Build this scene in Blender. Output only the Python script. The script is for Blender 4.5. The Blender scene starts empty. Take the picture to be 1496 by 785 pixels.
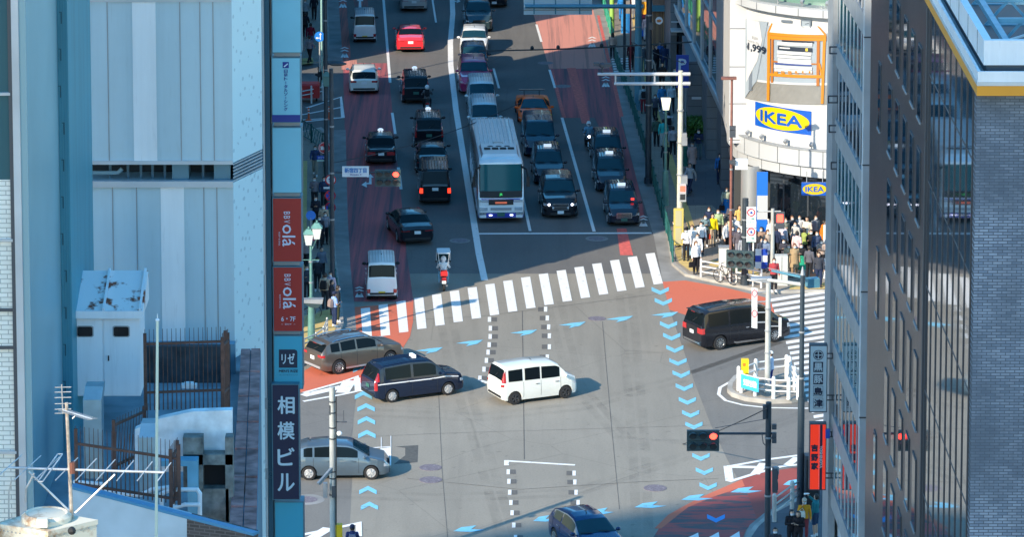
import bpy, bmesh, math, random
from mathutils import Vector, Matrix, noise
from mathutils.geometry import tessellate_polygon
rad = math.radians
random.seed(11)
sc = bpy.context.scene
col = sc.collection
V = Vector

# ------------------------------------------------------------------ camera (telephoto with lens shift, high above the street)
FP, CH = 6130.0, 51.0
TP = 906.0 / FP
PIT = math.atan(TP); CP, SP = math.cos(PIT), math.sin(PIT)
cam = bpy.data.cameras.new('camera'); camo = bpy.data.objects.new('camera', cam); col.objects.link(camo)
camo.location = (0, 0, CH); camo.rotation_euler = (math.pi/2 - PIT, 0, 0)
cam.sensor_width = 36; cam.lens = FP/1496*36
cam.shift_x = 0; cam.shift_y = (-197-392.5)/1496
cam.clip_start = 5; cam.clip_end = 4000
sc.camera = camo

# ------------------------------------------------------------------ sky, sun, exposure
SUN_TO = V((0.66, 0.75, -0.525)).normalized()
w = bpy.data.worlds.new('World'); sc.world = w; w.use_nodes = True
nt = w.node_tree; bg = nt.nodes['Background']
sky = nt.nodes.new('ShaderNodeTexSky'); sky.sky_type = 'NISHITA'; sky.sun_disc = False
sky.sun_elevation = math.asin(-SUN_TO.z); sky.sun_rotation = math.atan2(-SUN_TO.x, -SUN_TO.y)
sky.air_density = 1.0; sky.dust_density = 0.2; sky.ozone_density = 1.5
hs = nt.nodes.new('ShaderNodeHueSaturation'); hs.inputs['Saturation'].default_value = 1.38; hs.inputs['Hue'].default_value = .49
nt.links.new(sky.outputs[0], hs.inputs['Color']); nt.links.new(hs.outputs[0], bg.inputs[0]); bg.inputs[1].default_value = 0.15
sl = bpy.data.lights.new('sun', 'SUN'); so = bpy.data.objects.new('sun', sl); col.objects.link(so)
sl.energy = 2.75; sl.angle = rad(0.5); sl.color = (1.0, 0.865, 0.67)
so.rotation_euler = SUN_TO.to_track_quat('-Z', 'Y').to_euler(); so.location = (-60, -60, 120)
sc.view_settings.view_transform = 'Standard'; sc.view_settings.look = 'None'
sc.view_settings.exposure = 1.46; sc.view_settings.gamma = 1.0
sc.cycles.max_bounces = 6; sc.cycles.diffuse_bounces = 2; sc.cycles.glossy_bounces = 3
sc.cycles.use_denoising = True

# ------------------------------------------------------------------ helpers: where a line of sight meets the place
def _ray(px, py):
    u = (px-748)/FP; v = (-197-py)/FP
    return V((u, CP+v*SP, v*CP-SP))
def G(px, py, z=0.0):
    d = _ray(px, py); t = (z-CH)/d.z
    return V((d.x*t, d.y*t, z))
def A(px, py, D):
    d = _ray(px, py); t = D/d.y
    return V((d.x*t, D, CH+d.z*t))
def zat(py, D): return A(748, py, D).z
def xat(px, D, py=392): return A(px, py, D).x
def lerp(a, b, t): return a+(b-a)*t

# ------------------------------------------------------------------ materials
MT = {}
def pm(name, c, rough=.6, metal=0., spec=.5, coat=0., var=0., vs=3., bump=0., bs=40., emit=0.):
    if name in MT: return MT[name]
    m = bpy.data.materials.new(name); m.use_nodes = True; MT[name] = m
    n = m.node_tree; b = n.nodes['Principled BSDF']; L = n.links
    b.inputs['Base Color'].default_value = (*c, 1); b.inputs['Roughness'].default_value = rough
    b.inputs['Metallic'].default_value = metal; b.inputs['Specular IOR Level'].default_value = spec
    if coat: b.inputs['Coat Weight'].default_value = coat; b.inputs['Coat Roughness'].default_value = .04
    if emit:
        b.inputs['Emission Color'].default_value = (*c, 1); b.inputs['Emission Strength'].default_value = emit
    if var or bump:
        tc = n.nodes.new('ShaderNodeTexCoord')
    if var:
        nz = n.nodes.new('ShaderNodeTexNoise'); nz.inputs['Scale'].default_value = vs; nz.inputs['Detail'].default_value = 6
        L.new(tc.outputs['Object'], nz.inputs['Vector'])
        rp = n.nodes.new('ShaderNodeMapRange'); rp.inputs[1].default_value = .3; rp.inputs[2].default_value = .7
        rp.inputs[3].default_value = 1-var; rp.inputs[4].default_value = 1+var
        L.new(nz.outputs[0], rp.inputs[0])
        mx = n.nodes.new('ShaderNodeMix'); mx.data_type = 'RGBA'; mx.blend_type = 'MULTIPLY'; mx.inputs[0].default_value = 1
        mx.inputs[6].default_value = (*c, 1); L.new(rp.outputs[0], mx.inputs[7]); L.new(mx.outputs[2], b.inputs['Base Color'])
    if bump:
        nb = n.nodes.new('ShaderNodeTexNoise'); nb.inputs['Scale'].default_value = bs; L.new(tc.outputs['Object'], nb.inputs['Vector'])
        bn = n.nodes.new('ShaderNodeBump'); bn.inputs['Strength'].default_value = bump; bn.inputs['Distance'].default_value = .02
        L.new(nb.outputs[0], bn.inputs['Height']); L.new(bn.outputs[0], b.inputs['Normal'])
    return m

class NG:
    """small node-graph writer"""
    def __init__(s, name, rough=.8, spec=.3):
        s.m = bpy.data.materials.new(name); s.m.use_nodes = True; MT[name] = s.m
        s.n = s.m.node_tree.nodes; s.L = s.m.node_tree.links; s.b = s.n['Principled BSDF']
        s.b.inputs['Roughness'].default_value = rough; s.b.inputs['Specular IOR Level'].default_value = spec
        s.tc = s.n.new('ShaderNodeTexCoord').outputs['Object']
    def lk(s, a, i):
        if isinstance(a, (int, float)): i.default_value = a
        elif isinstance(a, tuple): i.default_value = (*a, 1) if len(a) == 3 and len(i.default_value) == 4 else a
        else: s.L.new(a, i)
    def vec(s, scale=(1, 1, 1), rz=0., loc=(0, 0, 0)):
        m = s.n.new('ShaderNodeMapping'); m.inputs['Scale'].default_value = scale; m.inputs['Rotation'].default_value = (0, 0, rz)
        m.inputs['Location'].default_value = loc
        s.L.new(s.tc, m.inputs[0]); return m.outputs[0]
    def noise(s, scale, vec=None, detail=5, rough=.55, lo=.3, hi=.7, a=0., b=1.):
        z = s.n.new('ShaderNodeTexNoise'); z.inputs['Scale'].default_value = scale; z.inputs['Detail'].default_value = detail
        z.inputs['Roughness'].default_value = rough; s.L.new(vec or s.tc, z.inputs['Vector'])
        r = s.n.new('ShaderNodeMapRange'); s.L.new(z.outputs[0], r.inputs[0])
        for i, q in enumerate((lo, hi, a, b)): r.inputs[i+1].default_value = q
        return r.outputs[0]
    def mix(s, f, a, b, bl='MIX'):
        m = s.n.new('ShaderNodeMix'); m.data_type = 'RGBA'; m.blend_type = bl
        s.lk(f, m.inputs[0]); s.lk(a, m.inputs[6]); s.lk(b, m.inputs[7]); return m.outputs[2]
    def math(s, op, a, b=0.):
        m = s.n.new('ShaderNodeMath'); m.operation = op; s.lk(a, m.inputs[0]); s.lk(b, m.inputs[1]); m.use_clamp = True; return m.outputs[0]
    def color(s, c): s.lk(c, s.b.inputs['Base Color']); return s
    def bump(s, h, st=.3, d=.01):
        b = s.n.new('ShaderNodeBump'); b.inputs['Strength'].default_value = st; b.inputs['Distance'].default_value = d
        s.L.new(h, b.inputs['Height']); s.L.new(b.outputs[0], s.b.inputs['Normal']); return s

def streaky(name, c, amt=.25, rough=.5, metal=.2, sx=2.2):
    g = NG(name, rough, .5); g.b.inputs['Metallic'].default_value = metal
    a = g.mix(g.noise(sx, g.vec((1, 1, .045)), 6, .65, .42, .68, 0, amt), c, tuple(x*.5 for x in c))
    a = g.mix(g.noise(.22, None, 5, .6, .35, .7, 0, .35), a, tuple(min(1, x*1.35) for x in c))
    a = g.mix(g.noise(9, g.vec((1, 1, .1)), 4, .7, .58, .72, 0, amt*.8), a, tuple(x*.42 for x in c))
    g.color(a); return g.m
def asphalt(name, c, warm):
    g = NG(name, .82, .35)
    c2 = tuple(x*.72 for x in c); c3 = tuple(x*1.28 for x in warm)
    big = g.noise(.09, detail=7, rough=.6)
    a = g.mix(big, c, c3)
    a = g.mix(g.noise(.7, g.vec((1, .12, 1), .05), 6, .65, .45, .75, 0, .6), a, c2)
    a = g.mix(g.noise(14., None, 3, .7, .35, .65, .0, .38), a, tuple(x*1.7 for x in c))
    a = g.mix(g.noise(9., g.vec((1, 1, 1), .3), 4, .8, .52, .7, .0, .5), a, c2)
    a = g.mix(g.noise(1.1, g.vec((1, .035, 1), 1.13), 5, .6, .55, .72, 0, .30), a, tuple(x*.62 for x in c))
    a = g.mix(g.noise(2.6, None, 2, .4, .70, .76, 0, .5), a, tuple(x*.5 for x in c))
    a = g.mix(g.noise(45., None, 2, .8, .45, .62, .0, .35), a, tuple(x*1.9 for x in c))
    v = g.n.new('ShaderNodeTexVoronoi'); v.feature = 'DISTANCE_TO_EDGE'; v.inputs['Scale'].default_value = .11
    nz = g.n.new('ShaderNodeTexNoise'); nz.inputs['Scale'].default_value = .8; g.L.new(g.tc, nz.inputs[0])
    mv = g.n.new('ShaderNodeMix'); mv.data_type = 'RGBA'; mv.inputs[0].default_value = .04
    g.L.new(g.tc, mv.inputs[6]); g.L.new(nz.outputs[1], mv.inputs[7]); g.L.new(mv.outputs[2], v.inputs['Vector'])
    r = g.n.new('ShaderNodeMapRange'); g.L.new(v.outputs[0], r.inputs[0]); r.inputs[1].default_value = 0; r.inputs[2].default_value = .004
    r.inputs[3].default_value = .28; r.inputs[4].default_value = 0
    a = g.mix(r.outputs[0], a, tuple(x*.45 for x in c))
    g.color(a).bump(g.noise(30., None, 3), .25, .01)
    return g.m
M_ROAD = asphalt('asphalt_worn', (.200, .182, .152), (.225, .203, .168))
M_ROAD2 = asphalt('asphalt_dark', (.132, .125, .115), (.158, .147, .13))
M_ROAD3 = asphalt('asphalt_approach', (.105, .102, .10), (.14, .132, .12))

def worn(name, c, under, lo, hi, stretch=(1, .06, 1), rz=.046, sc_=1.3, amt=1.):
    g = NG(name, .75, .35)
    s = g.noise(sc_, g.vec(stretch, rz), 6, .7, lo, hi, 0, amt)
    f = g.noise(7., None, 5, .7, .35, .62, .72, 1.0)
    a = g.mix(s, under, g.mix(f, tuple(x*.8 for x in c), c))
    g.color(a); return g.m
M_RED = worn('red_road_paint', (.60, .15, .085), (.22, .09, .07), .22, .4, (1, .5, 1), 0, 1.0)
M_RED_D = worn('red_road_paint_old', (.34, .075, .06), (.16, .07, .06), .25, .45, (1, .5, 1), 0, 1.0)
M_RED_W = worn('red_lane_streaked', (.50, .14, .11), (.12, .085, .09), .42, .58, (1.6, .035, 1))
M_RED_M = worn('red_lane_nearly_gone', (.55, .12, .12), (.12, .075, .09), .38, .60, (1.5, .03, 1))
M_RED_P = worn('red_lane_sunlit_tint', (.66, .28, .22), (.40, .19, .16), .4, .5, (1.4, .02, 1))  # paler copy of the worn red lane, with the sunlight put into its colour
M_RED_A = worn('red_apron_scrubbed', (.42, .085, .075), (.10, .085, .09), .46, .53, (.22, 1.3, 1), .6, 1.4)
M_WHITE = worn('white_road_paint', (.80, .79, .77), (.42, .41, .39), .30, .42, (1, .6, 1), 0, 3.6)
M_WHITE_O = worn('white_road_paint_old', (.55, .55, .54), (.16, .16, .16), .38, .6, (1, 1, 1), 0, 3.2)
M_BLUE = worn('pale_blue_road_paint', (.20, .54, .72), (.19, .30, .33), .33, .46, (1, 1, 1), 0, 2.5)
M_BLUE_D = worn('blue_road_paint', (.06, .30, .66), (.06, .2, .4), .2, .36, (1, 1, 1), 0, 2.)
M_GHOST = pm('removed_marking_stain', (.115, .108, .10), .9, var=.2, vs=9)

def paving(name, c, sx=3.3, sy=3.3, mort=.5):
    g = NG(name, .8, .3)
    br = g.n.new('ShaderNodeTexBrick'); br.inputs['Scale'].default_value = 1.; br.offset = .5
    br.inputs['Brick Width'].default_value = 1/sx*2; br.inputs['Row Height'].default_value = 1/sy
    br.inputs['Mortar Size'].default_value = .012
    br.inputs['Color1'].default_value = (*c, 1); br.inputs['Color2'].default_value = (*[x*.84 for x in c], 1)
    br.inputs['Mortar'].default_value = (*[x*mort for x in c], 1)
    g.L.new(g.vec((1, 1, 1), .05), br.inputs[0])
    g.color(g.mix(g.noise(.5, None, 6, .6, .3, .7, .5, 1.), tuple(x*.75 for x in c), br.outputs[0], 'MIX')); return g.m
M_PAVE = paving('sidewalk_paving', (.36, .31, .255))
M_PAVE2 = paving('dark_plaza_paving', (.13, .135, .15), 1.6, 1.6)
M_TACT = paving('yellow_tactile_paving', (.68, .50, .20), 3.3, 3.3, .7)
M_KERB = pm('kerb_concrete', (.36, .34, .31), .85, var=.2, vs=1.5)
M_GUT = pm('gutter_concrete', (.25, .245, .235), .85, var=.22, vs=.8, bump=.2)

# ------------------------------------------------------------------ mesh collector
MW = {}
class MB:
    def __init__(s): s.v = []; s.f = []; s.m = []
    def add(s, vs, fs, mi=0, M=None):
        o = len(s.v)
        s.v += [tuple(M @ V(v)) if M else tuple(v) for v in vs]
        s.f += [tuple(o+i for i in f) for f in fs]; s.m += [mi]*len(fs); return s
    def box(s, c, d, mi=0, rz=0., M=None):
        x, y, z = (q/2 for q in d)
        vs = [(i*x, j*y, k*z) for k in (-1, 1) for j in (-1, 1) for i in (-1, 1)]
        fs = [(0, 2, 3, 1), (4, 5, 7, 6), (0, 1, 5, 4), (2, 6, 7, 3), (0, 4, 6, 2), (1, 3, 7, 5)]
        T = Matrix.Translation(c) @ Matrix.Rotation(rz, 4, 'Z')
        return s.add(vs, fs, mi, (M @ T) if M else T)
    def bb(s, a, b, mi=0):
        return s.box([(a[i]+b[i])/2 for i in range(3)], [abs(b[i]-a[i]) for i in range(3)], mi)
    def hexa(s, p, mi=0):   # 8 points: bottom 4 (ccw), top 4
        return s.add(p, [(3, 2, 1, 0), (4, 5, 6, 7), (0, 1, 5, 4), (1, 2, 6, 5), (2, 3, 7, 6), (3, 0, 4, 7)], mi)
    def tube(s, p0, p1, r0, r1=None, n=8, mi=0, cap=True):
        r1 = r0 if r1 is None else r1; p0 = V(p0); p1 = V(p1); d = p1-p0
        if d.length < 1e-6: return s
        q = d.to_track_quat('Z', 'Y').to_matrix()
        vs = []
        for p, r in ((p0, r0), (p1, r1)):
            for i in range(n):
                a = 2*math.pi*i/n; vs.append(p + q @ V((math.cos(a)*r, math.sin(a)*r, 0)))
        fs = [(i, (i+1) % n, n+(i+1) % n, n+i) for i in range(n)]
        if cap: fs += [tuple(range(n))[::-1], tuple(range(n, 2*n))]
        return s.add(vs, fs, mi)
    def path(s, pts, r, n=6, mi=0):
        for a, b in zip(pts, pts[1:]): s.tube(a, b, r, r, n, mi)
        return s
    def bar(s, p0, p1, wd, h, mi=0):   # rectangular bar
        p0 = V(p0); p1 = V(p1); d = (p1-p0)
        q = d.to_track_quat('Y', 'Z').to_matrix().to_4x4(); M = Matrix.Translation((p0+p1)/2) @ q
        return s.box((0, 0, 0), (wd, d.length, h), mi, 0, M)
    def rings(s, rs, mi=0, cap=True):  # list of equal-length rings
        n = len(rs[0]); vs = [p for r in rs for p in r]; fs = []
        for k in range(len(rs)-1):
            for i in range(n): fs.append((k*n+i, k*n+(i+1) % n, (k+1)*n+(i+1) % n, (k+1)*n+i))
        if cap: fs += [tuple(range(n))[::-1], tuple(range((len(rs)-1)*n, len(rs)*n))]
        return s.add(vs, fs, mi)
    def lathe(s, prof, c=(0, 0, 0), n=12, mi=0, M=None, a0=0., a1=2*math.pi):
        full = abs(a1-a0-2*math.pi) < 1e-6; m = n if full else n+1
        vs = []; fs = []
        for r, z in prof:
            for i in range(m):
                a = a0+(a1-a0)*i/n; vs.append((c[0]+r*math.cos(a), c[1]+r*math.sin(a), c[2]+z))
        for k in range(len(prof)-1):
            for i in range(n):
                j = (i+1) % m if full else i+1
                fs.append((k*m+i, k*m+j, (k+1)*m+j, (k+1)*m+i))
        return s.add(vs, fs, mi, M)
    def ell(s, c, d, n=10, k=6, mi=0, M=None):
        prof = [(math.sin(math.pi*i/k)*.5+1e-4, -math.cos(math.pi*i/k)*.5) for i in range(k+1)]
        T = Matrix.Translation(c) @ Matrix.Diagonal((d[0], d[1], d[2], 1))
        return s.lathe(prof, n=n, mi=mi, M=(M @ T) if M else T)
    def poly(s, pts, mi=0):
        pts = [V(p) for p in pts]; tr = tessellate_polygon([pts])
        fs = []
        for t in tr:
            a, b, c = (pts[i] for i in t)
            fs.append(t if (b-a).cross(c-a).z >= 0 else t[::-1])
        return s.add(pts, fs, mi)
    def prism(s, pts, z0, z1, mi=0, mt=None):
        top = [V((p[0], p[1], z1)) for p in pts]; s.poly(top, mi if mt is None else mt)
        ar = sum(pts[i][0]*pts[(i+1) % len(pts)][1]-pts[(i+1) % len(pts)][0]*pts[i][1] for i in range(len(pts)))
        if ar < 0: pts = pts[::-1]
        n = len(pts); vs = [(p[0], p[1], z0) for p in pts]+[(p[0], p[1], z1) for p in pts]
        return s.add(vs, [(i, (i+1) % n, n+(i+1) % n, n+i) for i in range(n)], mi)
    def stroke(s, pts, wd, z, mi=0, z0=None):
        P = [V((p[0], p[1], 0)) for p in pts]; Lf = []; Rt = []
        for i, p in enumerate(P):
            cl = (P[0]-P[-1]).length < 1e-6
            a = (P[i]-P[i-1]).normalized() if i else ((P[0]-P[-2]).normalized() if cl else None); b = (P[i+1]-P[i]).normalized() if i < len(P)-1 else ((P[1]-P[0]).normalized() if cl else None)
            d = (a+b).normalized() if a and b else (a or b); k = 1.
            if a and b: k = 1/max(.5, d.dot(b))
            nrm = V((-d.y, d.x, 0))*wd/2*k; Lf.append(p+nrm); Rt.append(p-nrm)
        n = len(P)
        vs = [(p.x, p.y, z) for p in Lf]+[(p.x, p.y, z) for p in Rt]
        fs = [(n+i, n+i+1, i+1, i) for i in range(n-1)]
        if z0 is not None:
            vs += [(p.x, p.y, z0) for p in Lf]+[(p.x, p.y, z0) for p in Rt]
            for i in range(n-1): fs += [(i, i+1, 2*n+i+1, 2*n+i), (n+i+1, n+i, 3*n+i, 3*n+i+1)]
            fs += [(0, 2*n, 3*n, n), (n-1, 2*n-1, 4*n-1, 3*n-1)]
        return s.add(vs, fs, mi)
    def build(s, name, mats, parent=None, smooth=False, world=True, angle=35):
        if not isinstance(mats, (list, tuple)): mats = [mats]
        vs = [V(v) for v in s.v]; loc = V((0, 0, 0))
        if parent is not None:
            if world and parent in MW:
                I = MW[parent].inverted(); vs = [I @ v for v in vs]
        elif world:
            lo = [min(v[i] for v in vs) for i in range(3)]; hi = [max(v[i] for v in vs) for i in range(3)]
            loc = V(((lo[0]+hi[0])/2, (lo[1]+hi[1])/2, lo[2])); vs = [v-loc for v in vs]
        me = bpy.data.meshes.new(name); me.from_pydata([tuple(v) for v in vs], [], s.f)
        for m in mats: me.materials.append(m)
        if len(mats) > 1: me.polygons.foreach_set('material_index', s.m)
        if smooth:
            me.polygons.foreach_set('use_smooth', [True]*len(me.polygons)); me.set_sharp_from_angle(angle=rad(angle))
        me.update()
        o = bpy.data.objects.new(name, me); col.objects.link(o); o.location = loc
        if parent is not None:
            o.parent = parent; MW[o] = MW.get(parent, Matrix())
        else: MW[o] = Matrix.Translation(loc)
        return o

def thing(name, label, cat, loc=(0, 0, 0), rz=0., group=None):
    o = bpy.data.objects.new(name, None); col.objects.link(o); o.location = loc; o.rotation_euler = (0, 0, rz)
    o.empty_display_size = .3; MW[o] = Matrix.Translation(loc) @ Matrix.Rotation(rz, 4, 'Z')
    return tag(o, label, cat, group)
def tag(o, label, cat, group=None):
    o['label'] = label; o['category'] = cat
    if group: o['group'] = group
    return o
def struct(o): o['kind'] = 'structure'; return o
def children(o): return [c for c in bpy.data.objects if c.parent == o]
_kids = {}
def copy_tree(o, parent=None, kids=None):
    c = o.copy(); col.objects.link(c); c.parent = parent
    MW[c] = MW.get(parent, Matrix())
    for ch in kids.get(o, []): copy_tree(ch, c, kids)
    return c
def kidmap(root):
    km = {}
    def rec(o):
        km[o] = [c for c in o.children]
        for c in km[o]: rec(c)
    rec(root); return km

# ------------------------------------------------------------------ lettering turned into meshes
_tx = {}
def text_geo(s):
    if s in _tx: return _tx[s]
    cu = bpy.data.curves.new('t', 'FONT'); cu.body = s; cu.resolution_u = 2; cu.size = 1
    ob = bpy.data.objects.new('t', cu); col.objects.link(ob)
    dg = bpy.context.evaluated_depsgraph_get(); me = ob.evaluated_get(dg).to_mesh()
    vs = [tuple(v.co) for v in me.vertices]; fs = [tuple(p.vertices) for p in me.polygons]
    ob.evaluated_get(dg).to_mesh_clear()
    bpy.data.objects.remove(ob); bpy.data.curves.remove(cu)
    if not vs: vs = [(0, 0, 0), (1, 0, 0), (1, 1, 0)]; fs = [(0, 1, 2)]
    x0 = min(v[0] for v in vs); x1 = max(v[0] for v in vs); y0 = min(v[1] for v in vs); y1 = max(v[1] for v in vs)
    _tx[s] = (vs, fs, x0, x1, y0, y1); return _tx[s]
def text(mb, s, c, right, up, w=None, h=None, mi=0, fn=None, fat=0.):
    vs, fs, x0, x1, y0, y1 = text_geo(s)
    W, Hh = max(x1-x0, 1e-3), max(y1-y0, 1e-3)
    if w is None: kx = ky = h/Hh
    elif h is None: kx = ky = w/W
    else: kx, ky = w/W, h/Hh
    c = V(c) if not fn else c; out = None
    for dx, dy in ([(0, 0)] if not fat else [(0, 0), (fat, 0), (-fat, 0), (0, fat), (0, -fat)]):
        nrm = None if fn else V(right).cross(V(up)).normalized()
        k = 0 if (dx, dy) == (0, 0) else .0007*(1+[(fat, 0), (-fat, 0), (0, fat), (0, -fat)].index((dx, dy)))
        if fn: out = [fn(c[0]+(v[0]-(x0+x1)/2)*kx+dx, c[1]+(v[1]-(y0+y1)/2)*ky+dy) for v in vs]
        else: out = [c+V(right)*((v[0]-(x0+x1)/2)*kx+dx)+V(up)*((v[1]-(y0+y1)/2)*ky+dy)+nrm*k for v in vs]
        mb.add(out, fs, mi)
# ================================================================== THE GROUND
def gp(pts, z=0.): return [G(x, y, z) for x, y in pts]
def flat(name, polys, mat, z):
    mb = MB()
    for p in polys: mb.poly(gp(p, z))
    return struct(mb.build(name, mat))
def strokes(name, lst, mat, z):
    mb = MB()
    for i, (p, wd) in enumerate(lst): mb.stroke(gp(p), wd, z+i*.0007)
    return struct(mb.build(name, mat))
m = MB(); m.poly([(-1500, -200, -.03), (1500, -200, -.03), (1500, 3000, -.03), (-1500, 3000, -.03)]); struct(m.build('ground', M_ROAD2))
m = MB(); m.poly([(-90, 110, 0), (110, 110, 0), (110, 240, 0), (-90, 240, 0)]); struct(m.build('road', M_ROAD))
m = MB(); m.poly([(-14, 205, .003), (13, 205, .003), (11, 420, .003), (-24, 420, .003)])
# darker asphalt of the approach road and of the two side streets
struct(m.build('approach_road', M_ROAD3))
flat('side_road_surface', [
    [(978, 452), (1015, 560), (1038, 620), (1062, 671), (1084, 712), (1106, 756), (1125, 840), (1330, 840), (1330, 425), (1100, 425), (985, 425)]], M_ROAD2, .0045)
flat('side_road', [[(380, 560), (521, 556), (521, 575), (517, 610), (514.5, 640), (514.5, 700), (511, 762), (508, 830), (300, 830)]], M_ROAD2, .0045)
flat('asphalt_repair_patch', [[(577, 653), (611, 651), (610, 676), (575, 679), (592, 666), (592, 655)]], pm('patch_asphalt', (.085, .085, .08), .9, var=.2, vs=6), .005)
# worn red lanes
def lane(y, pts):   # x on a polyline
    for (x0, y0), (x1, y1) in zip(pts, pts[1:]):
        if y0 <= y <= y1: return lerp(x0, x1, (y-y0)/(y1-y0))
LL = [(488, -60), (494.6, 0), (501, 89), (503, 170), (505.5, 230), (508, 317), (512, 390), (518, 449)]
LR = [(549, -60), (556, 0), (568, 100), (575, 190), (585, 277), (594, 368), (604, 441)]
def band(L, Rr, ys): return [(lane(y, L), y) for y in ys]+[(lane(y, Rr), y) for y in ys[::-1]]
flat('bus_lane_paint', [band(LL, LR, [92, 120, 170, 230, 277, 317, 368, 390, 441])], M_RED_M, .008)
flat('bus_lane_paint', [band([(488, -60), (494.6, 0), (501, 89)], [(494, -60), (506, 0), (513, 89)], [-30, 0, 60, 88]),
                        band([(508, -60), (516, 0), (519, 10)], [(529, -60), (537, 0), (538, 10)], [-30, 0, 9])], M_RED_W, .008)
flat('bus_lane_paint', [[(499, 89), (521, 87), (522, 100), (499, 101.5)]], M_RED_P, .0085)  # sun strip across the lane, laid on as paler paint
flat('red_crossing_paint', [[(518, 449), (560, 446), (604, 441), (603.5, 470), (599, 492), (586, 513), (560, 530), (521, 556), (502, 559), (470, 566), (443, 573), (380, 590),
     (380, 556), (443, 543), (465, 530), (495, 503), (521, 496)]], M_RED, .0085)
RL = [(765, -30), (774, 0), (783.7, 35.6), (802.8, 101.9), (821, 172), (868, 338.7)]
RR = [(853, -30), (863, 0), (872, 35.6), (889, 101.9), (908, 172), (953, 338.7)]
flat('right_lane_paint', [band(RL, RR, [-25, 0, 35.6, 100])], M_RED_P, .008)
flat('right_lane_paint', [band(RL, RR, [100.3, 140, 172]), [(868, 172), (906, 172), (930, 262), (944, 318), (936, 322), (916, 262)]], M_RED_M, .008)
flat('right_lane_paint', [[(828, 99), (841, 99), (863, 180), (850, 180)], [(804, 103), (808, 103), (827, 172), (822, 172)], [(901, 334), (915, 334), (925, 373), (906, 373)],
                          [(872, 22), (876, 22), (911, 170), (905, 170)]], pm('fresh_red_streak', (.62, .12, .10), .7, var=.25, vs=5), .0095)
flat('red_corner_paint', [[(968, 412), (1001, 410), (1062, 421), (1119, 435), (1126, 441), (1140, 480), (1090, 474), (1015, 465), (978, 453)]], M_RED, .0085)
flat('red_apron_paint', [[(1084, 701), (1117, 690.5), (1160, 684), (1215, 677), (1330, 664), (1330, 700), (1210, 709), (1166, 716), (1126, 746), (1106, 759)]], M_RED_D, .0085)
flat('red_apron_paint', [[(1084, 701), (1106, 759), (1090, 775), (1080, 800), (1066, 850), (900, 850), (955, 785), (975, 754), (1016, 732), (1038, 721)]], M_RED_A, .008)
flat('red_apron_paint', [[(1038, 721), (1084, 701), (1088, 711), (1041, 727), (1005, 742), (966, 773), (956, 773), (976, 753), (1016, 731)]], M_RED, .0095)
# gutters
flat('gutter', [[(479, -40), (488, -40), (494.6, 0), (501, 89), (477, 89)],
                [(478, 190), (505, 190), (508, 317), (512, 390), (518, 449), (521, 492), (500, 503), (499, 475), (496, 440), (488, 380), (483, 300)]], M_GUT, .010)
flat('gutter', [[(853, -30), (873, -30), (883, 10), (900, 75), (927, 160), (950, 240), (975, 330), (978, 350), (984, 390), (1003, 405), (1064, 418), (1120, 430), (1220, 428),
                 (1300, 428), (1300, 434), (1190, 434), (1120, 437), (1064, 424), (1003, 412), (968, 414), (966, 400), (955, 345), (930, 262), (908, 172), (889, 101.9), (863, 0)]], M_GUT, .006)
flat('gutter', [[(1081, 800), (1095, 768), (1117, 750), (1153, 731), (1180, 714), (1330, 690), (1330, 697), (1210, 712), (1187, 720), (1160, 738), (1126, 756), (1105, 774), (1092, 800)]], M_GUT, .010)

# pavements with kerbs
def pavement(name, pts, mat, kerb, h=.14):
    mb = MB(); mb.prism(gp(pts), -.02, h); o = struct(mb.build(name, mat))
    k = MB(); k.stroke(gp(kerb), .2, h+.006, 0, -.02); struct(k.build('kerb', M_KERB)); return o
pavement('pavement', [(380, -60), (472, -60), (476, 0), (479, 60), (476, 84), (466, 92), (380, 96)], M_PAVE, [(472, -60), (476, 0), (479, 60), (476, 84), (466, 92), (380, 96)])
pavement('pavement', [(380, 202), (440, 196), (468, 190), (478, 200), (483, 300), (488, 380), (496, 440), (499, 475), (492, 492), (470, 508), (450, 530), (400, 555), (330, 575), (300, 430)], M_PAVE,
         [(380, 202), (440, 196), (468, 190), (478, 200), (483, 300), (488, 380), (496, 440), (499, 475), (492, 492), (470, 508), (450, 530), (400, 555)])
KR = [(873, -30), (883, 10), (900, 75), (927, 160), (950, 240), (972, 320), (977, 345), (984, 388), (1003, 404), (1064, 417), (1120, 429), (1216, 427), (1420, 424)]
pavement('pavement', KR+[(1420, 200), (1150, 120), (1100, -30)], M_PAVE, KR)
KS = [(1085, 830), (1094, 790), (1105, 774), (1126, 756), (1160, 738), (1187, 720), (1210, 712), (1400, 690)]
pavement('pavement', KS+[(1400, 860), (1085, 860)], M_PAVE2, KS)
flat('plaza_paving', [[(1003, 300), (1000, 240), (996, 150), (1030, 150), (1140, 240), (1200, 330), (1075, 330), (1040, 300)]], M_PAVE2, .146)
isl = [(1066, 574), (1067, 566), (1075, 556), (1095, 548), (1120, 543), (1150, 540), (1164, 548), (1172, 566), (1170, 586), (1155, 589), (1120, 590), (1090, 586), (1072, 580)]
mb = MB(); mb.prism(gp(isl), -.02, .2); struct(mb.build('traffic_island', M_PAVE))
mb = MB(); mb.stroke(gp(isl+[isl[0]]), .22, .206, 0, -.02); struct(mb.build('kerb', M_KERB))
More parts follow.
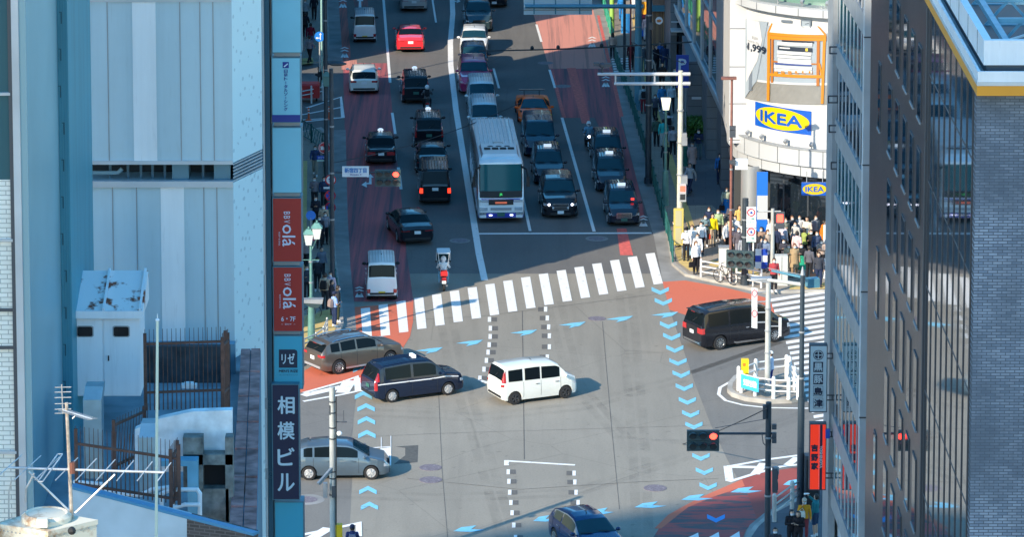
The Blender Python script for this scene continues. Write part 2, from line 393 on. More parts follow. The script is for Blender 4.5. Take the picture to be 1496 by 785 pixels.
# far pavement and red patch up the street
flat('tactile_paving', [[(436, 500), (441, 462), (482, 452), (494, 470), (488, 486), (466, 500), (444, 515)], [(441, 235), (449, 235), (448, 330), (446, 400), (438, 400)],
                        [(441, 85), (457, 84), (458, 92), (441, 94)]], M_TACT, .146)
flat('tactile_paving', [[(985, 365), (998, 352), (1010, 352), (1014, 388), (1022, 398), (1008, 396), (992, 384)], [(951, 150), (958, 150), (1002, 290), (1021, 352), (1012, 352), (990, 290)],
                        [(1040, 380), (1110, 396), (1106, 405), (1036, 388)], [(1155, 416), (1225, 412), (1225, 423), (1153, 423)], [(922, 20), (927, 20), (951, 140), (946, 140)]], M_TACT, .146)
# zebra crossings
mb = MB()
for i in range(17):
    t = i/16; tl = (lerp(527, 943, t), lerp(451, 371, t)); bl = (lerp(530, 955, t), lerp(496.5, 416, t))
    mb.poly(gp([bl, (bl[0]+13.5, bl[1]-1.6), (tl[0]+13.5, tl[1]-1.6), tl], .013))
struct(mb.build('zebra_crossing', M_WHITE))
mb = MB()
for i in range(25):
    y = 437+i*7.75; xl = 1125+(y-437)*.372
    mb.poly(gp([(xl, y), (1262, y-.155*(1262-xl)), (1262, y-.155*(1262-xl)+4.1), (xl+.6, y+4.1)], .013))
struct(mb.build('zebra_crossing', M_WHITE))
mb = MB()
for i in range(7):
    mb.poly(gp([(893+i*.8, 85+i*3.6), (921+i*.8, 84+i*3.6), (921+i*.8, 86+i*3.6), (893+i*.8, 87+i*3.6)], .15))
struct(mb.build('zebra_crossing', M_WHITE))
mb = MB()
for i in range(3): mb.poly(gp([(1005+i*30, 786), (1020+i*30, 779-i), (1023+i*30, 800), (1006+i*30, 800)], .013))
struct(mb.build('zebra_crossing', M_WHITE))
# lane lines
cl = [(660, -20), (661.5, 20), (658, 62), (658.5, 95), (666, 160), (699.5, 370), (708, 410)]
dashes = [([(783.7, 35.6), (791, 61)], .15), ([(802.8, 101.9), (810.8, 128.6)], .15), ([(821, 172), (868, 338.7)], .17), ([(698, 342), (952, 341)], .32),
          ([(738.3, 172), (774.5, 338)], .15), ([(721, 100), (729, 129)], .14), ([(559.5, -10), (570, 121)], .17), ([(573, 165), (577.5, 196)], .16), ([(630, -12), (637, 33)], .13),
          ([(582, 245), (586, 277)], .16), ([(448, 158), (498, 142), (501, 172), (446, 178)], .22), ([(441, 168), (499, 157)], .2), ([(430, 176), (501, 172)], .18)]
strokes('lane_lines', [(cl, .34)]+dashes, M_WHITE, .0125)
# islands drawn in white
ghosts = [([(700, 556), (718, 562)], .22), ([(740, 674.5), (840, 680.5)], .2), ([(740, 673.5), (740, 681)], .2),
          ([(1062, 683), (1120, 672.5), (1200, 662), (1330, 650)], .22), ([(1063, 682), (1066, 704)], .35), ([(1065, 705), (1100, 694), (1140, 683), (1215, 674)], .22),
          ([(1062, 683), (1115, 684)], .35), ([(1103, 694), (1116, 678)], .4), ([(1150, 681), (1163, 671), (1195, 668)], .35),
          ([(443, 575), (502, 558.5), (522, 551), (524, 572), (502, 577), (443, 587.5)], .2), ([(443, 579), (500, 566)], .5), ([(500, 575), (511, 557)], .6),
          ([(523, 553), (525, 573)], .4), ([(441, 783), (524, 766), (524.5, 785)], .25), ([(452, 790), (480, 773)], .5),
          ([(538, 656), (570, 654)], .12), ([(571, 638), (571, 681)], .03), ([(557, 640), (557, 656)], .03)]
strokes('painted_islands', ghosts, M_WHITE, .0125)
flat('white_box_marking', [[(555.5, 656), (571, 654), (571, 681), (556.5, 681)]], M_WHITE, .0128)
isw = [(1128, 556), (1095, 556), (1066, 559), (1052, 567), (1050, 577), (1060, 586), (1085, 592.5), (1120, 596.5), (1176, 597.5), (1260, 594)]
strokes('island_line', [(isw, .16)], M_WHITE, .0125)
# guide dashes through the junction
mb = MB(); gh = MB()
gl = [(715, 467), (716.3, 480), (716, 492), (714.6, 504), (713, 515), (710.5, 527), (707, 540), (701, 553)]
gr = [(797, 452), (799.5, 465), (801.5, 478), (802.5, 491), (802.5, 507), (799.5, 522)]
bl_ = [(742.4, 690), (743.3, 704), (744.6, 720), (746.3, 735), (748, 750), (750.5, 768), (753, 786)]
br_ = [(838.6, 692), (839.7, 705), (841.5, 720), (844.5, 735), (848, 752), (852, 770)]
for P_, off in ((gl, 1), (gr, -1), (bl_, 1), (br_, -1)):
    for x, y in P_:
        mb.poly(gp([(x-2.4, y+3.6), (x+2.4, y+3.6), (x+2.6, y-3.6), (x-2.2, y-3.6)], .0125))
        gh.poly(gp([(x+off*3, y+3.2), (x+off*11, y+3.2), (x+off*11, y-3.2), (x+off*3, y-3.2)][::off], .009))
struct(mb.build('guide_dashes', M_WHITE)); struct(gh.build('erased_dashes', M_GHOST))
# blue cycle chevrons and arrows
mb = MB()
def chev(x, y, s, w=12.7, k=1.):
    mb.poly(gp([(x-w, y+s*1*k), (x, y-s*5.4*k), (x+w, y+s*1*k), (x+w, y+s*7*k), (x, y+s*.8*k), (x-w, y+s*7*k)], .014))
for x, y in [(528.5, 538), (529.5, 557.5), (531, 577), (534.8, 595), (535.3, 614), (536, 634), (537.5, 716), (539.7, 739)]: chev(x, y, 1)
for x, y in [(964.5, 426), (969, 442), (976.7, 476), (981.3, 493), (985.9, 511), (990.5, 530), (995, 548), (999.6, 567), (1004.2, 587), (1009, 606), (1013.7, 623), (1018.5, 645), (1024, 669), (1029, 690), (1034.5, 712)]: chev(x, y, -1, 12.6, .92)
AR = [(-20, 1), (-1, -2.3), (20, -4.3), (11, 1.8), (-5.5, 5.3), (-.5, 1.8)]
for x, y in [(627, 512), (686, 501), (765, 486), (836, 474.5), (905, 466), (971, 460), (1052, 455)]:
    mb.poly(gp([(x+a, y+b) for a, b in AR], .0145))
AL = [(-23, 3), (-11, -3), (11, -5.6), (3, 0), (24, .8), (3, 4)]
for x, y in [(950, 739), (1018, 728), (1090, 717), (685, 774)]: mb.poly(gp([(x+a, y+b) for a, b in AL], .0145))
for x, y in [(795, 759), (880, 748), (1160, 706)]: mb.poly(gp([(x+a*.7, y+b) for a, b in AL], .0145))
struct(mb.build('cycle_route_arrows', M_BLUE))
mb = MB(); chev(1046, 759, -1, 13); struct(mb.build('cycle_route_chevron', M_BLUE_D))
# white turn arrows and cycle symbols
mb = MB()
def arrow(x, y, s=1., k=1.):
    mb.poly(gp([(x-2*s, y+8*k), (x+2*s, y+8*k), (x+1.6*s, y-3*k), (x+5*s, y-3*k), (x, y-9*k), (x-5*s, y-3*k), (x-1.6*s, y-3*k)], .0128))
arrow(526, 4); arrow(541, 262, 1, .9)
mb.stroke(gp([(541, 268), (533, 269)]), .3, .013); mb.poly(gp([(528, 270), (535, 265), (536, 274)], .0132))
mb.stroke(gp([(662, 17), (660.5, 3), (668, 1)]), .22, .0128); mb.poly(gp([(668, -2), (673, 1.5), (667, 4)], .0128))
def cyc(x, y):
    for dy in (0, 4): mb.stroke(gp([(x-5, y+dy+2), (x, y+dy), (x+5, y+dy+2)]), .16, .0128)
    for a in (-4, 0, 4): mb.stroke(gp([(x+a*.3, y+9), (x+a*1.1, y+15)]), .14, .0128)
    mb.stroke(gp([(x-4, y+12), (x+4, y+12)]), .14, .0129)
for x, y in [(503.5, 69), (501, -4), (525, 420), (940, 316), (885, 112), (865, 54)]: cyc(x, y)
struct(mb.build('painted_symbols', M_WHITE))
# tyre-polished arcs and sealed seams on the junction
g = NG('tyre_track', .7); g.b.inputs['Base Color'].default_value = (.06, .057, .052, 1)
g.lk(g.noise(.6, g.vec((1, 1, 1)), 6, .7, .4, .8, 0., .17), g.b.inputs['Alpha'])
trk = []
for off in (0, 9):
    trk += [([(430, 596+off), (560, 600+off), (700, 606+off), (850, 590+off), (1000, 548+off), (1140, 500+off)], .42), ([(430, 716+off), (640, 724+off), (840, 716+off), (1010, 660+off), (1180, 600+off)], .42)]
    trk += [([(640+off*2, 450), (655+off*2, 530), (690+off*2, 640), (735+off*2, 790)], .4), ([(905+off*2, 430), (915+off*2, 540), (925+off*2, 660), (930+off*2, 790)], .4), ([(800+off*2, 440), (830+off*2, 560), (900+off*2, 640), (1060+off, 648+off)], .36)]
strokes('tyre_tracks', trk, g.m, .0045)
sm = pm('seam_tar', (.105, .098, .088), .8, var=.3, vs=3)
strokes('asphalt_seams', [([(763, 455), (764.5, 560), (766, 672)], .035), ([(640, 560), (646, 690), (655, 800)], .022), ([(880, 470), (893, 620), (905, 745)], .022), ([(516, 640), (640, 634), (1038, 622)], .02),
   ([(560, 470), (700, 463), (960, 430)], .03), ([(595, 700), (760, 716), (930, 705), (1050, 700)], .03)], sm, .0062)
# manhole covers
g = NG('manhole_iron', .6); vv = g.n.new('ShaderNodeTexVoronoi'); vv.inputs['Scale'].default_value = 14; g.L.new(g.tc, vv.inputs[0])
g.color(g.mix(vv.outputs[0], (.10, .08, .10), (.26, .23, .25)))
for i, (x, y, r_, ring) in enumerate([(629, 684, .45, 0), (629, 702, .45, 0), (957, 714, .45, 0), (448, 731, .42, .75), (872, 349, .4, .6), (551, 206, .42, 0), (672, 352, .4, .55), (797, 92, .42, .5),
                           (822, 126, .42, .5), (872, 466, .4, 0)]):
    c = G(x, y, 0); k = MB()
    if ring: k.lathe([(ring, .0105), (.01, .0105)], c, 20, 1)
    k.lathe([(r_+.03, .0), (r_+.03, .014), (r_, .016), (.01, .016)], c, 20, 0)
    o = k.build('manhole_cover', [MT['manhole_iron'], M_GUT])
    tag(o, ['iron manhole cover in mid junction, upper of the pair right of the grey hatchback', 'iron manhole cover in mid junction, lower of the pair right of the grey hatchback',
            'brownish manhole cover near the red apron corner', 'manhole cover with a sandy ring below the grey hatchback', 'manhole cover just past the stop line before the black lead taxi',
            'manhole cover in the red lane beside the old saloon taxi', 'manhole cover in shade ahead of the coach beside the centre line', 'manhole cover near the lit red lane, farther of two', 'manhole cover near the shaded red lane, nearer of two', 'small iron cover just past the middle of the zebra crossing'][i],
        'manhole cover', 'manhole covers in the road')
# ================================================================== BUILDINGS
def glassy(name, c, rough=.03, spec=.8):
    return pm(name, c, rough, 0, spec)
M_PANEL = streaky('grey_cladding', (.42, .55, .61), .16, .45, .1)
M_PANELW = streaky('white_cladding', (.74, .77, .79), .22, .5, .05)
M_STEEL = pm('painted_steel_grey', (.30, .32, .34), .5, .3, var=.12, vs=2)
M_WFRAME = pm('light_grey_frame', (.50, .52, .54), .5, .2, var=.12, vs=.8)
M_DGREY = pm('dark_grey_metal', (.07, .08, .095), .5, .3)
M_BGLASS = glassy('facade_glass_dark', (.012, .02, .03))
M_BGLASS2 = glassy('facade_glass_teal', (.02, .10, .12))

def brick(name, c1, c2, mort, bw, bh, rough=.6, msz=.008, axis='xz', var=.35, spec=.4, coat=0):
    g = NG(name, rough, spec)
    if coat: g.b.inputs['Coat Weight'].default_value = coat; g.b.inputs['Coat Roughness'].default_value = .22
    sp = g.n.new('ShaderNodeSeparateXYZ'); g.L.new(g.tc, sp.inputs[0]); cb = g.n.new('ShaderNodeCombineXYZ')
    g.L.new(sp.outputs['XYZ'.index(axis[0].upper())], cb.inputs[0]); g.L.new(sp.outputs['XYZ'.index(axis[1].upper())], cb.inputs[1])
    br = g.n.new('ShaderNodeTexBrick'); g.L.new(cb.outputs[0], br.inputs[0]); br.inputs['Scale'].default_value = 1
    br.inputs['Brick Width'].default_value = bw; br.inputs['Row Height'].default_value = bh; br.inputs['Mortar Size'].default_value = msz
    br.inputs['Color1'].default_value = (*c1, 1); br.inputs['Color2'].default_value = (*c2, 1); br.inputs['Mortar'].default_value = (*mort, 1)
    br.inputs['Bias'].default_value = -.1
    st = g.noise(.35, None, 7, .65, .38, .62, 0, 1)
    g.color(g.mix(st, br.outputs[0], tuple(x*(1-var) for x in c1), 'MIX' if 0 else 'MIX') if 0 else g.mix(g.math('MULTIPLY', st, var), br.outputs[0], tuple(x*.45 for x in c1)))
    g.bump(br.outputs['Fac'], -.35, .01); return g.m
M_BRICKD = brick('dark_glazed_brick', (.070, .054, .056), (.115, .090, .088), (.012, .010, .010), .24, .078, .32, .009, 'yz', .5, .22, .12)
M_BRICKB = brick('grey_brown_brick', (.17, .22, .29), (.32, .38, .46), (.07, .08, .10), .24, .076, .7, .010, 'xz', .8)
M_WBRICK = brick('reflected_white_brick', (.85, .83, .76), (.78, .77, .70), (.42, .42, .38), .30, .10, .3, .010, 'xz', .1)
M_STONEB = brick('dark_stone_panels', (.16, .17, .19), (.18, .19, .21), (.06, .065, .07), 6., .62, .5, .02, 'xz', .2)

# ---- right: long brick and glass office building whose street side mirrors the junction
XB = 11.62
def right_block():
    z1 = zat(134, 103.0); T = thing('office_building', 'dark brick office building with a mirror-like glass bay and orange roof edge on the right', 'building', (XB+12, 118, 0))
    w_ = MB(); w_.bb((XB, 103.0, 0), (XB+1.2, 103.45, z1)); w_.bb((XB+1.2, 103.0, 0), (36, 134, z1-.3)); w_.build('front_wall', M_BRICKB, T)
    D0, D1, D2 = 103.45, 114.9, 133.9
    w_ = MB(); w_.bb((XB+.03, D1, 0), (XB+1.2, D2, z1)); w_.build('side_wall', M_BRICKD, T)
    # windows in the brick side wall: tall narrow slots in staggered floors
    cols_ = [(117.5, 1.0), (119.6, 1.0), (121.8, 1.05), (124.2, 1.05), (126.6, 1.1), (130.3, .8)]
    zr = zat(125, 126.6)
    for ci, (D, wd_) in enumerate(cols_):
        for k in range(-3, 9):
            za = zr-k*3.02; zb = za-2.15
            if za > z1-.4 or zb < .5: continue
            if ci == 5 and k % 2: continue
            m_ = MB(); m_.bb((XB-.006, D-wd_/2, zb), (XB+.05, D+wd_/2, za)); f = m_.build('window', M_DGREY, T)
            m_ = MB(); m_.bb((XB-.010, D-wd_/2+.06, zb+.06), (XB-.003, D+wd_/2-.06, za-.06)); m_.build('pane', M_BGLASS, f)
            m_ = MB(); m_.bb((XB-.035, D-wd_/2-.03, zb-.06), (XB+.02, D+wd_/2+.03, zb)); m_.build('sill', M_STEEL, f)
    # projecting thin column line
    m_ = MB(); m_.bb((XB-.08, D1-.12, 0), (XB+.06, D1+.12, z1)); m_.build('corner_trim', M_DGREY, T)
    # glass bay
    m_ = MB(); m_.bb((XB-.005, D0, 0), (XB+.05, D1-.12, z1)); m_.build('mirror_glass', pm('mirror_facade_glass', (.02, .025, .03), .012, 0, 1., coat=1), T)
    n = 9
    for i in range(n):
        y = D0+.15+(D1-D0-.4)*i/(n-1); m_ = MB(); m_.bb((XB-.028, y-.04, 0), (XB+.0, y+.04, z1)); m_.build('mullion', M_DGREY, T)
    for k in range(10):
        z = z1-1.9-k*3.02; m_ = MB(); m_.bb((XB-.012, D0, z), (XB+.0, D1-.12, z+.06)); m_.build('transom', M_DGREY, T)
    # roof edge: orange fascia, pale ledge, white parapet, sunken plant roof
    OR = pm('orange_fascia', (.72, .30, .02), .5, var=.08, vs=.7); LG = pm('roof_ledge_metal', (.52, .56, .58), .45, .3, var=.15, vs=1.5)
    x0 = XB-.06; y0 = 102.4; yE = 140
    m_ = MB(); m_.bb((x0+.25, y0+.3, z1+.0), (36, yE, z1+.28)); m_.build('soffit', M_DGREY, T)
    zb, zt = z1+.02, z1+.27
    m_ = MB(); m_.bb((x0, y0, zb), (x0+.1, yE, zt)); m_.bb((x0+.1, y0, zb), (36, y0+.1, zt)); m_.build('orange_fascia', OR, T)
    m_ = MB(); m_.bb((x0, y0, zt+.003), (x0+.60, yE, zt+.10)); m_.bb((x0+.60, y0, zt+.003), (36, y0+.55, zt+.10)); m_.build('roof_ledge', LG, T)
    m_ = MB(); m_.bb((x0+.02, y0+.02, zt+.10), (x0+.10, yE, zt+.36)); m_.bb((x0+.1, y0+.02, zt+.1), (36, y0+.10, zt+.36)); m_.build('ledge_upstand', M_PANELW, T)
    m_ = MB(); m_.bb((x0+.12, y0+.3, zt+.1), (x0+.55, yE, zt+.14)); m_.build('gutter', LG, T)
    zp = zt+1.05
    m_ = MB(); m_.bb((x0+.22, y0+.55, zt+.42), (x0+.42, yE, zp)); m_.bb((x0+.42, y0+.55, zt+.42), (36, y0+.75, zp)); m_.build('parapet', M_PANELW, T)
    m_ = MB(); m_.bb((x0+.30, y0+.62, zt+.1), (x0+.42, yE, zt+.42)); m_.bb((x0+.42, y0+.62, zt+.1), (36, y0+.74, zt+.42)); m_.build('parapet_base', M_DGREY, T)
    for i in range(5): m_ = MB(); m_.bb((x0+.42+i*1.42+1.3, y0+.54, zt+.42), (x0+.44+i*1.42+1.3, y0+.552, zp)); m_.build('panel_joint', M_DGREY, T)
    for i in range(14): m_ = MB(); m_.bb((x0+.212, y0+2+i*2.2, zt+.42), (x0+.222, y0+2.03+i*2.2, zp)); m_.build('panel_joint', M_DGREY, T)
    m_ = MB(); m_.bb((x0+.42, y0+.75, z1-.28), (36, yE, z1-.2)); m_.build('roof_deck', pm('roof_deck', (.10, .13, .15), .8, var=.3, vs=1), T)
    # steel truss frames standing in the roof well
    TS = pm('teal_roof_steel', (.24, .44, .52), .5, .4, var=.15, vs=2)
    for j in range(6):
        m_ = MB(); y = y0+2.+j*3.1; za, zc = z1+.25, z1+.98
        m_.bar((x0+1.1, y, zc), (30, y, zc), .14, .14); m_.bar((x0+1.1, y, za), (30, y, za), .12, .12)
        for i in range(14):
            x = x0+1.1+i*1.3; m_.bar((x, y, za), (x+.65, y, zc), .07, .07); m_.bar((x+.65, y, zc), (x+1.3, y, za), .07, .07)
        m_.build('roof_truss', TS, T)
    for j in range(5):
        m_ = MB(); x = x0+.95+j*2.3
        m_.bar((x, y0+1.5, z1+1.0), (x, y0+20, z1+1.0), .16, .14)
        m_.build('roof_beam', TS, T)
    for j in range(9):
        m_ = MB(); x = x0+1.+j*1.3; m_.bar((x, y0+2.+(j % 3)*3.1, z1+1.05), (x+2.3, y0+5.1+(j % 3)*3.1, z1+1.05), .05, .05); m_.build('roof_brace', M_WFRAME, T)
right_block()

# ---- right, next one up the street: glass shop building with sloping-looking bands
def glass_shop():
    p0 = A(1264, 392, 138.0); p1 = A(1221, 392, 147.4); d = (p1-p0); d.z = 0; Ln = d.length; u = d.normalized(); nrm = V((-u.y, u.x, 0))
    if nrm.x > 0: nrm = -nrm
    T = thing('commercial_building', 'narrow grey and glass commercial building carrying the hanging signs', 'building', (p0.x+5, p0.y+3, 0))
    q = lambda s, o, z: (p0.x+u.x*s+nrm.x*o, p0.y+u.y*s+nrm.y*o, z)
    def blk(m_, s0, s1, o0, o1, z0, z1, mi=0):
        m_.hexa([q(s0, o0, z0), q(s1, o0, z0), q(s1, o1, z0), q(s0, o1, z0), q(s0, o0, z1), q(s1, o0, z1), q(s1, o1, z1), q(s0, o1, z1)], mi)
    m_ = MB(); blk(m_, 0, Ln+2, -12, -.25, 0, 40); m_.build('core_wall', M_WFRAME, T)
    ztop = 27.45
    for k in range(12):
        zs = ztop-k*2.72+2.72
        if zs < 3: continue
        m_ = MB(); blk(m_, .0, Ln, -.2, .09, zs-.0, zs+.75); m_.build('spandrel_ledge', M_STEEL, T)
        gl_ = MB(); blk(gl_, .0, Ln, -.22, .02, zs+.75, zs+2.72); gl_.build('window_band', M_BGLASS2 if k % 2 else M_BGLASS, T)
        for i in range(8):
            m2 = MB(); s = Ln*(i+.5)/8; blk(m2, s-.03, s+.03, .02, .045, zs+.75, zs+2.72); m2.build('mullion', M_WFRAME, T)
    # near corner column and far corner column
    c0 = A(1266.5, 392, 137.3); m_ = MB(); m_.bb((c0.x-.20, c0.y-.25, 0), (c0.x+.20, c0.y+.3, 40)); m_.build('corner_column', pm('pale_column', (.46, .48, .50), .6, .1, var=.12, vs=.8), T)
    for k in range(9):
        m2 = MB(); z = 38-k*4.35; m2.bb((c0.x-.215, c0.y-.265, z), (c0.x+.215, c0.y-.22, z+.05)); m2.build('column_joint', M_DGREY, T)
    c1 = A(1217.5, 392, 148.2); m_ = MB(); m_.bb((c1.x-.11, c1.y-.1, 0), (c1.x+.14, c1.y+2.5, 40)); m_.build('corner_column', M_STEEL, T)
    return T
glass_shop()

# ---- round corner store
R_T = 6.75; cc = G(1258, 372, 0); TC = V((xat(1258, G(0, 386).y+R_T), G(0, 384).y+R_T, 0))
def cyl(ua, z, dr=0.):     # metres along the wall from the point facing the camera
    a = -math.pi/2+ua/R_T; return V((TC.x+(R_T+dr)*math.cos(a), TC.y+(R_T+dr)*math.sin(a), z))
def ux(px):                # arc position for a pixel column
    s = max(-.999, min(.999, (px-1258)/190.)); return R_T*math.asin(s)
def zc(px, py):            # height on the cylinder seen at this pixel
    p = cyl(ux(px), 0); return zat(py, p.y)
def sheet(m_, u0, u1, z0, z1, dr, mi=0, n=None):
    n = n or max(1, int(abs(u1-u0)/.25)); vs = [cyl(lerp(u0, u1, i/n), z, dr) for i in range(n+1) for z in (z0, z1)]
    m_.add(vs, [(2*i, 2*i+2, 2*i+3, 2*i+1) for i in range(n)], mi)
def pquad(m_, pts, dr, mi=0, n=6):      # quadrilateral given in pixels (tl,tr,br,bl), bent on to the wall
    uv = [(ux(x), zc(x, y)) for x, y in pts]; vs = []
    for i in range(n+1):
        t = i/n
        a = (lerp(uv[0][0], uv[1][0], t), lerp(uv[0][1], uv[1][1], t)); b = (lerp(uv[3][0], uv[2][0], t), lerp(uv[3][1], uv[2][1], t))
        vs += [cyl(*b, dr), cyl(*a, dr)]
    m_.add(vs, [(2*i, 2*i+2, 2*i+3, 2*i+1) for i in range(n)], mi)
def store():
    T = thing('corner_store', 'white round corner store with a yellow and blue sign and a furniture poster', 'building', (TC.x, TC.y, 0))
    WH = pm('store_white', (.53, .53, .53), .45, 0, .5, var=.03, vs=.4); WH2 = pm('store_white_panel', (.46, .48, .50), .4, .1)
    z_l0, z_l1 = zat(263, TC.y-R_T), zat(247, TC.y-R_T)           # lower band
    zm1 = zat(223, TC.y-R_T); zrim = zat(26, TC.y-R_T); ztp = zat(8, TC.y-R_T)
    def ring(name, r0, r1, za, zb, mat, n=72):
        m_ = MB(); m_.lathe([(r0, za), (r1, za), (r1, zb), (r0, zb)], TC, n); return m_.build(name, mat, T, True)
    ring('lower_band', 4.5, R_T+.12, z_l0, z_l1-.06, WH2)
    ring('shadow_gap', 4.5, R_T-.1, z_l1-.06, z_l1, M_DGREY)
    ring('upper_band', 4.5, R_T+.30, z_l1, zm1, WH2)
    ring('band_trim', 4.5, R_T+.36, zm1, zm1+.06, M_STEEL)
    ring('round_wall', 4.5, R_T, zm1+.06, zrim, WH)
    ring('roof_rim', 4.5, R_T+.55, zrim, zrim+.38, WH2); ring('roof_rim', 4.5, R_T+.42, zrim+.38, zrim+.46, M_STEEL)
    ring('upper_glass', 4.0, R_T-.35, zrim+.46, zrim+5, glassy('greenish_glass', (.12, .22, .18), .1))
    for i in range(-9, 8):
        u = i*1.25
        for (za, zb, dr) in ((z_l0, z_l1-.06, .122), (z_l1, zm1, .302), (zrim, zrim+.38, .552)):
            m_ = MB(); m_.add([cyl(u, za, dr), cyl(u+.035, za, dr), cyl(u+.035, zb, dr), cyl(u, zb, dr)], [(0, 1, 2, 3)]); m_.build('panel_joint', M_DGREY, T)
    # flat wing to the left of the drum, set back
    pl = cyl(ux(1084), 0); xl = xat(1064.5, pl.y-.5)
    ys_ = pl.y+.05
    m_ = MB(); m_.bb((xl, ys_, zm1-.4), (cyl(ux(1084), 0).x+.03, ys_+14, zrim+6)); m_.build('side_wing', WH, T)
    for py in (42, 98, 152, 205):
        m2 = MB(); z = zat(py, ys_); m2.bb((xl-.002, ys_-.004, z), (pl.x+.1, ys_, z+.035)); m2.build('panel_joint', M_DGREY, T)
    # spot lamps on the band and rim
    def spot(u, z, dr):
        p = cyl(u, z, dr); r_ = (p-V((TC.x, TC.y, z))).normalized(); t = V((-r_.y, r_.x, 0))
        m_ = MB(); m_.tube(p, p+V((0, 0, .18)), .03); m_.bar(p+V((0, 0, .20))+r_*.10, p+V((0, 0, .32))-r_*.08, .16, .15); m_.build('spot_lamp', M_STEEL, T)
    for px in (1079, 1091, 1109, 1140, 1174, 1207): spot(ux(px), zm1+.06, .25)
    for px in (1075, 1100, 1128, 1160, 1193): spot(ux(px), zrim+.46, .25)
    # the big poster
    P = thing('furniture_poster', 'curved poster of an orange wooden side table stacked with white books, price beside it', 'poster', (TC.x, TC.y-R_T, zc(1150, 150)))
    cB = pm('poster_wall', (.27, .32, .37), .4); cF = pm('poster_floor', (.21, .21, .20), .4, var=.08, vs=2); cW = pm('poster_white', (.50, .51, .52), .4); cO = pm('poster_wood', (.50, .19, .015), .4); cD = pm('poster_wood_dark', (.35, .12, .02), .4)
    cK = pm('poster_black', (.02, .03, .05), .4); cG = pm('poster_grey', (.12, .15, .19), .4); cBl = pm('poster_book_blue', (.04, .07, .25), .4)
    m_ = MB(); k = .045
    pquad(m_, [(1083, 27), (1221, 50), (1221, 122), (1098, 118)], k, 0, 16)
    pquad(m_, [(1098, 118), (1221, 122), (1221, 152), (1083, 143)], k+.006, 1, 16)
    pquad(m_, [(1080, 27), (1112, 31), (1098, 118), (1083, 143)], k+.030, 0, 5)
    pquad(m_, [(1085, 27), (1101, 31), (1105, 58), (1086, 58)], k+.042, 2, 4); pquad(m_, [(1086, 58), (1105, 58), (1099, 88), (1085, 120)], k+.042, 2, 4)
    pquad(m_, [(1089, 60), (1093, 62), (1092, 132), (1088, 131)], k+.036, 3, 1)
    pquad(m_, [(1099, 116), (1221, 120), (1221, 123), (1098, 119)], k+.012, 2, 14)
    pquad(m_, [(1112, 45), (1189, 50), (1221, 51), (1221, 50)], k+.012, 2, 8)
    # table: back legs, shelf, front legs, top rim
    e = k+.045
    pquad(m_, [(1117, 56), (1120, 56), (1120, 120), (1117, 120)], e, 5, 1); pquad(m_, [(1178, 58), (1182, 58), (1182, 125), (1178, 125)], e, 5, 1)
    pquad(m_, [(1119, 88), (1180, 92), (1180, 94), (1119, 90)], e, 5, 6)
    pquad(m_, [(1112.5, 47), (1189, 50), (1178, 38), (1118, 34)][::1], e, 2, 6)
    pquad(m_, [(1117, 33), (1119, 34), (1114, 48), (1112, 46)], e+.003, 4, 1); pquad(m_, [(1178, 37), (1181, 38), (1191, 50), (1188, 50)], e+.003, 4, 1)
    for i in range(6): pquad(m_, [(1121+i*9.3, 103), (1126+i*9.3, 103.3), (1126+i*9.3, 107.5), (1121+i*9.3, 107)], e+.003, 4, 1)
    pquad(m_, [(1114, 106), (1186, 109), (1186, 113.5), (1114, 110)], e+.006, 4, 6)
    pquad(m_, [(1181, 92), (1183, 92), (1187, 110), (1184, 110)], e+.006, 4, 1)
    bk = [(1122, 99, 1172, 102, 4.6, 2), (1121, 94, 1172, 97, 4.6, 2), (1122, 91, 1171, 94, 2, 7), (1126, 84, 1171, 87, 7, 2), (1125, 78.5, 1170, 82, 4.6, 2), (1125, 73, 1171, 76, 4.6, 2), (1126, 66, 1172, 69.5, 6, 6), (1125, 60, 1172, 62, 5, 2), (1131, 57.5, 1174, 60, 2.4, 6)]
    for x0, y0, x1, y1, h, mi in bk: pquad(m_, [(x0, y0), (x1, y1), (x1, y1+h), (x0, y0+h)], e+.004, mi, 6)
    for x0, y0, x1, y1 in ((1122, 98.4, 1172, 101.4), (1122, 103.4, 1172, 106.3), (1125, 83, 1170, 86), (1125, 77.8, 1170, 81.2)): pquad(m_, [(x0, y0), (x1, y1), (x1, y1+.6), (x0, y0+.6)], e+.008, 3, 6)
    pquad(m_, [(1128, 68), (1142, 69), (1142, 71), (1128, 70)], e+.010, 2, 2); pquad(m_, [(1163, 70), (1166, 70), (1166, 74), (1163, 74)], e+.010, 8, 1)
    pquad(m_, [(1112, 46), (1191, 50.5), (1191, 59), (1112, 56)], e+.010, 4, 8); pquad(m_, [(1112, 50), (1191, 54), (1191, 54.8), (1112, 50.8)], e+.013, 5, 8)
    pquad(m_, [(1112, 46), (1116, 46.5), (1115.5, 147), (1112, 147)], e+.012, 4, 1); pquad(m_, [(1186.5, 50), (1190.5, 50.4), (1188, 151), (1184.5, 151)], e+.012, 4, 1)
    # clock and cup in the shaded top
    pquad(m_, [(1156, 28), (1170, 29), (1170, 40), (1156, 39)], e, 3, 1); pquad(m_, [(1158, 30), (1168, 30.7), (1168, 38), (1158, 37.5)], e+.004, 0, 1); pquad(m_, [(1162, 34), (1167, 33), (1167, 34), (1162, 35)], e+.008, 6, 1)
    pquad(m_, [(1130, 28), (1144, 29), (1144, 33), (1130, 32)], e, 3, 2); pquad(m_, [(1123, 37), (1140, 38), (1136, 42), (1126, 42)], e+.006, 2, 2)
    m_.build('printed_sheet', [cB, cF, cW, cG, cO, cD, cK, cBl, pm('poster_yellow', (.8, .55, .05), .4)], P)
    tx = MB(); fn = lambda u, z: cyl(u, z, .12)
    text(tx, '1,999', (ux(1098), zc(1098, 71)), None, None, w=1.5, h=.42, mi=0, fn=fn, fat=.02)
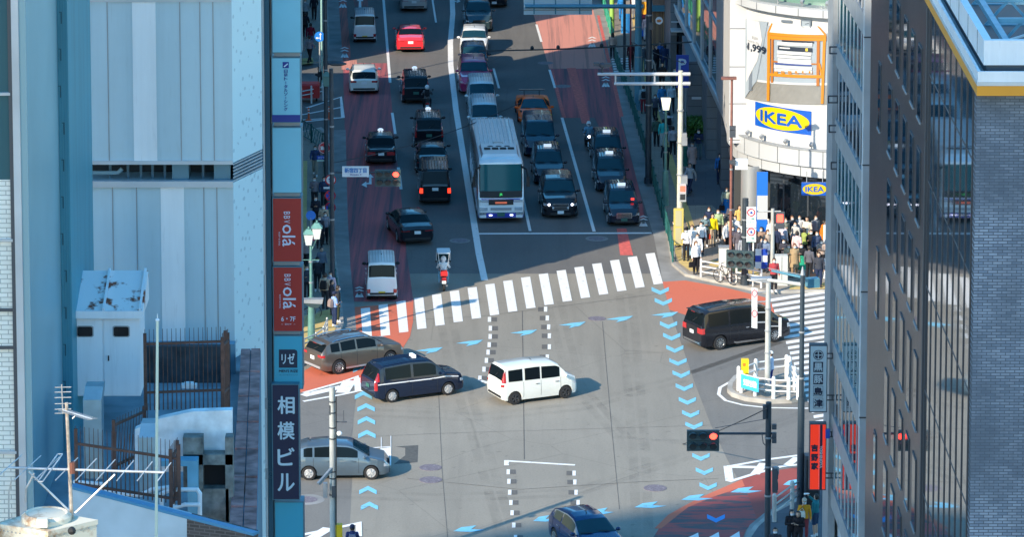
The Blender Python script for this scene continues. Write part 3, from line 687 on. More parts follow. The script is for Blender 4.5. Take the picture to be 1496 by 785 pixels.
    text(tx, '¥', (ux(1086.5), zc(1086.5, 67)), None, None, h=.28, mi=0, fn=fn)
    text(tx, 'サイドテーブル', (ux(1094), zc(1094, 61)), None, None, h=.13, mi=0, fn=fn); text(tx, 'ネスト', (ux(1096), zc(1096, 55)), None, None, h=.16, mi=0, fn=fn)
    tx.build('price_lettering', cK, P)
    # rectangular sign with oval
    Sg = thing('store_sign', 'large blue rectangular sign with yellow oval and blue letters on the white drum', 'sign', (cyl(ux(1133), 0).x, cyl(ux(1133), 0).y, zc(1133, 175)))
    LB = pm('sign_blue', (.004, .085, .42), .35); LY = pm('sign_yellow', (.62, .43, .0), .35)
    u0, u1 = ux(1095.5), ux(1171); za, zb = zc(1133, 192), zc(1133, 157)
    um, zm, ru, rz_ = (u0+u1)/2, (za+zb)/2, (u1-u0)/2, (zb-za)/2
    m_ = MB(); sheet(m_, u0, u1, za, zb, .03); m_.build('blue_board', LB, Sg)
    m_ = MB(); n = 40; vs = [cyl(um-ru*.95*math.cos(math.pi*i/n), zm+s_*rz_*.90*math.sin(math.pi*i/n), .045) for i in range(n+1) for s_ in (-1, 1)]
    m_.add(vs, [(2*i, 2*i+2, 2*i+3, 2*i+1) for i in range(n)]); m_.build('yellow_oval', LY, Sg)
    m_ = MB(); text(m_, 'IKEA', (um, zm), None, None, w=ru*1.45, h=rz_*.88, fn=lambda u, z: cyl(u, z, .06), fat=.035); m_.build('letters', LB, Sg)
    # small hanging sign by the entrance
    c = A(1190, 276, TC.y-R_T-.3); Hs = thing('hanging_sign', 'small hanging blue and yellow oval sign above the store entrance', 'sign', (c.x, c.y, c.z-.5))
    W_, Z_ = .66, .33
    m_ = MB(); m_.box(c, (W_*2, .14, Z_*2)); m_.build('sign_box', LB, Hs)
    m_ = MB(); vs = [c+V((0, -.075, 0))]+[c+V((W_*.92*math.cos(2*math.pi*i/n), -.075, Z_*.85*math.sin(2*math.pi*i/n))) for i in range(n)]
    m_.add(vs, [(0, i+1, (i+1) % n+1) for i in range(n)]); m_.build('yellow_oval', LY, Hs)
    m_ = MB(); text(m_, 'IKEA', c+V((0, -.082, 0)), (1, 0, 0), (0, 0, 1), w=.92, h=.26, fat=.012); m_.build('letters', LB, Hs)
    m_ = MB(); m_.tube(c+V((-.4, 0, Z_)), c+V((-.4, 0, .9)), .02); m_.tube(c+V((.4, 0, Z_)), c+V((.4, 0, .9)), .02); m_.build('hanger', M_STEEL, Hs)
    # ground floor: columns, recessed shop front, interior
    colm = pm('column_metal', (.42, .44, .45), .35, .5, var=.06, vs=.6)
    p = A(1099, 300, cyl(ux(1099), 0).y+.2); m_ = MB(); m_.lathe([(.60, .1), (.60, z_l0+.1)], (p.x, p.y, 0), 24); m_.build('round_column', colm, T, True)
    p2 = A(1250, 300, TC.y-R_T+1.0); m_ = MB(); m_.lathe([(.60, .1), (.60, z_l0+.1)], (p2.x, p2.y, 0), 24); m_.build('round_column', colm, T, True)
    yb = TC.y+1.5
    m_ = MB(); m_.bb((xl+.5, yb, .1), (36, yb+.3, z_l0+2)); m_.build('shop_back_wall', pm('shop_dark', (.05, .055, .06), .6), T)
    m_ = MB(); m_.bb((xl+.2, ys_+.6, z_l0-.3), (36, yb+.1, z_l0-.1)); m_.build('ceiling', M_DGREY, T)
    yf = TC.y-R_T+3.2
    for i in range(8):
        m_ = MB(); x = p.x+1.6+i*1.25; m_.bb((x-.04, yf, .1), (x+.04, yf+.1, z_l0)); m_.build('shopfront_mullion', M_DGREY, T)
    m_ = MB(); m_.bb((p.x+.9, yf+.03, .9), (p.x+4.2, yf+.06, z_l0-.2)); m_.build('shop_window', M_BGLASS, T)
    b = A(1113, 345, yf-1.4); m_ = MB(); m_.bb((b.x-.28, b.y, .12), (b.x+.28, b.y+.12, z_l0)); o = m_.build('blue_banner', pm('banner_blue', (.01, .14, .55), .5), T)
    zz = zat(297, b.y); m_ = MB(); m_.bb((b.x-.26, b.y-.02, zz-.85), (b.x+.28, b.y-.005, zz+.4)); m_.build('notice', cW, o)
    for i, (x, z, s) in enumerate([(1138, 318, .5), (1145, 325, .45), (1150, 316, .4), (1133, 328, .4)]):
        q = A(x, z, yf+.9); m_ = MB()
        for j in range(5): m_.ell(q+V((random.uniform(-.2, .2), random.uniform(-.1, .1), random.uniform(-.2, .2))), (s*.6, .3, s*.5), 7, 4)
        m_.build('display_plant', pm('display_green', (.08, .16, .06), .7), T)
    for x, z, c_ in ((1122, 336, (.7, .68, .6)), (1165, 305, (.5, .5, .5)), (1188, 312, (.45, .2, .12)), (1206, 300, (.6, .6, .55))):
        q = A(x, z, yf+1.2); m_ = MB(); m_.box(q, (.8, .1, .5)); m_.box(q-V((0, 0, .55)), (.7, .5, .5)); m_.build('display_shelf', pm('disp%d' % x, c_, .6), T)
store()

# ---- glass fronted building beyond the store, with overhanging upper floors
def glass_overhang():
    a = G(1061, 184, 4.4); b = G(1009, 70, 4.4); u = (b-a).normalized(); Ln = (b-a).length+30; nr = V((u.y, -u.x, 0))
    T = thing('glass_building', 'building with a reflective glass upper front overhanging the pavement past the store', 'building', (a.x+4, a.y+8, 0))
    q = lambda s, o, z: V((a.x+u.x*s+nr.x*o, a.y+u.y*s+nr.y*o, z))
    def blk(name, s0, s1, o0, o1, z0, z1, mat):
        m_ = MB(); m_.hexa([q(s0, o0, z0), q(s1, o0, z0), q(s1, o1, z0), q(s0, o1, z0), q(s0, o0, z1), q(s1, o0, z1), q(s1, o1, z1), q(s0, o1, z1)]); return m_.build(name, mat, T)
    blk('soffit_beam', 0, Ln, 0, .5, 4.4, 4.9, M_WFRAME); blk('beam_flashing', 0, Ln, -.06, .0, 4.86, 4.97, M_PANELW)
    blk('glass_front', 0, Ln, .10, .3, 4.9, 34, glassy('street_glass', (.03, .07, .10), .02, 1.))
    for i in range(12):
        s = .1+i*5.2; blk('mullion', s, s+.12, .0, .12, 4.9, 34, M_WFRAME)
    for k in range(6): blk('transom', 0, Ln, .02, .13, 8.6+k*3.8, 8.75+k*3.8, M_WFRAME)
    blk('end_wall', -.15, 0, .05, 5, 4.4, 34, M_WFRAME)
    blk('soffit', 0, Ln, .5, 9, 4.5, 4.6, M_STEEL)
    # recessed ground floor in dark stone
    def face(px0, px1, pyb, zt, dep):
        p0 = G(px0, pyb, .14); x1 = xat(px1, p0.y); m_ = MB(); m_.bb((p0.x, p0.y, 0), (x1, p0.y+dep, zt)); m_.build('stone_wall', M_STONEB, T)
    face(1032, 1075, 232, 4.5, 6); face(1004, 1036, 198, 4.5, 8); face(1053, 1078, 276, 4.5, 5)
    p0 = G(1007, 198, .14); m_ = MB(); m_.box((p0.x+.4, p0.y-.03, zat(143, p0.y)), (.55, .05, .14)); m_.build('wall_plate', cWp, T)
cWp = pm('plate_white', (.6, .62, .65), .5)
glass_overhang()
def hedge_clump(name, label, cat, corners, z0, z1, cols_, n=1400, ls=.11):
    m_ = MB(); rnd = random.Random(5)
    xs = [c.x for c in corners]; ys = [c.y for c in corners]
    for i in range(n):
        a, b = rnd.random(), rnd.random(); p = corners[0].lerp(corners[1], a).lerp(corners[3].lerp(corners[2], a), b)
        h = z1+.12*noise.noise(p*1.7)
        z = lerp(z0, h, rnd.random()**.5); e = V([rnd.gauss(0, 1) for _ in range(3)]).normalized(); f = e.orthogonal().normalized(); g_ = e.cross(f); s = ls*rnd.uniform(.6, 1.3); c = V((p.x, p.y, z))
        m_.add([c-f*s, c+g_*s*.5, c+f*s, c-g_*s*.5], [(0, 1, 2, 3)], rnd.choice((0, 0, 1)))
    return tag(m_.build(name, cols_), label, cat)
LF = [pm('leaf_green', (.05, .13, .02), .6), pm('leaf_bright', (.09, .20, .03), .6)]
hedge_clump('hedge', 'bright green clipped hedge in front of the dark stone wall', 'hedge', [G(1000, 210, .14), G(1032, 210, .14), G(1034, 188, .14), G(1002, 188, .14)], .2, 1.35, LF, 2600, .13)

# ---- further up the right side: street fronts at the top edge
def far_fronts():
    def front(name, label, px0, px1, pyb, dep, zt, mat, cat='building'):
        p0 = G(px0, pyb, .14); x1 = xat(px1, p0.y); T = thing(name, label, cat, ((p0.x+x1)/2, p0.y+dep/2, .1))
        m_ = MB(); m_.bb((p0.x, p0.y, .1), (x1, p0.y+dep, zt)); m_.build('wall', mat, T); return T, p0, x1
    wd_ = brick('timber_boards', (.34, .20, .11), (.28, .16, .09), (.10, .05, .03), .22, 4., .7, .02, 'xz', .3)
    T, p0, x1 = front('timber_shopfront', 'brown timber clad shopfront beneath a balcony at the top right', 953, 975, 72, 9, 2.7, wd_)
    m_ = MB(); m_.bb((p0.x-.1, p0.y-.5, 2.7), (x1+.3, p0.y+9, 3.1)); m_.build('canopy', pm('teal_canopy', (.04, .17, .24), .5), T)
    for i in range(12):
        m_ = MB(); x = lerp(p0.x, x1, (i+.5)/12); m_.bb((x-.03, p0.y-.45, 3.1), (x+.03, p0.y-.4, 4.9)); m_.build('balcony_slat', pm('slat_brown', (.3, .17, .12), .6), T)
    m_ = MB(); m_.bb((p0.x, p0.y-.1, 3.1), (x1, p0.y+9, 9)); m_.build('upper_wall', pm('dim_wall', (.16, .12, .10), .8), T)
    for i in range(3):
        m_ = MB(); m_.bb((p0.x+.05+i*.35, p0.y-.03, .2), (p0.x+.2+i*.35, p0.y, 2.6)); m_.build('post', pm('post_brown', (.2, .11, .07), .6), T)
    T, p0, x1 = front('stone_office', 'grey stone office block with a dark entrance at the top right', 979, 1008, 118, 26, 30, M_STONEB)
    m_ = MB(); m_.bb((x1-.9, p0.y-.02, .2), (x1-.4, p0.y, 30)); m_.build('dark_bay', M_BGLASS, T)
    m_ = MB(); m_.bb((p0.x+.02, p0.y-.02, .2), (p0.x+.5, p0.y, 3)); m_.build('entrance', M_DGREY, T)
    m_ = MB(); m_.bb((p0.x, p0.y-.9, 3.4), (p0.x+1.2, p0.y, 3.46)); m_.tube((p0.x, p0.y-.9, 4.0), (p0.x+1.2, p0.y-.9, 4.0), .04); m_.tube((p0.x+1.15, p0.y-.9, 2.4), (p0.x+1.15, p0.y-.9, 4.3), .06); m_.tube((p0.x, p0.y-.9, 3.4), (p0.x+1.2, p0.y-.9, 3.4), .05); m_.build('balcony_rail', M_WFRAME, T)
    q = G(985, 112, .14); m_ = MB(); m_.bb((q.x-.15, q.y-.2, 1.1), (q.x+.7, q.y-.1, 2.4)); tag(m_.build('advertising_board', pm('board_red', (.30, .02, .05), .5)), 'dull red board leaning by the grey stone office entrance', 'board')
far_fronts()
# ---- left foreground
def tall_left():
    # leftmost glass tower whose lower panes carry a white brick reflection as surface colour
    D = 86.; T = thing('glass_tower', 'glass fronted tower at the left edge with white tiles and dark panes', 'building', (xat(-10, D), D+3, 0))
    x0, x1 = xat(-160, D), xat(20, D); zt = 44
    zmid = zat(262, D)
    m_ = MB(); m_.bb((x0, D, 0), (xat(43, D), D+6, zt)); m_.build('structure', pm('tower_metal', (.26, .46, .54), .4, .4, var=.08, vs=.3), T)
    m_ = MB(); m_.bb((x0, D-.03, 0), (x1-.03, D-.005, zmid)); m_.build('brick_reflection', M_WBRICK, T)  # reflected white brick put into the panel's pattern and colour
    m_ = MB(); m_.bb((x0, D-.03, zmid), (x1-.03, D-.005, zt)); m_.build('glass', M_BGLASS2, T)
    m_ = MB(); m_.bb((x1-.03, D-.09, 0), (x1+.05, D, zt)); m_.build('mullion', M_DGREY, T)
    m_ = MB(); m_.bb((x1+.05, D-.12, 0), (xat(34, D), D, zt)); m_.build('fin', M_WFRAME, T)
    m_ = MB(); m_.bb((xat(34, D), D-.06, 0), (xat(44, D), D, zt)); m_.build('fin', pm('fin_blue', (.22, .38, .46), .4, .3), T)
    for py in (-60, 136, 350, 452, 507, 660, 820):
        m_ = MB(); z = zat(py, D); m_.bb((x0, D-.10, z-.03), (x1, D-.03, z+.03)); m_.build('transom', M_WFRAME if py in (136, 350, 660) else M_DGREY, T)
    # teal ribbed wall with scattered slots
    D = 92.; T = thing('teal_building', 'tall teal ribbed metal wall dotted with small slots', 'building', (xat(74, D), D+3, 0))
    x0, x1 = xat(38, D), xat(104, D)
    TL = streaky('teal_cladding', (.055, .26, .35), .4, .5, .1); TD = pm('teal_cladding_dark', (.015, .085, .12), .5, .25)
    m_ = MB(); m_.bb((x0, D, 0), (x1, D+5, zt)); m_.build('wall', TL, T)
    m_ = MB()
    for i in range(18):
        x = lerp(x0, x1, (i+.5)/18); m_.bb((x-.008, D-.018, 0), (x+.008, D, zt))
    m_.build('ribs', TL, T)
    rnd = random.Random(3); m_ = MB()
    for k in range(16):
        for j in range(4):
            px = [97, 85, 74, 62][j] - (k % 4)*1.5; py = -20+k*54+j*58*((k % 2)*.3+.8)
            z = zat(py, D); x = xat(px, D); m_.bb((x-.012, D-.024, z), (x+.012, D-.001, z+.26)); m_.bb((x-.05, D-.022, z+.255), (x+.012, D-.001, z+.27))
    m_.build('slots', TD, T)
    # grey panelled building
    D = 100.; T = thing('panelled_building', 'pale blue-grey panelled building with white stripes and a dark plant gap', 'building', (xat(240, D), D+6, 0))
    xa, xb = xat(99, D), xat(342, D); xc = xat(385, D); g0, g1 = zat(238, D), zat(267, D)
    m_ = MB(); m_.bb((xa, D, 0), (xb, D+5, g1)); m_.bb((xa, D, g0), (xb, D+5, zt)); m_.build('wall', M_PANEL, T)
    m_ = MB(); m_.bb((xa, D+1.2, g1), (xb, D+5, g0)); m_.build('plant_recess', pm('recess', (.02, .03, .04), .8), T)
    m_ = MB(); m_.bb((xa, D-.06, g0-.03), (xb, D, g0+.06)); m_.build('ledge', M_WFRAME, T); m_ = MB(); m_.bb((xa, D-.08, g1-.10), (xb, D+.1, g1+.05)); m_.build('ledge', M_WFRAME, T)
    zt2 = zat(2, D); m_ = MB(); m_.bb((xa, D-.05, zt2), (xb, D, zt2+.05)); m_.build('ledge', M_WFRAME, T)
    for px0, px1, up in ((198, 232, 1), (236, 270, 0)):
        m_ = MB(); m_.bb((xat(px0, D), D-.02, g0+.06 if up else 0), (xat(px1, D), D-.002, zt2 if up else g1-.1)); m_.build('white_panel', M_PANELW, T)
    for px in (127, 162, 267, 296, 315): m_ = MB(); m_.bb((xat(px, D)-.012, D-.012, g0+.06), (xat(px, D)+.012, D-.002, zt2)); m_.build('panel_joint', M_STEEL, T)
    for px in (131, 166, 201, 299, 318): m_ = MB(); m_.bb((xat(px, D)-.012, D-.012, 0), (xat(px, D)+.012, D-.002, g1-.1)); m_.build('panel_joint', M_STEEL, T)
    # plant inside the gap
    for px, w_ in ((264, 24), (325, 24)):
        m_ = MB(); m_.bb((xat(px-w_/2, D), D+.25, g1), (xat(px+w_/2, D), D+.9, g0-.05)); m_.build('louvre_box', pm('louvre', (.12, .24, .32), .5, .3), T)
    for px in (132, 160, 186, 205, 222, 240, 296): m_ = MB(); m_.bb((xat(px, D)-.03, D+.5, g1), (xat(px, D)+.03, D+.56, g0)); m_.build('strut', pm('strut_blue', (.06, .14, .2), .5), T)
    m_ = MB(); m_.path([(xat(128, D), D+.4, g1+.16), (xat(172, D), D+.4, g1+.16), (xat(178, D), D+.4, g1+.26)], .05, 8); m_.build('pipe', pm('pipe_blue', (.2, .33, .4), .4), T)
    # chamfered corner with dotted perforated cladding
    PF = NG('perforated_cladding', .5, .4); vor = PF.n.new('ShaderNodeTexVoronoi'); vor.inputs['Scale'].default_value = 4.2; PF.L.new(PF.tc, vor.inputs[0])
    r_ = PF.n.new('ShaderNodeMapRange'); PF.L.new(vor.outputs['Distance'], r_.inputs[0]); r_.inputs[1].default_value = .20; r_.inputs[2].default_value = .24; r_.inputs[3].default_value = 0; r_.inputs[4].default_value = 1
    PF.color(PF.mix(r_.outputs[0], (.44, .58, .63), (.60, .76, .80)))
    xd, xe = xat(385, D+1.6), xat(380, D+5)
    def ch(z0, z1, mat, nm, o=0):
        m_ = MB(); m_.hexa([(xb, D-o, z0), (xd, D+1.6-o, z0), (xe, D+5, z0), (xb, D+5, z0), (xb, D-o, z1), (xd, D+1.6-o, z1), (xe, D+5, z1), (xb, D+5, z1)]); m_.build(nm, mat, T)
    ch(0, g1, PF.m, 'corner_cladding'); ch(g0, zt, PF.m, 'corner_cladding')
    for k in range(6): z = lerp(g1+.02, g0-.06, k/5); ch(z, z+.03, M_WFRAME, 'louvre_blade')
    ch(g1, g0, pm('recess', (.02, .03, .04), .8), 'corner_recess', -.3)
    # thin dark service strip between building and sign column
    D2 = 106.; S_ = thing('service_duct', 'narrow run of dark pipes and ducts beside the sign column', 'pipes', (xat(391, D2), D2, 0))
    m_ = MB(); m_.bb((xat(382, D2), D2, 0), (xat(397, D2), D2+.6, zt)); m_.build('backing', pm('duct_teal', (.012, .045, .065), .5, .3, var=.2, vs=1), S_)
    m_ = MB(); m_.tube((xat(387, D2), D2-.05, 0), (xat(387, D2), D2-.05, zt), .045); m_.build('pipe', M_WFRAME, S_)
    m_ = MB(); m_.tube((xat(383, D2), D2-.05, 0), (xat(383, D2), D2-.05, zt), .05); m_.build('pipe', pm('pipe_green', (.01, .12, .09), .5), S_)
    m_ = MB(); m_.bb((xat(389.5, D2), D2-.1, 0), (xat(396.5, D2), D2, zt)); m_.build('steel_post', pm('post_blue', (.025, .085, .13), .45, .4), S_)
    m_ = MB(); m_.tube((xat(386, D2), D2-.12, zat(290, D2)), (xat(385, D2), D2-.12, zat(400, D2)), .06); m_.build('cable', M_WFRAME, S_)
tall_left()

def rooftop():
    zr = 24.0
    # roof block
    D1 = 97.; B = thing('low_building', 'low building whose cluttered shaded roof fills the lower left', 'building', (-9.5, 90, 0))
    m_ = MB(); m_.prism([G(60, 800, zr), G(340, 800, zr), G(352, 512, zr), G(60, 512, zr)], 0, zr); m_.build('roof_slab', pm('roof_concrete', (.20, .25, .29), .85, var=.35, vs=.9), B)
    BR = pm('weathered_coping', (.40, .20, .18), .85, 0, .08, var=.5, vs=2.5, bump=.3, bs=9)
    zc_ = zr+.5
    c = [G(352, 512, zc_), G(381, 512, zc_), G(375, 790, zc_), G(334, 790, zc_)]
    m_ = MB(); m_.prism(c, 0, zc_); o = m_.build('parapet', pm('parapet_blue', (.13, .24, .32), .7, var=.2, vs=2), B)
    m_ = MB()
    for i in range(7):
        for j in (0, 1):
            f = lambda a, b: c[0].lerp(c[1], a).lerp(c[3].lerp(c[2], a), b)
            q = [f(j*.5+.02, i/7+.004), f(j*.5+.48, i/7+.004), f(j*.5+.48, (i+1)/7-.004), f(j*.5+.02, (i+1)/7-.004)]
            m_.prism(q, zc_+.002, zc_+.05+.01*((i+j) % 2))
    m_.build('coping', BR, B)
    m_ = MB(); p = A(376.5, 640, 92); m_.bb((p.x-.06, 84, 0), (p.x+.02, 92, zc_+.02)); m_.build('rusty_edge', pm('rust_red', (.16, .06, .04), .8, var=.3, vs=5), B)
    # upstand wall behind, recess
    m_ = MB(); a = G(212, 512, zr+.6); m_.bb((a.x, a.y, zr), (G(352, 512, zr).x, a.y+.3, zr+.75)); m_.build('back_parapet', pm('parapet_blue', (.13, .24, .32), .7), B)
    m_ = MB(); a = G(215, 560, zr); m_.bb((a.x, a.y, zr), (G(340, 545, zr).x, a.y+.2, zr+.9)); m_.build('dark_recess_wall', pm('grimy_dark', (.035, .045, .055), .9, var=.4, vs=3), B)
    WS = pm('peeling_white_wall', (.66, .70, .72), .8, var=.25, vs=2.5, bump=.2)
    # curved white stair wall
    D = 87.2; pts = [(197, 628), (235, 612), (280, 602), (339, 600)]
    m_ = MB()
    top = [A(x, y, D) for x, y in pts]; bot = [A(x, 690, D) for x, y in pts]
    m_.add([*top, *bot, *[t+V((0, .25, 0)) for t in top], *[t+V((0, .25, 0)) for t in bot]], [(i+4, i+5, i+1, i) for i in range(3)]+[(i, i+1, i+9, i+8) for i in range(3)]+[(0, 8, 12, 4), (3, 7, 15, 11)])
    m_.build('stair_wall', WS, B)
    # grimy concrete posts and doorway at right
    GC = pm('grimy_concrete', (.16, .17, .16), .9, var=.6, vs=4, bump=.4, bs=8)
    D = 86.6
    for (x0, y0, x1, y1) in ((268, 640, 296, 720), (330, 640, 340, 770), (296, 715, 334, 770), (268, 665, 340, 680)):
        m_ = MB(); a, b = A(x0, y1, D), A(x1, y0, D); m_.bb((a.x, D, a.z), (b.x, D+.35, b.z)); m_.build('concrete_post', GC, B)
    m_ = MB(); a, b = A(296, 716, D), A(330, 680, D); m_.bb((a.x, D+.3, a.z), (b.x, D+.36, b.z)); m_.build('dark_opening', pm('void', (.01, .01, .012), .9), B)
    for (x0, y0, x1, y1) in ((236, 668, 290, 676), (276, 676, 290, 755)):
        m_ = MB(); a, b = A(x0, y1, D-.2), A(x1, y0, D-.2); m_.bb((a.x, D-.5, a.z), (b.x, D-.15, b.z)); m_.build('blue_beam', pm('beam_blue', (.12, .33, .46), .6, var=.15, vs=2), B)
    # near parapet: blue grey wall, dark brick end
    D = 82.; m_ = MB()
    a = [A(100, 714, D), A(273, 758, D-.9), A(273, 830, D-.9), A(100, 830, D)]; b = [p+V((.08, .35, 0)) for p in a]
    m_.hexa([a[3], a[2], b[2], b[3], a[0], a[1], b[1], b[0]]); m_.build('near_parapet', pm('parapet_grey', (.38, .48, .55), .7, var=.12, vs=1.5), B)
    m_ = MB(); a = [A(100, 710.5, D-.02), A(370, 780, D-1.4), A(370, 784, D-1.4), A(100, 714.5, D-.02)]; b = [p+V((.1, .38, -.06)) for p in a]
    m_.hexa([a[3], a[2], b[2], b[3], a[0], a[1], b[1], b[0]]); m_.build('parapet_cap', pm('cap_blue', (.05, .22, .38), .5), B)
    m_ = MB(); a = [A(273, 758, D-.9), A(370, 783, D-1.4), A(370, 830, D-1.4), A(273, 830, D-.9)]; b = [p+V((.08, .35, 0)) for p in a]
    m_.hexa([a[3], a[2], b[2], b[3], a[0], a[1], b[1], b[0]]); m_.build('brick_end', brick('black_brick', (.05, .045, .045), (.08, .07, .07), (.12, .11, .11), .21, .07, .7, .01, 'xz', .2), B)
    # shed
    D = 93.; S_ = thing('rooftop_shed', 'white steel rooftop shed with double doors, two small windows and a rusty roof', 'shed', (xat(156, D), D+.6, zr))
    SW = streaky('shed_white', (.74, .78, .82), .22, .5, 0, 3); SR = NG('rust_stained_roof', .6)
    SR.color(SR.mix(SR.noise(1.7, None, 6, .6, .56, .62), (.74, .75, .76), SR.mix(SR.noise(6, None), (.28, .07, .03), (.14, .05, .03))))
    xa, xb = xat(107, D), xat(203, D); za, zb, zt = zat(579, D), zat(462, D), zat(425, D)
    m_ = MB(); m_.bb((xa, D, za), (xb, D+1.3, zb)); m_.build('box_body', SW, S_)
    for i, (p0, p1) in enumerate(((107.5, 149), (150, 203))):
        m_ = MB(); m_.bb((xat(p0, D)+.01, D-.03, za+.02), (xat(p1, D)-.01, D, zb-.02)); d_ = m_.build('door', SW, S_)
        cx = xat(123 if i == 0 else 176, D); z = zat(484, D); m_ = MB()
        ring = lambda r, h, y: [(cx+r*.17*sx*(1 if abs(k) != 1 else .8), y, z+h*.11*sz*(1 if abs(k) != 2 else .8)) for sx, sz, k in ((-1, -1, 1), (1, -1, 1), (1, -1, 2), (1, 1, 2), (1, 1, 1), (-1, 1, 1), (-1, 1, 2), (-1, -1, 2))]
        m_.rings([ring(1.15, 1.2, D-.045), ring(1.15, 1.2, D-.03)]); w_ = m_.build('window', M_STEEL, d_)
        m_ = MB(); m_.rings([ring(1, 1, D-.055), ring(1, 1, D-.04)]); m_.build('pane', pm('dark_pane', (.005, .008, .01), .2), w_)
        if i: m_ = MB(); m_.box((xat(157, D), D-.05, zat(523, D)), (.03, .04, .12)); m_.build('handle', M_DARK_, d_)
    m_ = MB(); m_.hexa([(xa-.03, D-.12, zb), (xb+.08, D-.12, zb), (xb+.08, D+1.6, zb), (xa-.03, D+1.6, zb), (xa-.03, D-.12, zb+.13), (xb+.08, D-.12, zb+.13), (xb+.08, D+1.5, zt+.10), (xa-.03, D+1.5, zt+.10)]); r_ = m_.build('roof', SR.m, S_)
    m_ = MB(); m_.bb((xa-.04, D-.17, zb-.02), (xb+.09, D-.12, zb+.16)); m_.build('gutter', SW, r_)
    for px in (151, 204): m_ = MB(); m_.bar((xat(px, D), D-.12, zb+.18), (xat(px, D), D+1.5, zt+.14), .05, .05); m_.build('roof_seam', SW, r_)
    # air ducts, pipes
    D = 88.5
    for (x0, y0, x1, y1, lb) in ((123, 585, 148, 700, 'tall pale metal air duct standing beside the shed'), (204, 640, 226, 725, 'short pale metal air duct behind the near spiked fence')):
        d_ = D if x0 < 150 else 85.; m_ = MB(); a, b = A(x0, y1, d_), A(x1, y0, d_); m_.bb((a.x, d_, a.z), (b.x, d_+.5, b.z)); m_.hexa([(a.x, d_, b.z), (b.x, d_, b.z), (b.x, d_+.5, b.z), (a.x, d_+.5, b.z), (a.x+.03, d_+.2, b.z+.25), (b.x+.03, d_+.2, b.z+.25), (b.x+.03, d_+.6, b.z+.25), (a.x+.03, d_+.6, b.z+.25)])
        tag(m_.build('air_duct', pm('duct_galv', (.26, .38, .44), .45, .4, var=.15, vs=3)), lb, 'duct')
    WP = pm('white_pipe', (.66, .72, .76), .4)
    for i, (pp, d_, lb) in enumerate([([(110, 705), (150, 708), (152, 718), (165, 719), (166, 728)], 84.6, 'white lagged pipe running along the roof left of the fence'),
            ([(172, 722), (205, 724), (222, 716), (250, 712), (252, 740)], 84.6, 'white lagged pipe bending up at the middle of the roof'),
            ([(236, 745), (236, 722), (250, 716), (288, 716), (292, 722), (292, 765)], 84.3, 'thick white pipe arching beside the blue beam'),
            ([(244, 745), (270, 738), (290, 738)], 84.2, 'short white pipe crossing below the arching one')]):
        m_ = MB(); P_ = [A(x, y, d_) for x, y in pp]; m_.path(P_, .045, 8)
        for q in P_: m_.ell(q, (.1, .1, .1), 8, 5)
        tag(m_.build('roof_pipe', WP, None, True), lb, 'pipe', 'white roof pipes')
    # spiked rusty fences
    RU = pm('rusty_iron', (.085, .045, .035), .8, var=.3, vs=8)
    def spikes(label, p0, p1, h, n, dep, rails, lean=0.):
        a, b = A(*p0, dep[0]), A(*p1, dep[1]); T = thing('spiked_fence', label, 'fence', ((a.x+b.x)/2, (a.y+b.y)/2, min(a.z, b.z)), 0, 'spiked fences on the roof')
        m_ = MB()
        for i in range(n):
            p = a.lerp(b, i/(n-1)); m_.tube(p, p+V((lean, 0, h)), .014, .006, 5)
        m_.build('spikes', RU, T)
        for r_ in rails: m_ = MB(); m_.bar(a+V((0, 0, h*r_)), b+V((0, 0, h*r_)), .05, .05); m_.build('rail', RU, T)
        for p in (a, b): m_ = MB(); m_.bar(p, p+V((0, 0, h*.95)), .07, .07); m_.build('post', RU, T)
    spikes('wide spiked iron fence across the back of the roof beside the shed', (213, 600), (330, 596), 1.85, 19, (90.5, 90.5), (.22, .82))
    spikes('short spiked iron fence running forward at the right of the back fence', (326, 605), (334, 596), 1.8, 9, (88.5, 90.5), (.25, .85))
    spikes('leaning spiked fence descending beside the tall air duct', (167, 690), (212, 668), 1.2, 12, (86.5, 88.5), (.1, .85), .08)
    spikes('near spiked iron fence in front of the pipes', (112, 715), (262, 738), 1.35, 24, (84., 83.6), (.08, .72))
    spikes('rusty gate-like fence at the right end of the near fence', (250, 742), (260, 728), 1.3, 7, (83.6, 84.6), (.2, .8))
    # water pipe junction / pale car-shaped vent on the far ledge
    m_ = MB(); p = A(276, 564, 91); m_.box(p, (.35, .2, .08)); m_.box(p+V((0, 0, .05)), (.2, .18, .05)); tag(m_.build('roof_vent', WP), 'small white vent lying on the dark back ledge', 'vent')
    # the foreground pole, antenna, tank
    D = 74.; p = A(230, 468, D); q = A(228, 830, D); T = thing('thin_pole', 'thin pale green pole rising in the lower left foreground', 'pole', q)
    m_ = MB(); m_.tube(q, p, .030, .024, 8); m_.build('shaft', pm('pole_pale', (.55, .66, .58), .4, .2), T); m_ = MB(); m_.tube(p, p+V((0, 0, .12)), .012, .004, 6); m_.ell(p, (.08, .08, .06), 8, 4); m_.build('tip', WP, T)
    D = 68.; AL_ = pm('antenna_alloy', (.5, .5, .5), .4, .5, var=.2, vs=6)
    mz = A(105, 760, D); mt = A(100, 610, D); T = thing('tv_antenna', 'two television antennas on a rusty mast above the rooftop tank', 'antenna', (mz.x, D, mz.z))
    m_ = MB(); m_.tube((mz.x, D, mz.z), (mz.x-.06, D, mt.z+.25), .032, .028, 8); m_.build('mast', pm('mast_rust', (.45, .38, .32), .5, .4, var=.45, vs=9), T)
    m_ = MB(); b0, b1 = A(12, 684, D), A(240, 691, D); m_.tube(b0, b1, .022, .022, 8); m_.build('boom', AL_, T)
    for i in range(9):
        m_ = MB(); c = b0.lerp(b1, i/8); l = .36-.024*i; m_.tube(c+V((-.10-.012*(8-i), -l, -.10)), c+V((.10+.012*(8-i), l, .12)), .010, .010, 6); m_.build('element', AL_, T)
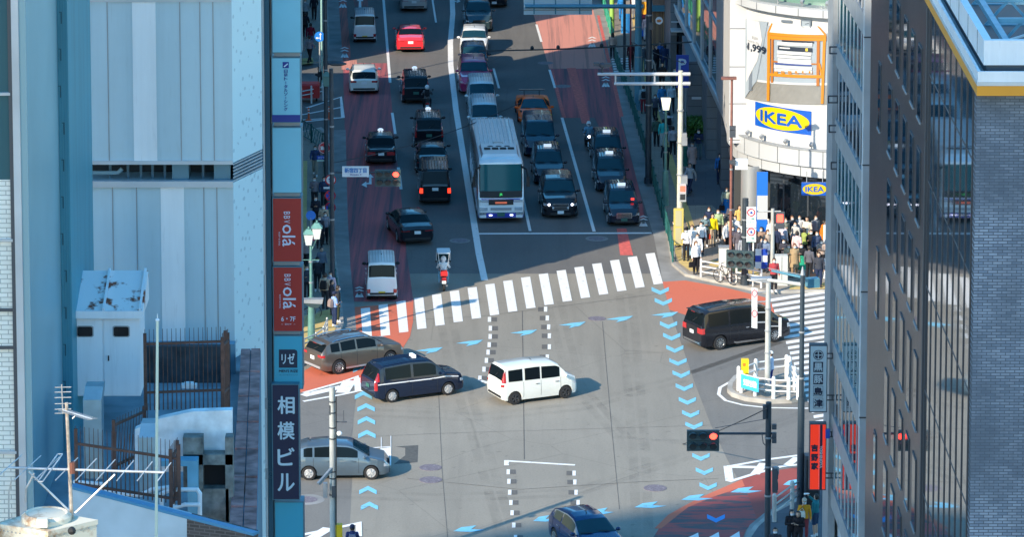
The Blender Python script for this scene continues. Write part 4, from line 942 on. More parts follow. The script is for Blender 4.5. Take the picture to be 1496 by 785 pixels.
    m_ = MB(); c = b0.lerp(b1, .26)
    L_ = [c+V((-.15, -.3, -.13)), c+V((.12, .3, .17)), c+V((.20, .3, .17)), c+V((-.07, -.3, -.13)), c+V((-.15, -.3, -.13))]; m_.path(L_, .013, 6); m_.build('folded_dipole', AL_, T)
    m_ = MB(); u0, u1 = A(93, 600, D), A(135, 613, D-.5); m_.tube(u0, u1, .014, .014, 6); m_.build('upper_boom', AL_, T)
    for i in range(14):
        m_ = MB(); c = u0.lerp(u1, i/13); l = .13; m_.tube(c+V((-l*.6, -.05, -.0)), c+V((l*.6, .05, .0)), .006, .006, 5); m_.build('upper_element', AL_, T)
    m_ = MB(); m_.tube(A(90, 562, D), A(92, 605, D), .012, .012, 6)
    for y in (566, 573, 581, 590, 598, 604): m_.tube(A(80, y+.5, D), A(104, y, D), .009, .009, 5)
    m_.build('reflector', AL_, T)
    m_ = MB(); m_.path([A(103, 602, D), A(112, 606, D), A(106, 612, D)], .012, 6); m_.build('bracket', AL_, T)
    m_ = MB(); m_.tube(A(42, 690, D), A(102, 748, D), .018, .018, 6); m_.build('stay', AL_, T); m_ = MB(); m_.tube(A(168, 694, D), A(110, 750, D), .018, .018, 6); m_.build('stay', AL_, T)
    m_ = MB(); m_.path([A(50, 692, D), A(38, 715, D), A(37, 735, D)], .018, 6); m_.build('stay', AL_, T)
    m_ = MB(); m_.path([A(17, 702, D), A(13, 720, D), A(13, 760, D)], .016, 6); m_.build('stay', AL_, T)
    m_ = MB(); m_.tube(A(105.5, 676, D), A(106, 692, D), .055, .055, 8); m_.build('clamp', pm('rust_red', (.16, .06, .04), .8), T)
    # tank box
    zt = mz.z+.02; a = G(0, 763, zt); T = thing('rooftop_tank', 'weathered cream rooftop tank with round lid, sunlit in the lower left corner', 'tank', (a.x+.6, a.y, zt-2))
    CR = NG('cream_rusty', .6); CR.color(CR.mix(CR.noise(2.2, None, 6, .65, .5, .64), (.68, .62, .50), (.36, .20, .10)))
    c = [G(-30, 790, zt), G(112, 776, zt), G(140, 760, zt), G(20, 750, zt)]
    c = [G(-6, 767, zt), G(70, 779, zt), G(141, 762, zt), G(62, 748, zt)]
    m_ = MB(); m_.prism(c, zt-2.2, zt); m_.build('tank_body', CR.m, T)
    m_ = MB(); mid = (c[0]+c[2])/2; m_.prism([mid+(p-mid)*1.03 for p in c], zt-.06, zt+.02); m_.build('top_rim', CR.m, T)
    m_ = MB(); q = G(68, 762, zt); m_.lathe([(.42, .02), (.42, .10), (.36, .15), (.34, .15), (.32, .13), (.01, .14)], (q.x, q.y, zt), 28); m_.build('lid', CR.m, T, True)
    m_ = MB(); q = G(66, 774, zt); m_.box((q.x-.04, q.y-.05, zt+.13), (.18, .14, .14)); m_.build('valve', pm('cream_plain', (.7, .66, .56), .5), T)
    m_ = MB(); q = A(104, 779, c[1].y-.0); m_.ell((q.x, q.y+.1, q.z), (.14, .14, .14), 10, 6); m_.build('outlet', M_DARK_, T)
    for i in range(14):
        m_ = MB(); t = i/13; p = c[0].lerp(c[1], t) if i < 7 else c[1].lerp(c[2], (i-7)/6); m_.ell((p.x, p.y, zt-.09), (.03, .03, .03), 6, 4); m_.build('bolt', M_STEEL, T)
M_DARK_ = pm('black_plastic', (.015, .015, .017), .6)
rooftop()

# ---- the column of signs
def signs():
    D = 106.; TB = pm('sign_steel', (.10, .22, .28), .45, .3)
    T = thing('sign_column', 'tall stack of lit-box shop signs rising beside the left building', 'sign', (xat(420, D), D, 0))
    def face(px0, py0, px1, py1, d=D): return A(px0, py0, d), A(px1, py1, d)
    def box(name, px0, py0, px1, py1, mat, dep=.5, d=D):
        a, b = face(px0, py0, px1, py1, d); m_ = MB(); m_.bb((a.x, d, b.z), (b.x, d+dep, a.z)); return m_.build(name, mat, T), a, b
    blu = pm('sign_pale_blue', (.20, .50, .62), .35, var=.05, vs=1); red = pm('sign_dark_red', (.38, .02, .015), .4); dk = pm('sign_navy', (.012, .015, .05), .4); pal = pm('lettering_pale', (.55, .66, .74), .5)
    nv = pm('lettering_navy', (.01, .03, .22), .5); cy = pm('sign_cyan', (.05, .36, .50), .35); bk = pm('lettering_black', (.01, .02, .05), .5); wl = pm('lettering_lilac', (.62, .60, .72), .5)
    X, Z = V((1, 0, 0)), V((0, 0, 1))
    lst = [(397.5, -40, 439.5, 76, blu), (397.5, 85, 438.5, 178, blu), (398.3, 187, 440.3, 281, blu), (398.8, 290, 440.5, 382, red), (399.5, 391, 441.5, 484, red), (400.5, 492, 441.8, 568, cy), (398, 563, 437, 730, dk), (402, 735, 443, 830, cy)]
    for i, (x0, y0, x1, y1, mt_) in enumerate(lst):
        big = i == 6; d = D-.25 if big else D
        fr, a, b = box('sign_frame', x0-1.3, y0-1.2, x1+1.3, y1+1.2, TB, .55, d)
        m_ = MB(); a, b = face(x0, y0, x1, y1, d); m_.bb((a.x, d-.012, b.z), (b.x, d, a.z)); p = m_.build('sign_panel', mt_ if not big else dk, fr)
        y = d-.022
        tb = MB(); wpx = (b.x-a.x)/(x1-x0)
        pt = lambda px, py: V((xat(px, d, py), y, zat(py, d)))
        if i == 1:
            tb.bb(pt(413, 99)+V((0, 0, 0)), pt(422, 90)+V((0, .006, 0)), 0)
            m2 = MB(); m2.bar(pt(415, 97)+V((0, -.01, 0)), pt(420.5, 92.5)+V((0, -.01, 0)), .01, .03); m2.build('logo_stroke', pal, p)
            ch = '日研トータルソーシング'
            for k, c_ in enumerate(ch):
                if c_ == 'ー': tb.bb(pt(417.3, 103.5+k*5.55-1.6), pt(418.0, 103.5+k*5.55+2.0)+V((0, .005, 0)))
                else: text(tb, c_, pt(417.6, 103.5+k*5.55), X, Z, w=5.2*wpx, h=4.7*wpx, fat=.003)
            tb.bb(pt(x0, 178), pt(x1, 167.5)+V((0, .006, 0)), 0); tb.build('lettering', nv, p)
        if i in (3, 4):
            oy = 0 if i == 3 else 91-0; dx = 0 if i == 3 else .9; k0 = 309+ (0 if i == 3 else 91.5)
            for k, c_ in enumerate('BBV'): text(tb, c_, pt(419.2+dx, k0+2.2+k*6.2), -Z, X, w=4.6*wpx, h=9.6*wpx if 0 else 8.*wpx*1.15)
            text(tb, 'olá', pt(422+dx, k0+35), -Z, X, w=33*wpx, h=19*wpx, fat=.004)
            text(tb, 'BODY & SOUL', pt(408.3+dx, k0+40), -Z, X, w=21*wpx, h=2.3*wpx)
            if i == 4: text(tb, '6・7F', pt(421.3, 466), X, Z, w=21*wpx, h=7*wpx, fat=.003); text(tb, '受付7F', pt(421, 473.8), X, Z, w=10*wpx, h=2.6*wpx); tb.bb(pt(411, 474), pt(413.5, 473.7)+V((0, .004, 0))); tb.bb(pt(429, 474), pt(431.5, 473.7)+V((0, .004, 0)))
            tb.build('lettering', wl, p)
        if i == 5:
            m2 = MB(); q = [pt(407.5, 537.5), pt(434.5, 537.5), pt(434.5, 514.5), pt(433.5, 512), pt(430.5, 510.7), pt(407.5, 510.7)]; m2.add(q, [(0, 1, 2, 3, 4, 5)]); m2.build('logo_block', bk, p)
            t2 = MB(); text(t2, 'リゼ', pt(421, 524)+V((0, -.01, 0)), X, Z, w=19*wpx, h=16*wpx, fat=.006); t2.build('logo_lettering', pal, p)
            text(tb, "MEN'S RIZE", pt(421.5, 542.3), X, Z, w=28*wpx, h=4*wpx, fat=.003); text(tb, 'メンズリゼクリニック', pt(421.5, 548), X, Z, w=27*wpx, h=2.2*wpx); tb.build('lettering', bk, p)
        if big:
            for c_, yy in zip('相模ビル', (592, 629.5, 667.5, 705)): text(tb, c_, pt(418, yy), X, Z, w=25*wpx, h=27*wpx, fat=.010)
            tb.build('lettering', pal, p)
    # gaps with bolts and brackets
    for y in (80.5, 182.5, 285.5, 386.5, 488): m_ = MB(); a, b = face(400, y-3, 438, y+3); m_.bb((a.x, D+.12, b.z), (b.x, D+.3, a.z)); m_.build('spacer', M_STEEL, T)
    for y in (590, 693): m_ = MB(); a, b = face(382, y-8, 399, y+8, D-.1); m_.bb((a.x, D-.1, b.z), (b.x, D+.2, a.z)); m_.build('bracket', M_STEEL, T)
signs()
def hanging_signs():
    X, Z = V((1, 0, 0)), V((0, 0, 1)); D = 147.
    def sb(label, x0, y0, x1, y1, mat, frame):
        a, b = A(x0, y0, D), A(x1, y1, D); T = thing('hanging_sign', label, 'sign', ((a.x+b.x)/2, D, b.z), 0)
        m_ = MB(); m_.bb((a.x, D, b.z), (b.x, D+.35, a.z)); m_.build('sign_box', frame, T)
        m_ = MB(); m_.bb((a.x+.03, D-.012, b.z+.04), (b.x-.03, D, a.z-.04)); m_.build('sign_panel', mat, T)
        for f in (.18, .8):
            m_ = MB(); z = lerp(a.z, b.z, f)
            for dz in (-.09, .09): m_.bar((b.x, D+.17, z+dz), (b.x+.42, D+.17, z+dz), .04, .04)
            m_.bar((b.x+.2, D+.17, z-.1), (b.x+.2, D+.17, z+.1), .04, .04); m_.build('bracket', M_DGREY, T)
        k = (b.x-a.x)/(x1-x0); pt = lambda px, py, o=.02: V((xat(px, D, py), D-o, zat(py, D))); return T, pt, k
    bk = pm('lettering_black', (.01, .02, .05), .5); pl = pm('sign_ice', (.50, .60, .64), .4)
    T, pt, k = sb('pale upright sign with a ringed cross crest and four stacked characters', 1183, 504.5, 1208, 603, pl, M_DGREY)
    for c_, y, inv in (('黒', 536, 1), ('豚', 554, 1), ('島', 571.5, 0), ('津', 589, 0)):
        m_ = MB()
        if inv: m_.bb(pt(1188, y+8), pt(1202.5, y-7)+V((0, .005, 0)))
        else:
            for a, b in (((1188, y+8), (1202.5, y+7.4)), ((1188, y-6.6), (1202.5, y-7.2)), ((1188, y+8), (1188.6, y-7)), ((1201.9, y+8), (1202.5, y-7))): m_.bb(pt(*a), pt(*b)+V((0, .005, 0)))
        m_.build('character_tile', bk, T)
        m_ = MB(); text(m_, c_, pt(1195.3, y+.3, .03), X, Z, w=11.5*k, h=11*k, fat=.01); m_.build('lettering', pl if inv else bk, T)
    m_ = MB(); c = pt(1195.5, 519, .025); n = 28; r0, r1 = 7.2*k, 6.3*k
    vs = [c+V((r*math.cos(2*math.pi*i/n), 0, r*math.sin(2*math.pi*i/n))) for r in (r0, r1) for i in range(n)]; m_.add(vs, [(i, (i+1) % n, n+(i+1) % n, n+i) for i in range(n)])
    r2 = 5.4*k
    for qd in range(4):
        a0 = qd*math.pi/2; o = c+V((.9*k*math.cos(a0+math.pi/4)*1.2, -.004, .9*k*math.sin(a0+math.pi/4)*1.2)); m_.add([o]+[o+V((r2*.78*math.cos(a0+j*math.pi/16), 0, r2*.78*math.sin(a0+j*math.pi/16))) for j in range(9)], [(0, j+1, j+2) for j in range(8)])
    m_.build('crest', bk, T)
    rd = pm('sign_bright_red', (.80, .035, .01), .4, emit=.25)
    T, pt, k = sb('bright red upright sign with three black characters and a black strip of white letters', 1183, 619.5, 1206.5, 717, rd, M_DGREY)
    for c_, y in (('吉', 655), ('野', 669), ('家', 681.5)): m_ = MB(); text(m_, c_, pt(1190, y), X, Z, w=9*k, h=9.5*k, fat=.018); m_.build('lettering', bk, T)
    m_ = MB(); m_.bb(pt(1197, 716), pt(1201.8, 621)+V((0, .004, 0))); m_.build('black_strip', bk, T); m_ = MB(); m_.bb(pt(1203.2, 716), pt(1204.2, 621)+V((0, .004, 0))); m_.build('black_strip', bk, T)
    m_ = MB(); m_.bb(pt(1202, 716), pt(1203, 621)+V((0, .004, 0))); m_.bb(pt(1195.9, 716), pt(1196.7, 621)+V((0, .004, 0))); m_.build('white_line', pl, T)
    m_ = MB(); text(m_, 'YOSHINOYA', pt(1199.4, 668, .03), -Z, X, w=32*k, h=3.4*k, fat=.006); m_.build('lettering', pl, T)
    # small blue tag and empty brackets
    a = A(1209, 634, D); m_ = MB(); m_.box(a, (.16, .2, .32)); o = m_.build('small_sign', pm('tag_blue', (.02, .08, .4), .4)); tag(o, 'tiny blue square sign beside the red upright sign', 'sign')
    for i, (px, py) in enumerate(((1219, 73), (1217, 145), (1218, 188), (1221, 242))):
        c = A(px, py, 147.); m_ = MB()
        for s in (-1, 1): m_.bar(c+V((-.18, 0, s*.12)), c+V((.18, 0, s*.12)), .05, .05); m_.bar(c+V((s*.16, 0, -.12)), c+V((s*.16, 0, .12)), .05, .05)
        tag(m_.build('sign_bracket', M_DGREY), ['topmost', 'second from top', 'third from top', 'lowest'][i]+' empty square bracket on the grey and glass building corner', 'bracket', 'empty sign brackets')
hanging_signs()

# ---- unseen neighbours, shaped to throw the large shadows or added for roof reflections
def neighbours():
    PL = pm('plain_facade', (.30, .31, .32), .8, var=.3, vs=.06); WN = M_BGLASS
    PF_ = pm('far_facade', (.07, .10, .14), .7, var=.4, vs=.12)  # dark blue tone chosen for what the car roofs mirror
    def tower(label, pts, h):
        c = sum((V((p[0], p[1], 0)) for p in pts), V())/len(pts); T = thing('tower_block', label, 'building', (c.x, c.y, 0))
        m_ = MB(); m_.prism(pts, 0, h); m_.build('wall', PF_ if c.y > 290 else PL, T)
        for k in range(int(h//3.6)):
            m_ = MB()
            for i in range(len(pts)):
                a, b = V((*pts[i][:2], 0)), V((*pts[(i+1) % len(pts)][:2], 0)); cm = (a+b)/2
                o = V(((b-a).y, -(b-a).x, 0)).normalized()*.03
                if (cm+o-c).length < (cm-c).length: o = -o
                a2, b2 = a.lerp(b, .03)+o, a.lerp(b, .97)+o; z = 1.6+k*3.6
                m_.add([(a2.x, a2.y, z), (b2.x, b2.y, z), (b2.x, b2.y, z+1.7), (a2.x, a2.y, z+1.7)], [(0, 1, 2, 3)])
            m_.build('window_band', WN, T)
    g = G(600, 440); X0 = -15.6; yS = g.y-(g.x-X0)*.75/.66
    g2 = G(520, 88); yN = g2.y-(g2.x-X0)*.75/.66
    tower('tall block on the far left corner of the junction, hidden behind the panelled building', [(X0, yS), (X0, yN-19), (-22.4, yN-19), (-22.4, yS)], 62)
    tower('low block beyond the tall one along the left pavement', [(X0, yN-18.9), (X0, yN-5.6), (-22, yN-5.6), (-22, yN-18.9)], 5.6)
    tower('tall block past the side street on the left, up the road', [(X0-.3, yN), (X0-.3, yN+75), (-52, yN+75), (-52, yN)], 55)
    for i, (x0, y0, x1, y1, h) in enumerate([(-75, 405, -28, 440, 85), (-27, 412, 8, 450, 62), (9, 400, 50, 440, 95), (24, 300, 60, 392, 45), (-75, 335, -34, 398, 50), (51, 420, 90, 460, 70)]):  # unseen blocks added so car roofs reflect facades instead of bright sky
        tower(['wide tall block closing the street beyond the top of the view', 'lower middle block closing the street beyond the top of the view', 'tallest block closing the street beyond the top of the view', 'right hand block along the street beyond the top of the view', 'left hand block along the street beyond the top of the view', 'far right block behind the others beyond the top of the view'][i], [(x0, y0), (x0, y1), (x1, y1), (x1, y0)], h)
    ga, gb = G(920, 749), G(1210, 709); e = (gb-ga); e.z = 0; e.normalize(); h = 100.; t = h/-SUN_TO.z
    E = ga-SUN_TO*t; E.z = 0; n = V((e.y, -e.x, 0))
    s0, s1, dp = -25, 40, 42
    tower('high tower behind the viewpoint whose shadow covers the lower right', [tuple(E+e*s0), tuple(E+e*s1), tuple(E+e*s1+n*dp), tuple(E+e*s0+n*dp)], h)
neighbours()
# ================================================================== VEHICLES
M_TYRE = pm('tyre_rubber', (.018, .018, .02), .85)
M_RIM = pm('alloy_rim', (.55, .56, .58), .3, .9)
M_RIMD = pm('dark_alloy_rim', (.12, .12, .13), .35, .8)
M_HUBC = pm('plastic_hubcap', (.55, .55, .56), .4, .3)
M_GLASS = pm('tinted_glass', (.006, .010, .013), .07, 0, .12)
M_GLASSB = pm('blueish_windscreen', (.010, .040, .055), .07, 0, .4)
M_DARK = pm('black_plastic', (.015, .015, .017), .6)
M_CHR = pm('chrome', (.7, .71, .73), .18, 1.)
M_HEAD = pm('headlamp_lens', (.55, .58, .62), .12, .2, 1., coat=1)
M_TAIL = pm('tail_lamp_lens', (.42, .012, .015), .2, 0, .8, coat=1)
M_TAILG = pm('tail_lamp_lit', (.9, .03, .01), .3, 0, .8, emit=1.2)
M_PLATEW = pm('white_plate', (.75, .76, .76), .5)
M_PLATEY = pm('yellow_plate', (.75, .52, .03), .5)
M_PLATEG = pm('green_plate', (.03, .13, .10), .5)
M_SHEET = pm('lamp_white', (.7, .8, .9), .3, emit=.3)
_paint = {}
def paint(name, c, metal=0., rough=.35):
    dk = max(c) < .12
    return pm('paint_'+name, c, .22 if dk else rough, metal, .08 if dk else .5, coat=.8 if dk else 1., var=.05, vs=1.5)

def pw(tab, t):
    if t <= tab[0][0]: return tab[0][1]
    for (a, x), (b, y) in zip(tab, tab[1:]):
        if a <= t <= b: return lerp(x, y, (t-a)/(b-a)) if b > a else y
    return tab[-1][1]
_wheels = {}
def wheel_mesh(r, wd, style):
    k = (round(r, 3), wd, style)
    if k in _wheels: return _wheels[k]
    My = Matrix.Rotation(math.pi/2, 4, 'Y')
    a = MB(); a.lathe([(r*.62, -wd/2), (r*.93, -wd/2), (r, -wd/2+.03), (r, wd/2-.03), (r*.93, wd/2), (r*.64, wd/2), (r*.62, wd/2-.02), (r*.62, -wd/2)], n=20, M=My)
    to = a.build('tyre_proto', M_TYRE, None, True, False)
    b = MB(); R_ = r*.66
    b.lathe([(R_, wd/2-.005), (R_*.93, wd/2+.004), (R_*.88, wd/2-.03), (R_*.3, wd/2-.035), (.001, wd/2-.03)], n=20, M=My, mi=1 if style != 'cap' else 0)
    b.lathe([(R_, wd/2-.004), (R_*.9, wd/2+.006), (R_*.87, wd/2-.005)], n=20, M=My)
    b.lathe([(R_*.26, wd/2-.03), (R_*.22, wd/2+.004), (.001, wd/2+.006)], n=12, M=My)
    n = {'five': 5, 'ten': 10, 'cap': 7, 'dark': 5}[style]
    for i in range(n):
        an = 2*math.pi*i/n; d = V((0, math.cos(an), math.sin(an)))
        for q in ((-.09, .09) if style in ('five', 'dark') else (0,)):
            e = V((0, math.cos(an+q*1.6), math.sin(an+q*1.6)))
            p0 = d*R_*.15+V((wd/2-.004, 0, 0)); p1 = e*R_*.93+V((wd/2-.002, 0, 0))
            b.bar(p0, p1, .03 if style != 'cap' else .07, .03)
    m0 = {'dark': M_RIMD, 'cap': M_HUBC}.get(style, M_RIM)
    ro = b.build('rim_proto', [m0, M_DARK if style != 'cap' else pm('hubcap_slot', (.12, .12, .12), .6)], None, True, False)
    _wheels[k] = (to.data, ro.data)
    bpy.data.objects.remove(to); bpy.data.objects.remove(ro); return _wheels[k]
def meshobj(name, me, parent, loc=(0, 0, 0), rot=(0, 0, 0)):
    o = bpy.data.objects.new(name, me); col.objects.link(o); o.parent = parent; o.location = loc; o.rotation_euler = rot
    MW[o] = MW.get(parent, Matrix()); return o

# body profiles; t runs from the rear bumper (0) to the front bumper (1)
PROF = {
 'kei_van': dict(L=3.4, W=1.475, H=1.89, wb=2.43, wc=.5, r=.27, top=[(0, 1.12), (.004, 1.16), (.035, 1.78), (.06, 1.87), (.5, 1.89), (.84, 1.84), (.875, 1.78), (.955, 1.10), (.985, .95), (1, .62)],
    belt=[(0, 1.08), (.8, 1.06), (.955, 1.05), (.985, .92), (1, .58)], ws=(.878, .953), rw=(.006, .034), sw=[(.05, .30), (.32, .60), (.63, .86)], rib=1, roofw=.86, tail=(.42, .62), tw=.2, head=(.62, .85)),
 'van': dict(L=4.7, W=1.70, H=1.98, wb=2.57, wc=.5, r=.32, top=[(0, 1.08), (.004, 1.15), (.045, 1.86), (.07, 1.95), (.5, 1.98), (.78, 1.93), (.82, 1.86), (.92, 1.10), (.98, .95), (1, .62)],
    belt=[(0, 1.06), (.8, 1.06), (.92, 1.04), (.98, .9), (1, .58)], ws=(.822, .918), rw=(.006, .044), sw=[(.06, .32), (.34, .60), (.62, .84)], rib=1, roofw=.84, tail=(.70, 1.0), tw=.16, head=(.6, .8)),
 'box_mpv': dict(L=3.72, W=1.67, H=1.735, wb=2.49, wc=.5, r=.295, top=[(0, 1.05), (.004, 1.12), (.04, 1.62), (.075, 1.70), (.45, 1.735), (.70, 1.68), (.75, 1.61), (.87, 1.13), (.97, .97), (1, .66)],
    belt=[(0, 1.02), (.12, 1.0), (.7, .98), (.87, 1.05), (.97, .93), (1, .6)], ws=(.752, .868), rw=(.006, .04), sw=[(.085, .27), (.30, .50), (.52, .76)], roofw=.86, tail=(.86, 1.08), tw=.12, head=(.72, .9)),
 'cab_taxi': dict(L=4.4, W=1.695, H=1.75, wb=2.75, wc=.5, r=.30, top=[(0, .98), (.004, 1.04), (.06, 1.55), (.10, 1.67), (.4, 1.75), (.60, 1.70), (.655, 1.62), (.79, 1.10), (.96, .95), (1, .64)],
    belt=[(0, .98), (.1, 1.0), (.66, .98), (.79, 1.02), (.96, .90), (1, .58)], ws=(.658, .786), rw=(.008, .062), sw=[(.12, .40), (.43, .68)], rib=1, roofw=.80, tail=(.62, 1.3), tw=.1, head=(.66, .84)),
 'minivan': dict(L=4.94, W=1.85, H=1.94, wb=3.0, wc=.485, r=.345, top=[(0, 1.12), (.004, 1.2), (.05, 1.78), (.09, 1.88), (.4, 1.94), (.66, 1.88), (.72, 1.80), (.86, 1.18), (.97, 1.02), (1, .68)],
    belt=[(0, 1.12), (.12, 1.10), (.7, 1.05), (.86, 1.08), (.97, .97), (1, .6)], ws=(.722, .857), rw=(.008, .052), sw=[(.085, .30), (.32, .54), (.56, .76)], roofw=.83, tail=(.86, 1.14), tw=.42, head=(.72, .96)),
 'mid_van': dict(L=4.6, W=1.7, H=1.84, wb=2.83, wc=.49, r=.31, top=[(0, 1.08), (.004, 1.12), (.05, 1.70), (.08, 1.79), (.4, 1.84), (.66, 1.79), (.72, 1.72), (.86, 1.10), (.96, .95), (1, .64)],
    belt=[(0, 1.08), (.12, 1.04), (.7, 1.0), (.86, 1.02), (.96, .9), (1, .58)], ws=(.722, .857), rw=(.008, .052), sw=[(.085, .30), (.32, .54), (.56, .76)], rib=1, roofw=.83, tail=(.86, 1.3), tw=.1, head=(.68, .86)),
 'hatch': dict(L=4.1, W=1.69, H=1.53, wb=2.6, wc=.5, r=.30, top=[(0, .92), (.01, 1.0), (.09, 1.36), (.17, 1.46), (.42, 1.53), (.58, 1.48), (.63, 1.42), (.80, 1.0), (.95, .84), (1, .58)],
    belt=[(0, .9), (.12, .96), (.4, .93), (.62, .91), (.80, .93), (.95, .78), (1, .5)], ws=(.635, .797), rw=(.015, .09), sw=[(.13, .22), (.24, .43), (.45, .68)], roofw=.78, tail=(.84, 1.06), tw=.13, head=(.62, .80)),
 'sport_hatch': dict(L=4.28, W=1.78, H=1.53, wb=2.6, wc=.5, r=.33, top=[(0, .98), (.01, 1.04), (.10, 1.36), (.18, 1.45), (.40, 1.53), (.52, 1.49), (.58, 1.42), (.74, 1.04), (.94, .88), (1, .6)],
    belt=[(0, .95), (.12, 1.05), (.4, 1.0), (.62, .96), (.74, .98), (.94, .83), (1, .54)], ws=(.585, .737), rw=(.015, .10), sw=[(.16, .32), (.345, .62)], roofw=.74, tail=(.84, 1.0), tw=.25, head=(.66, .80)),
 'suv': dict(L=4.5, W=1.82, H=1.60, wb=2.76, wc=.5, r=.345, top=[(0, .98), (.008, 1.06), (.07, 1.42), (.12, 1.53), (.38, 1.60), (.55, 1.56), (.60, 1.50), (.74, 1.10), (.94, .96), (1, .66)],
    belt=[(0, .98), (.12, 1.03), (.4, 1.0), (.6, .98), (.74, 1.03), (.94, .9), (1, .6)], ws=(.605, .737), rw=(.014, .072), sw=[(.11, .21), (.23, .40), (.42, .64)], roofw=.76, tail=(.86, 1.04), tw=.40, head=(.70, .88)),
 'big_suv': dict(L=4.9, W=1.92, H=1.80, wb=2.85, wc=.49, r=.385, top=[(0, 1.12), (.008, 1.2), (.05, 1.62), (.09, 1.73), (.4, 1.80), (.55, 1.76), (.60, 1.69), (.72, 1.20), (.94, 1.10), (1, .74)],
    belt=[(0, 1.14), (.12, 1.15), (.6, 1.12), (.72, 1.14), (.94, 1.02), (1, .66)], ws=(.605, .717), rw=(.014, .052), sw=[(.10, .24), (.26, .42), (.44, .64)], roofw=.78, tail=(.9, 1.14), tw=.14, head=(.78, .96)),
 'wagon': dict(L=4.5, W=1.80, H=1.50, wb=2.63, wc=.5, r=.32, top=[(0, .90), (.008, .98), (.10, 1.34), (.15, 1.43), (.4, 1.50), (.54, 1.46), (.59, 1.39), (.74, 1.0), (.94, .85), (1, .6)],
    belt=[(0, .9), (.12, .96), (.6, .93), (.74, .95), (.94, .8), (1, .54)], ws=(.595, .737), rw=(.014, .10), sw=[(.14, .25), (.27, .42), (.44, .66)], roofw=.76, tail=(.78, .93), tw=.40, head=(.64, .80)),
 'sedan': dict(L=4.86, W=1.83, H=1.46, wb=2.82, wc=.49, r=.335, top=[(0, .86), (.02, 1.03), (.13, 1.10), (.27, 1.38), (.33, 1.43), (.45, 1.46), (.54, 1.42), (.58, 1.37), (.73, 1.0), (.94, .82), (1, .58)],
    belt=[(0, .82), (.02, .98), (.13, 1.03), (.4, .97), (.58, .94), (.73, .96), (.94, .78), (1, .52)], ws=(.585, .727), rw=(.135, .265), sw=[(.225, .41), (.43, .66)], roofw=.72, tail=(.78, .95), tw=.5, head=(.60, .75)),
 'old_sedan': dict(L=4.69, W=1.69, H=1.50, wb=2.68, wc=.49, r=.31, top=[(0, .88), (.015, .97), (.17, 1.02), (.25, 1.37), (.30, 1.46), (.45, 1.50), (.55, 1.46), (.59, 1.41), (.69, .99), (.96, .88), (1, .6)],
    belt=[(0, .84), (.015, .92), (.17, .95), (.6, .93), (.69, .94), (.96, .83), (1, .54)], ws=(.593, .687), rw=(.173, .247), sw=[(.22, .42), (.44, .64)], roofw=.78, tail=(.62, .82), tw=.55, head=(.62, .78)),
 'super': dict(L=4.55, W=1.98, H=1.16, wb=2.65, wc=.47, r=.34, top=[(0, .82), (.03, .90), (.22, .93), (.38, 1.13), (.46, 1.16), (.52, 1.12), (.74, .72), (.93, .55), (1, .36)],
    belt=[(0, .78), (.03, .86), (.22, .88), (.46, .84), (.74, .66), (.93, .48), (1, .3)], ws=(.53, .735), rw=(.24, .37), sw=[(.42, .64)], roofw=.62, tail=(.6, .7), tw=.4, head=(.40, .50)),
}
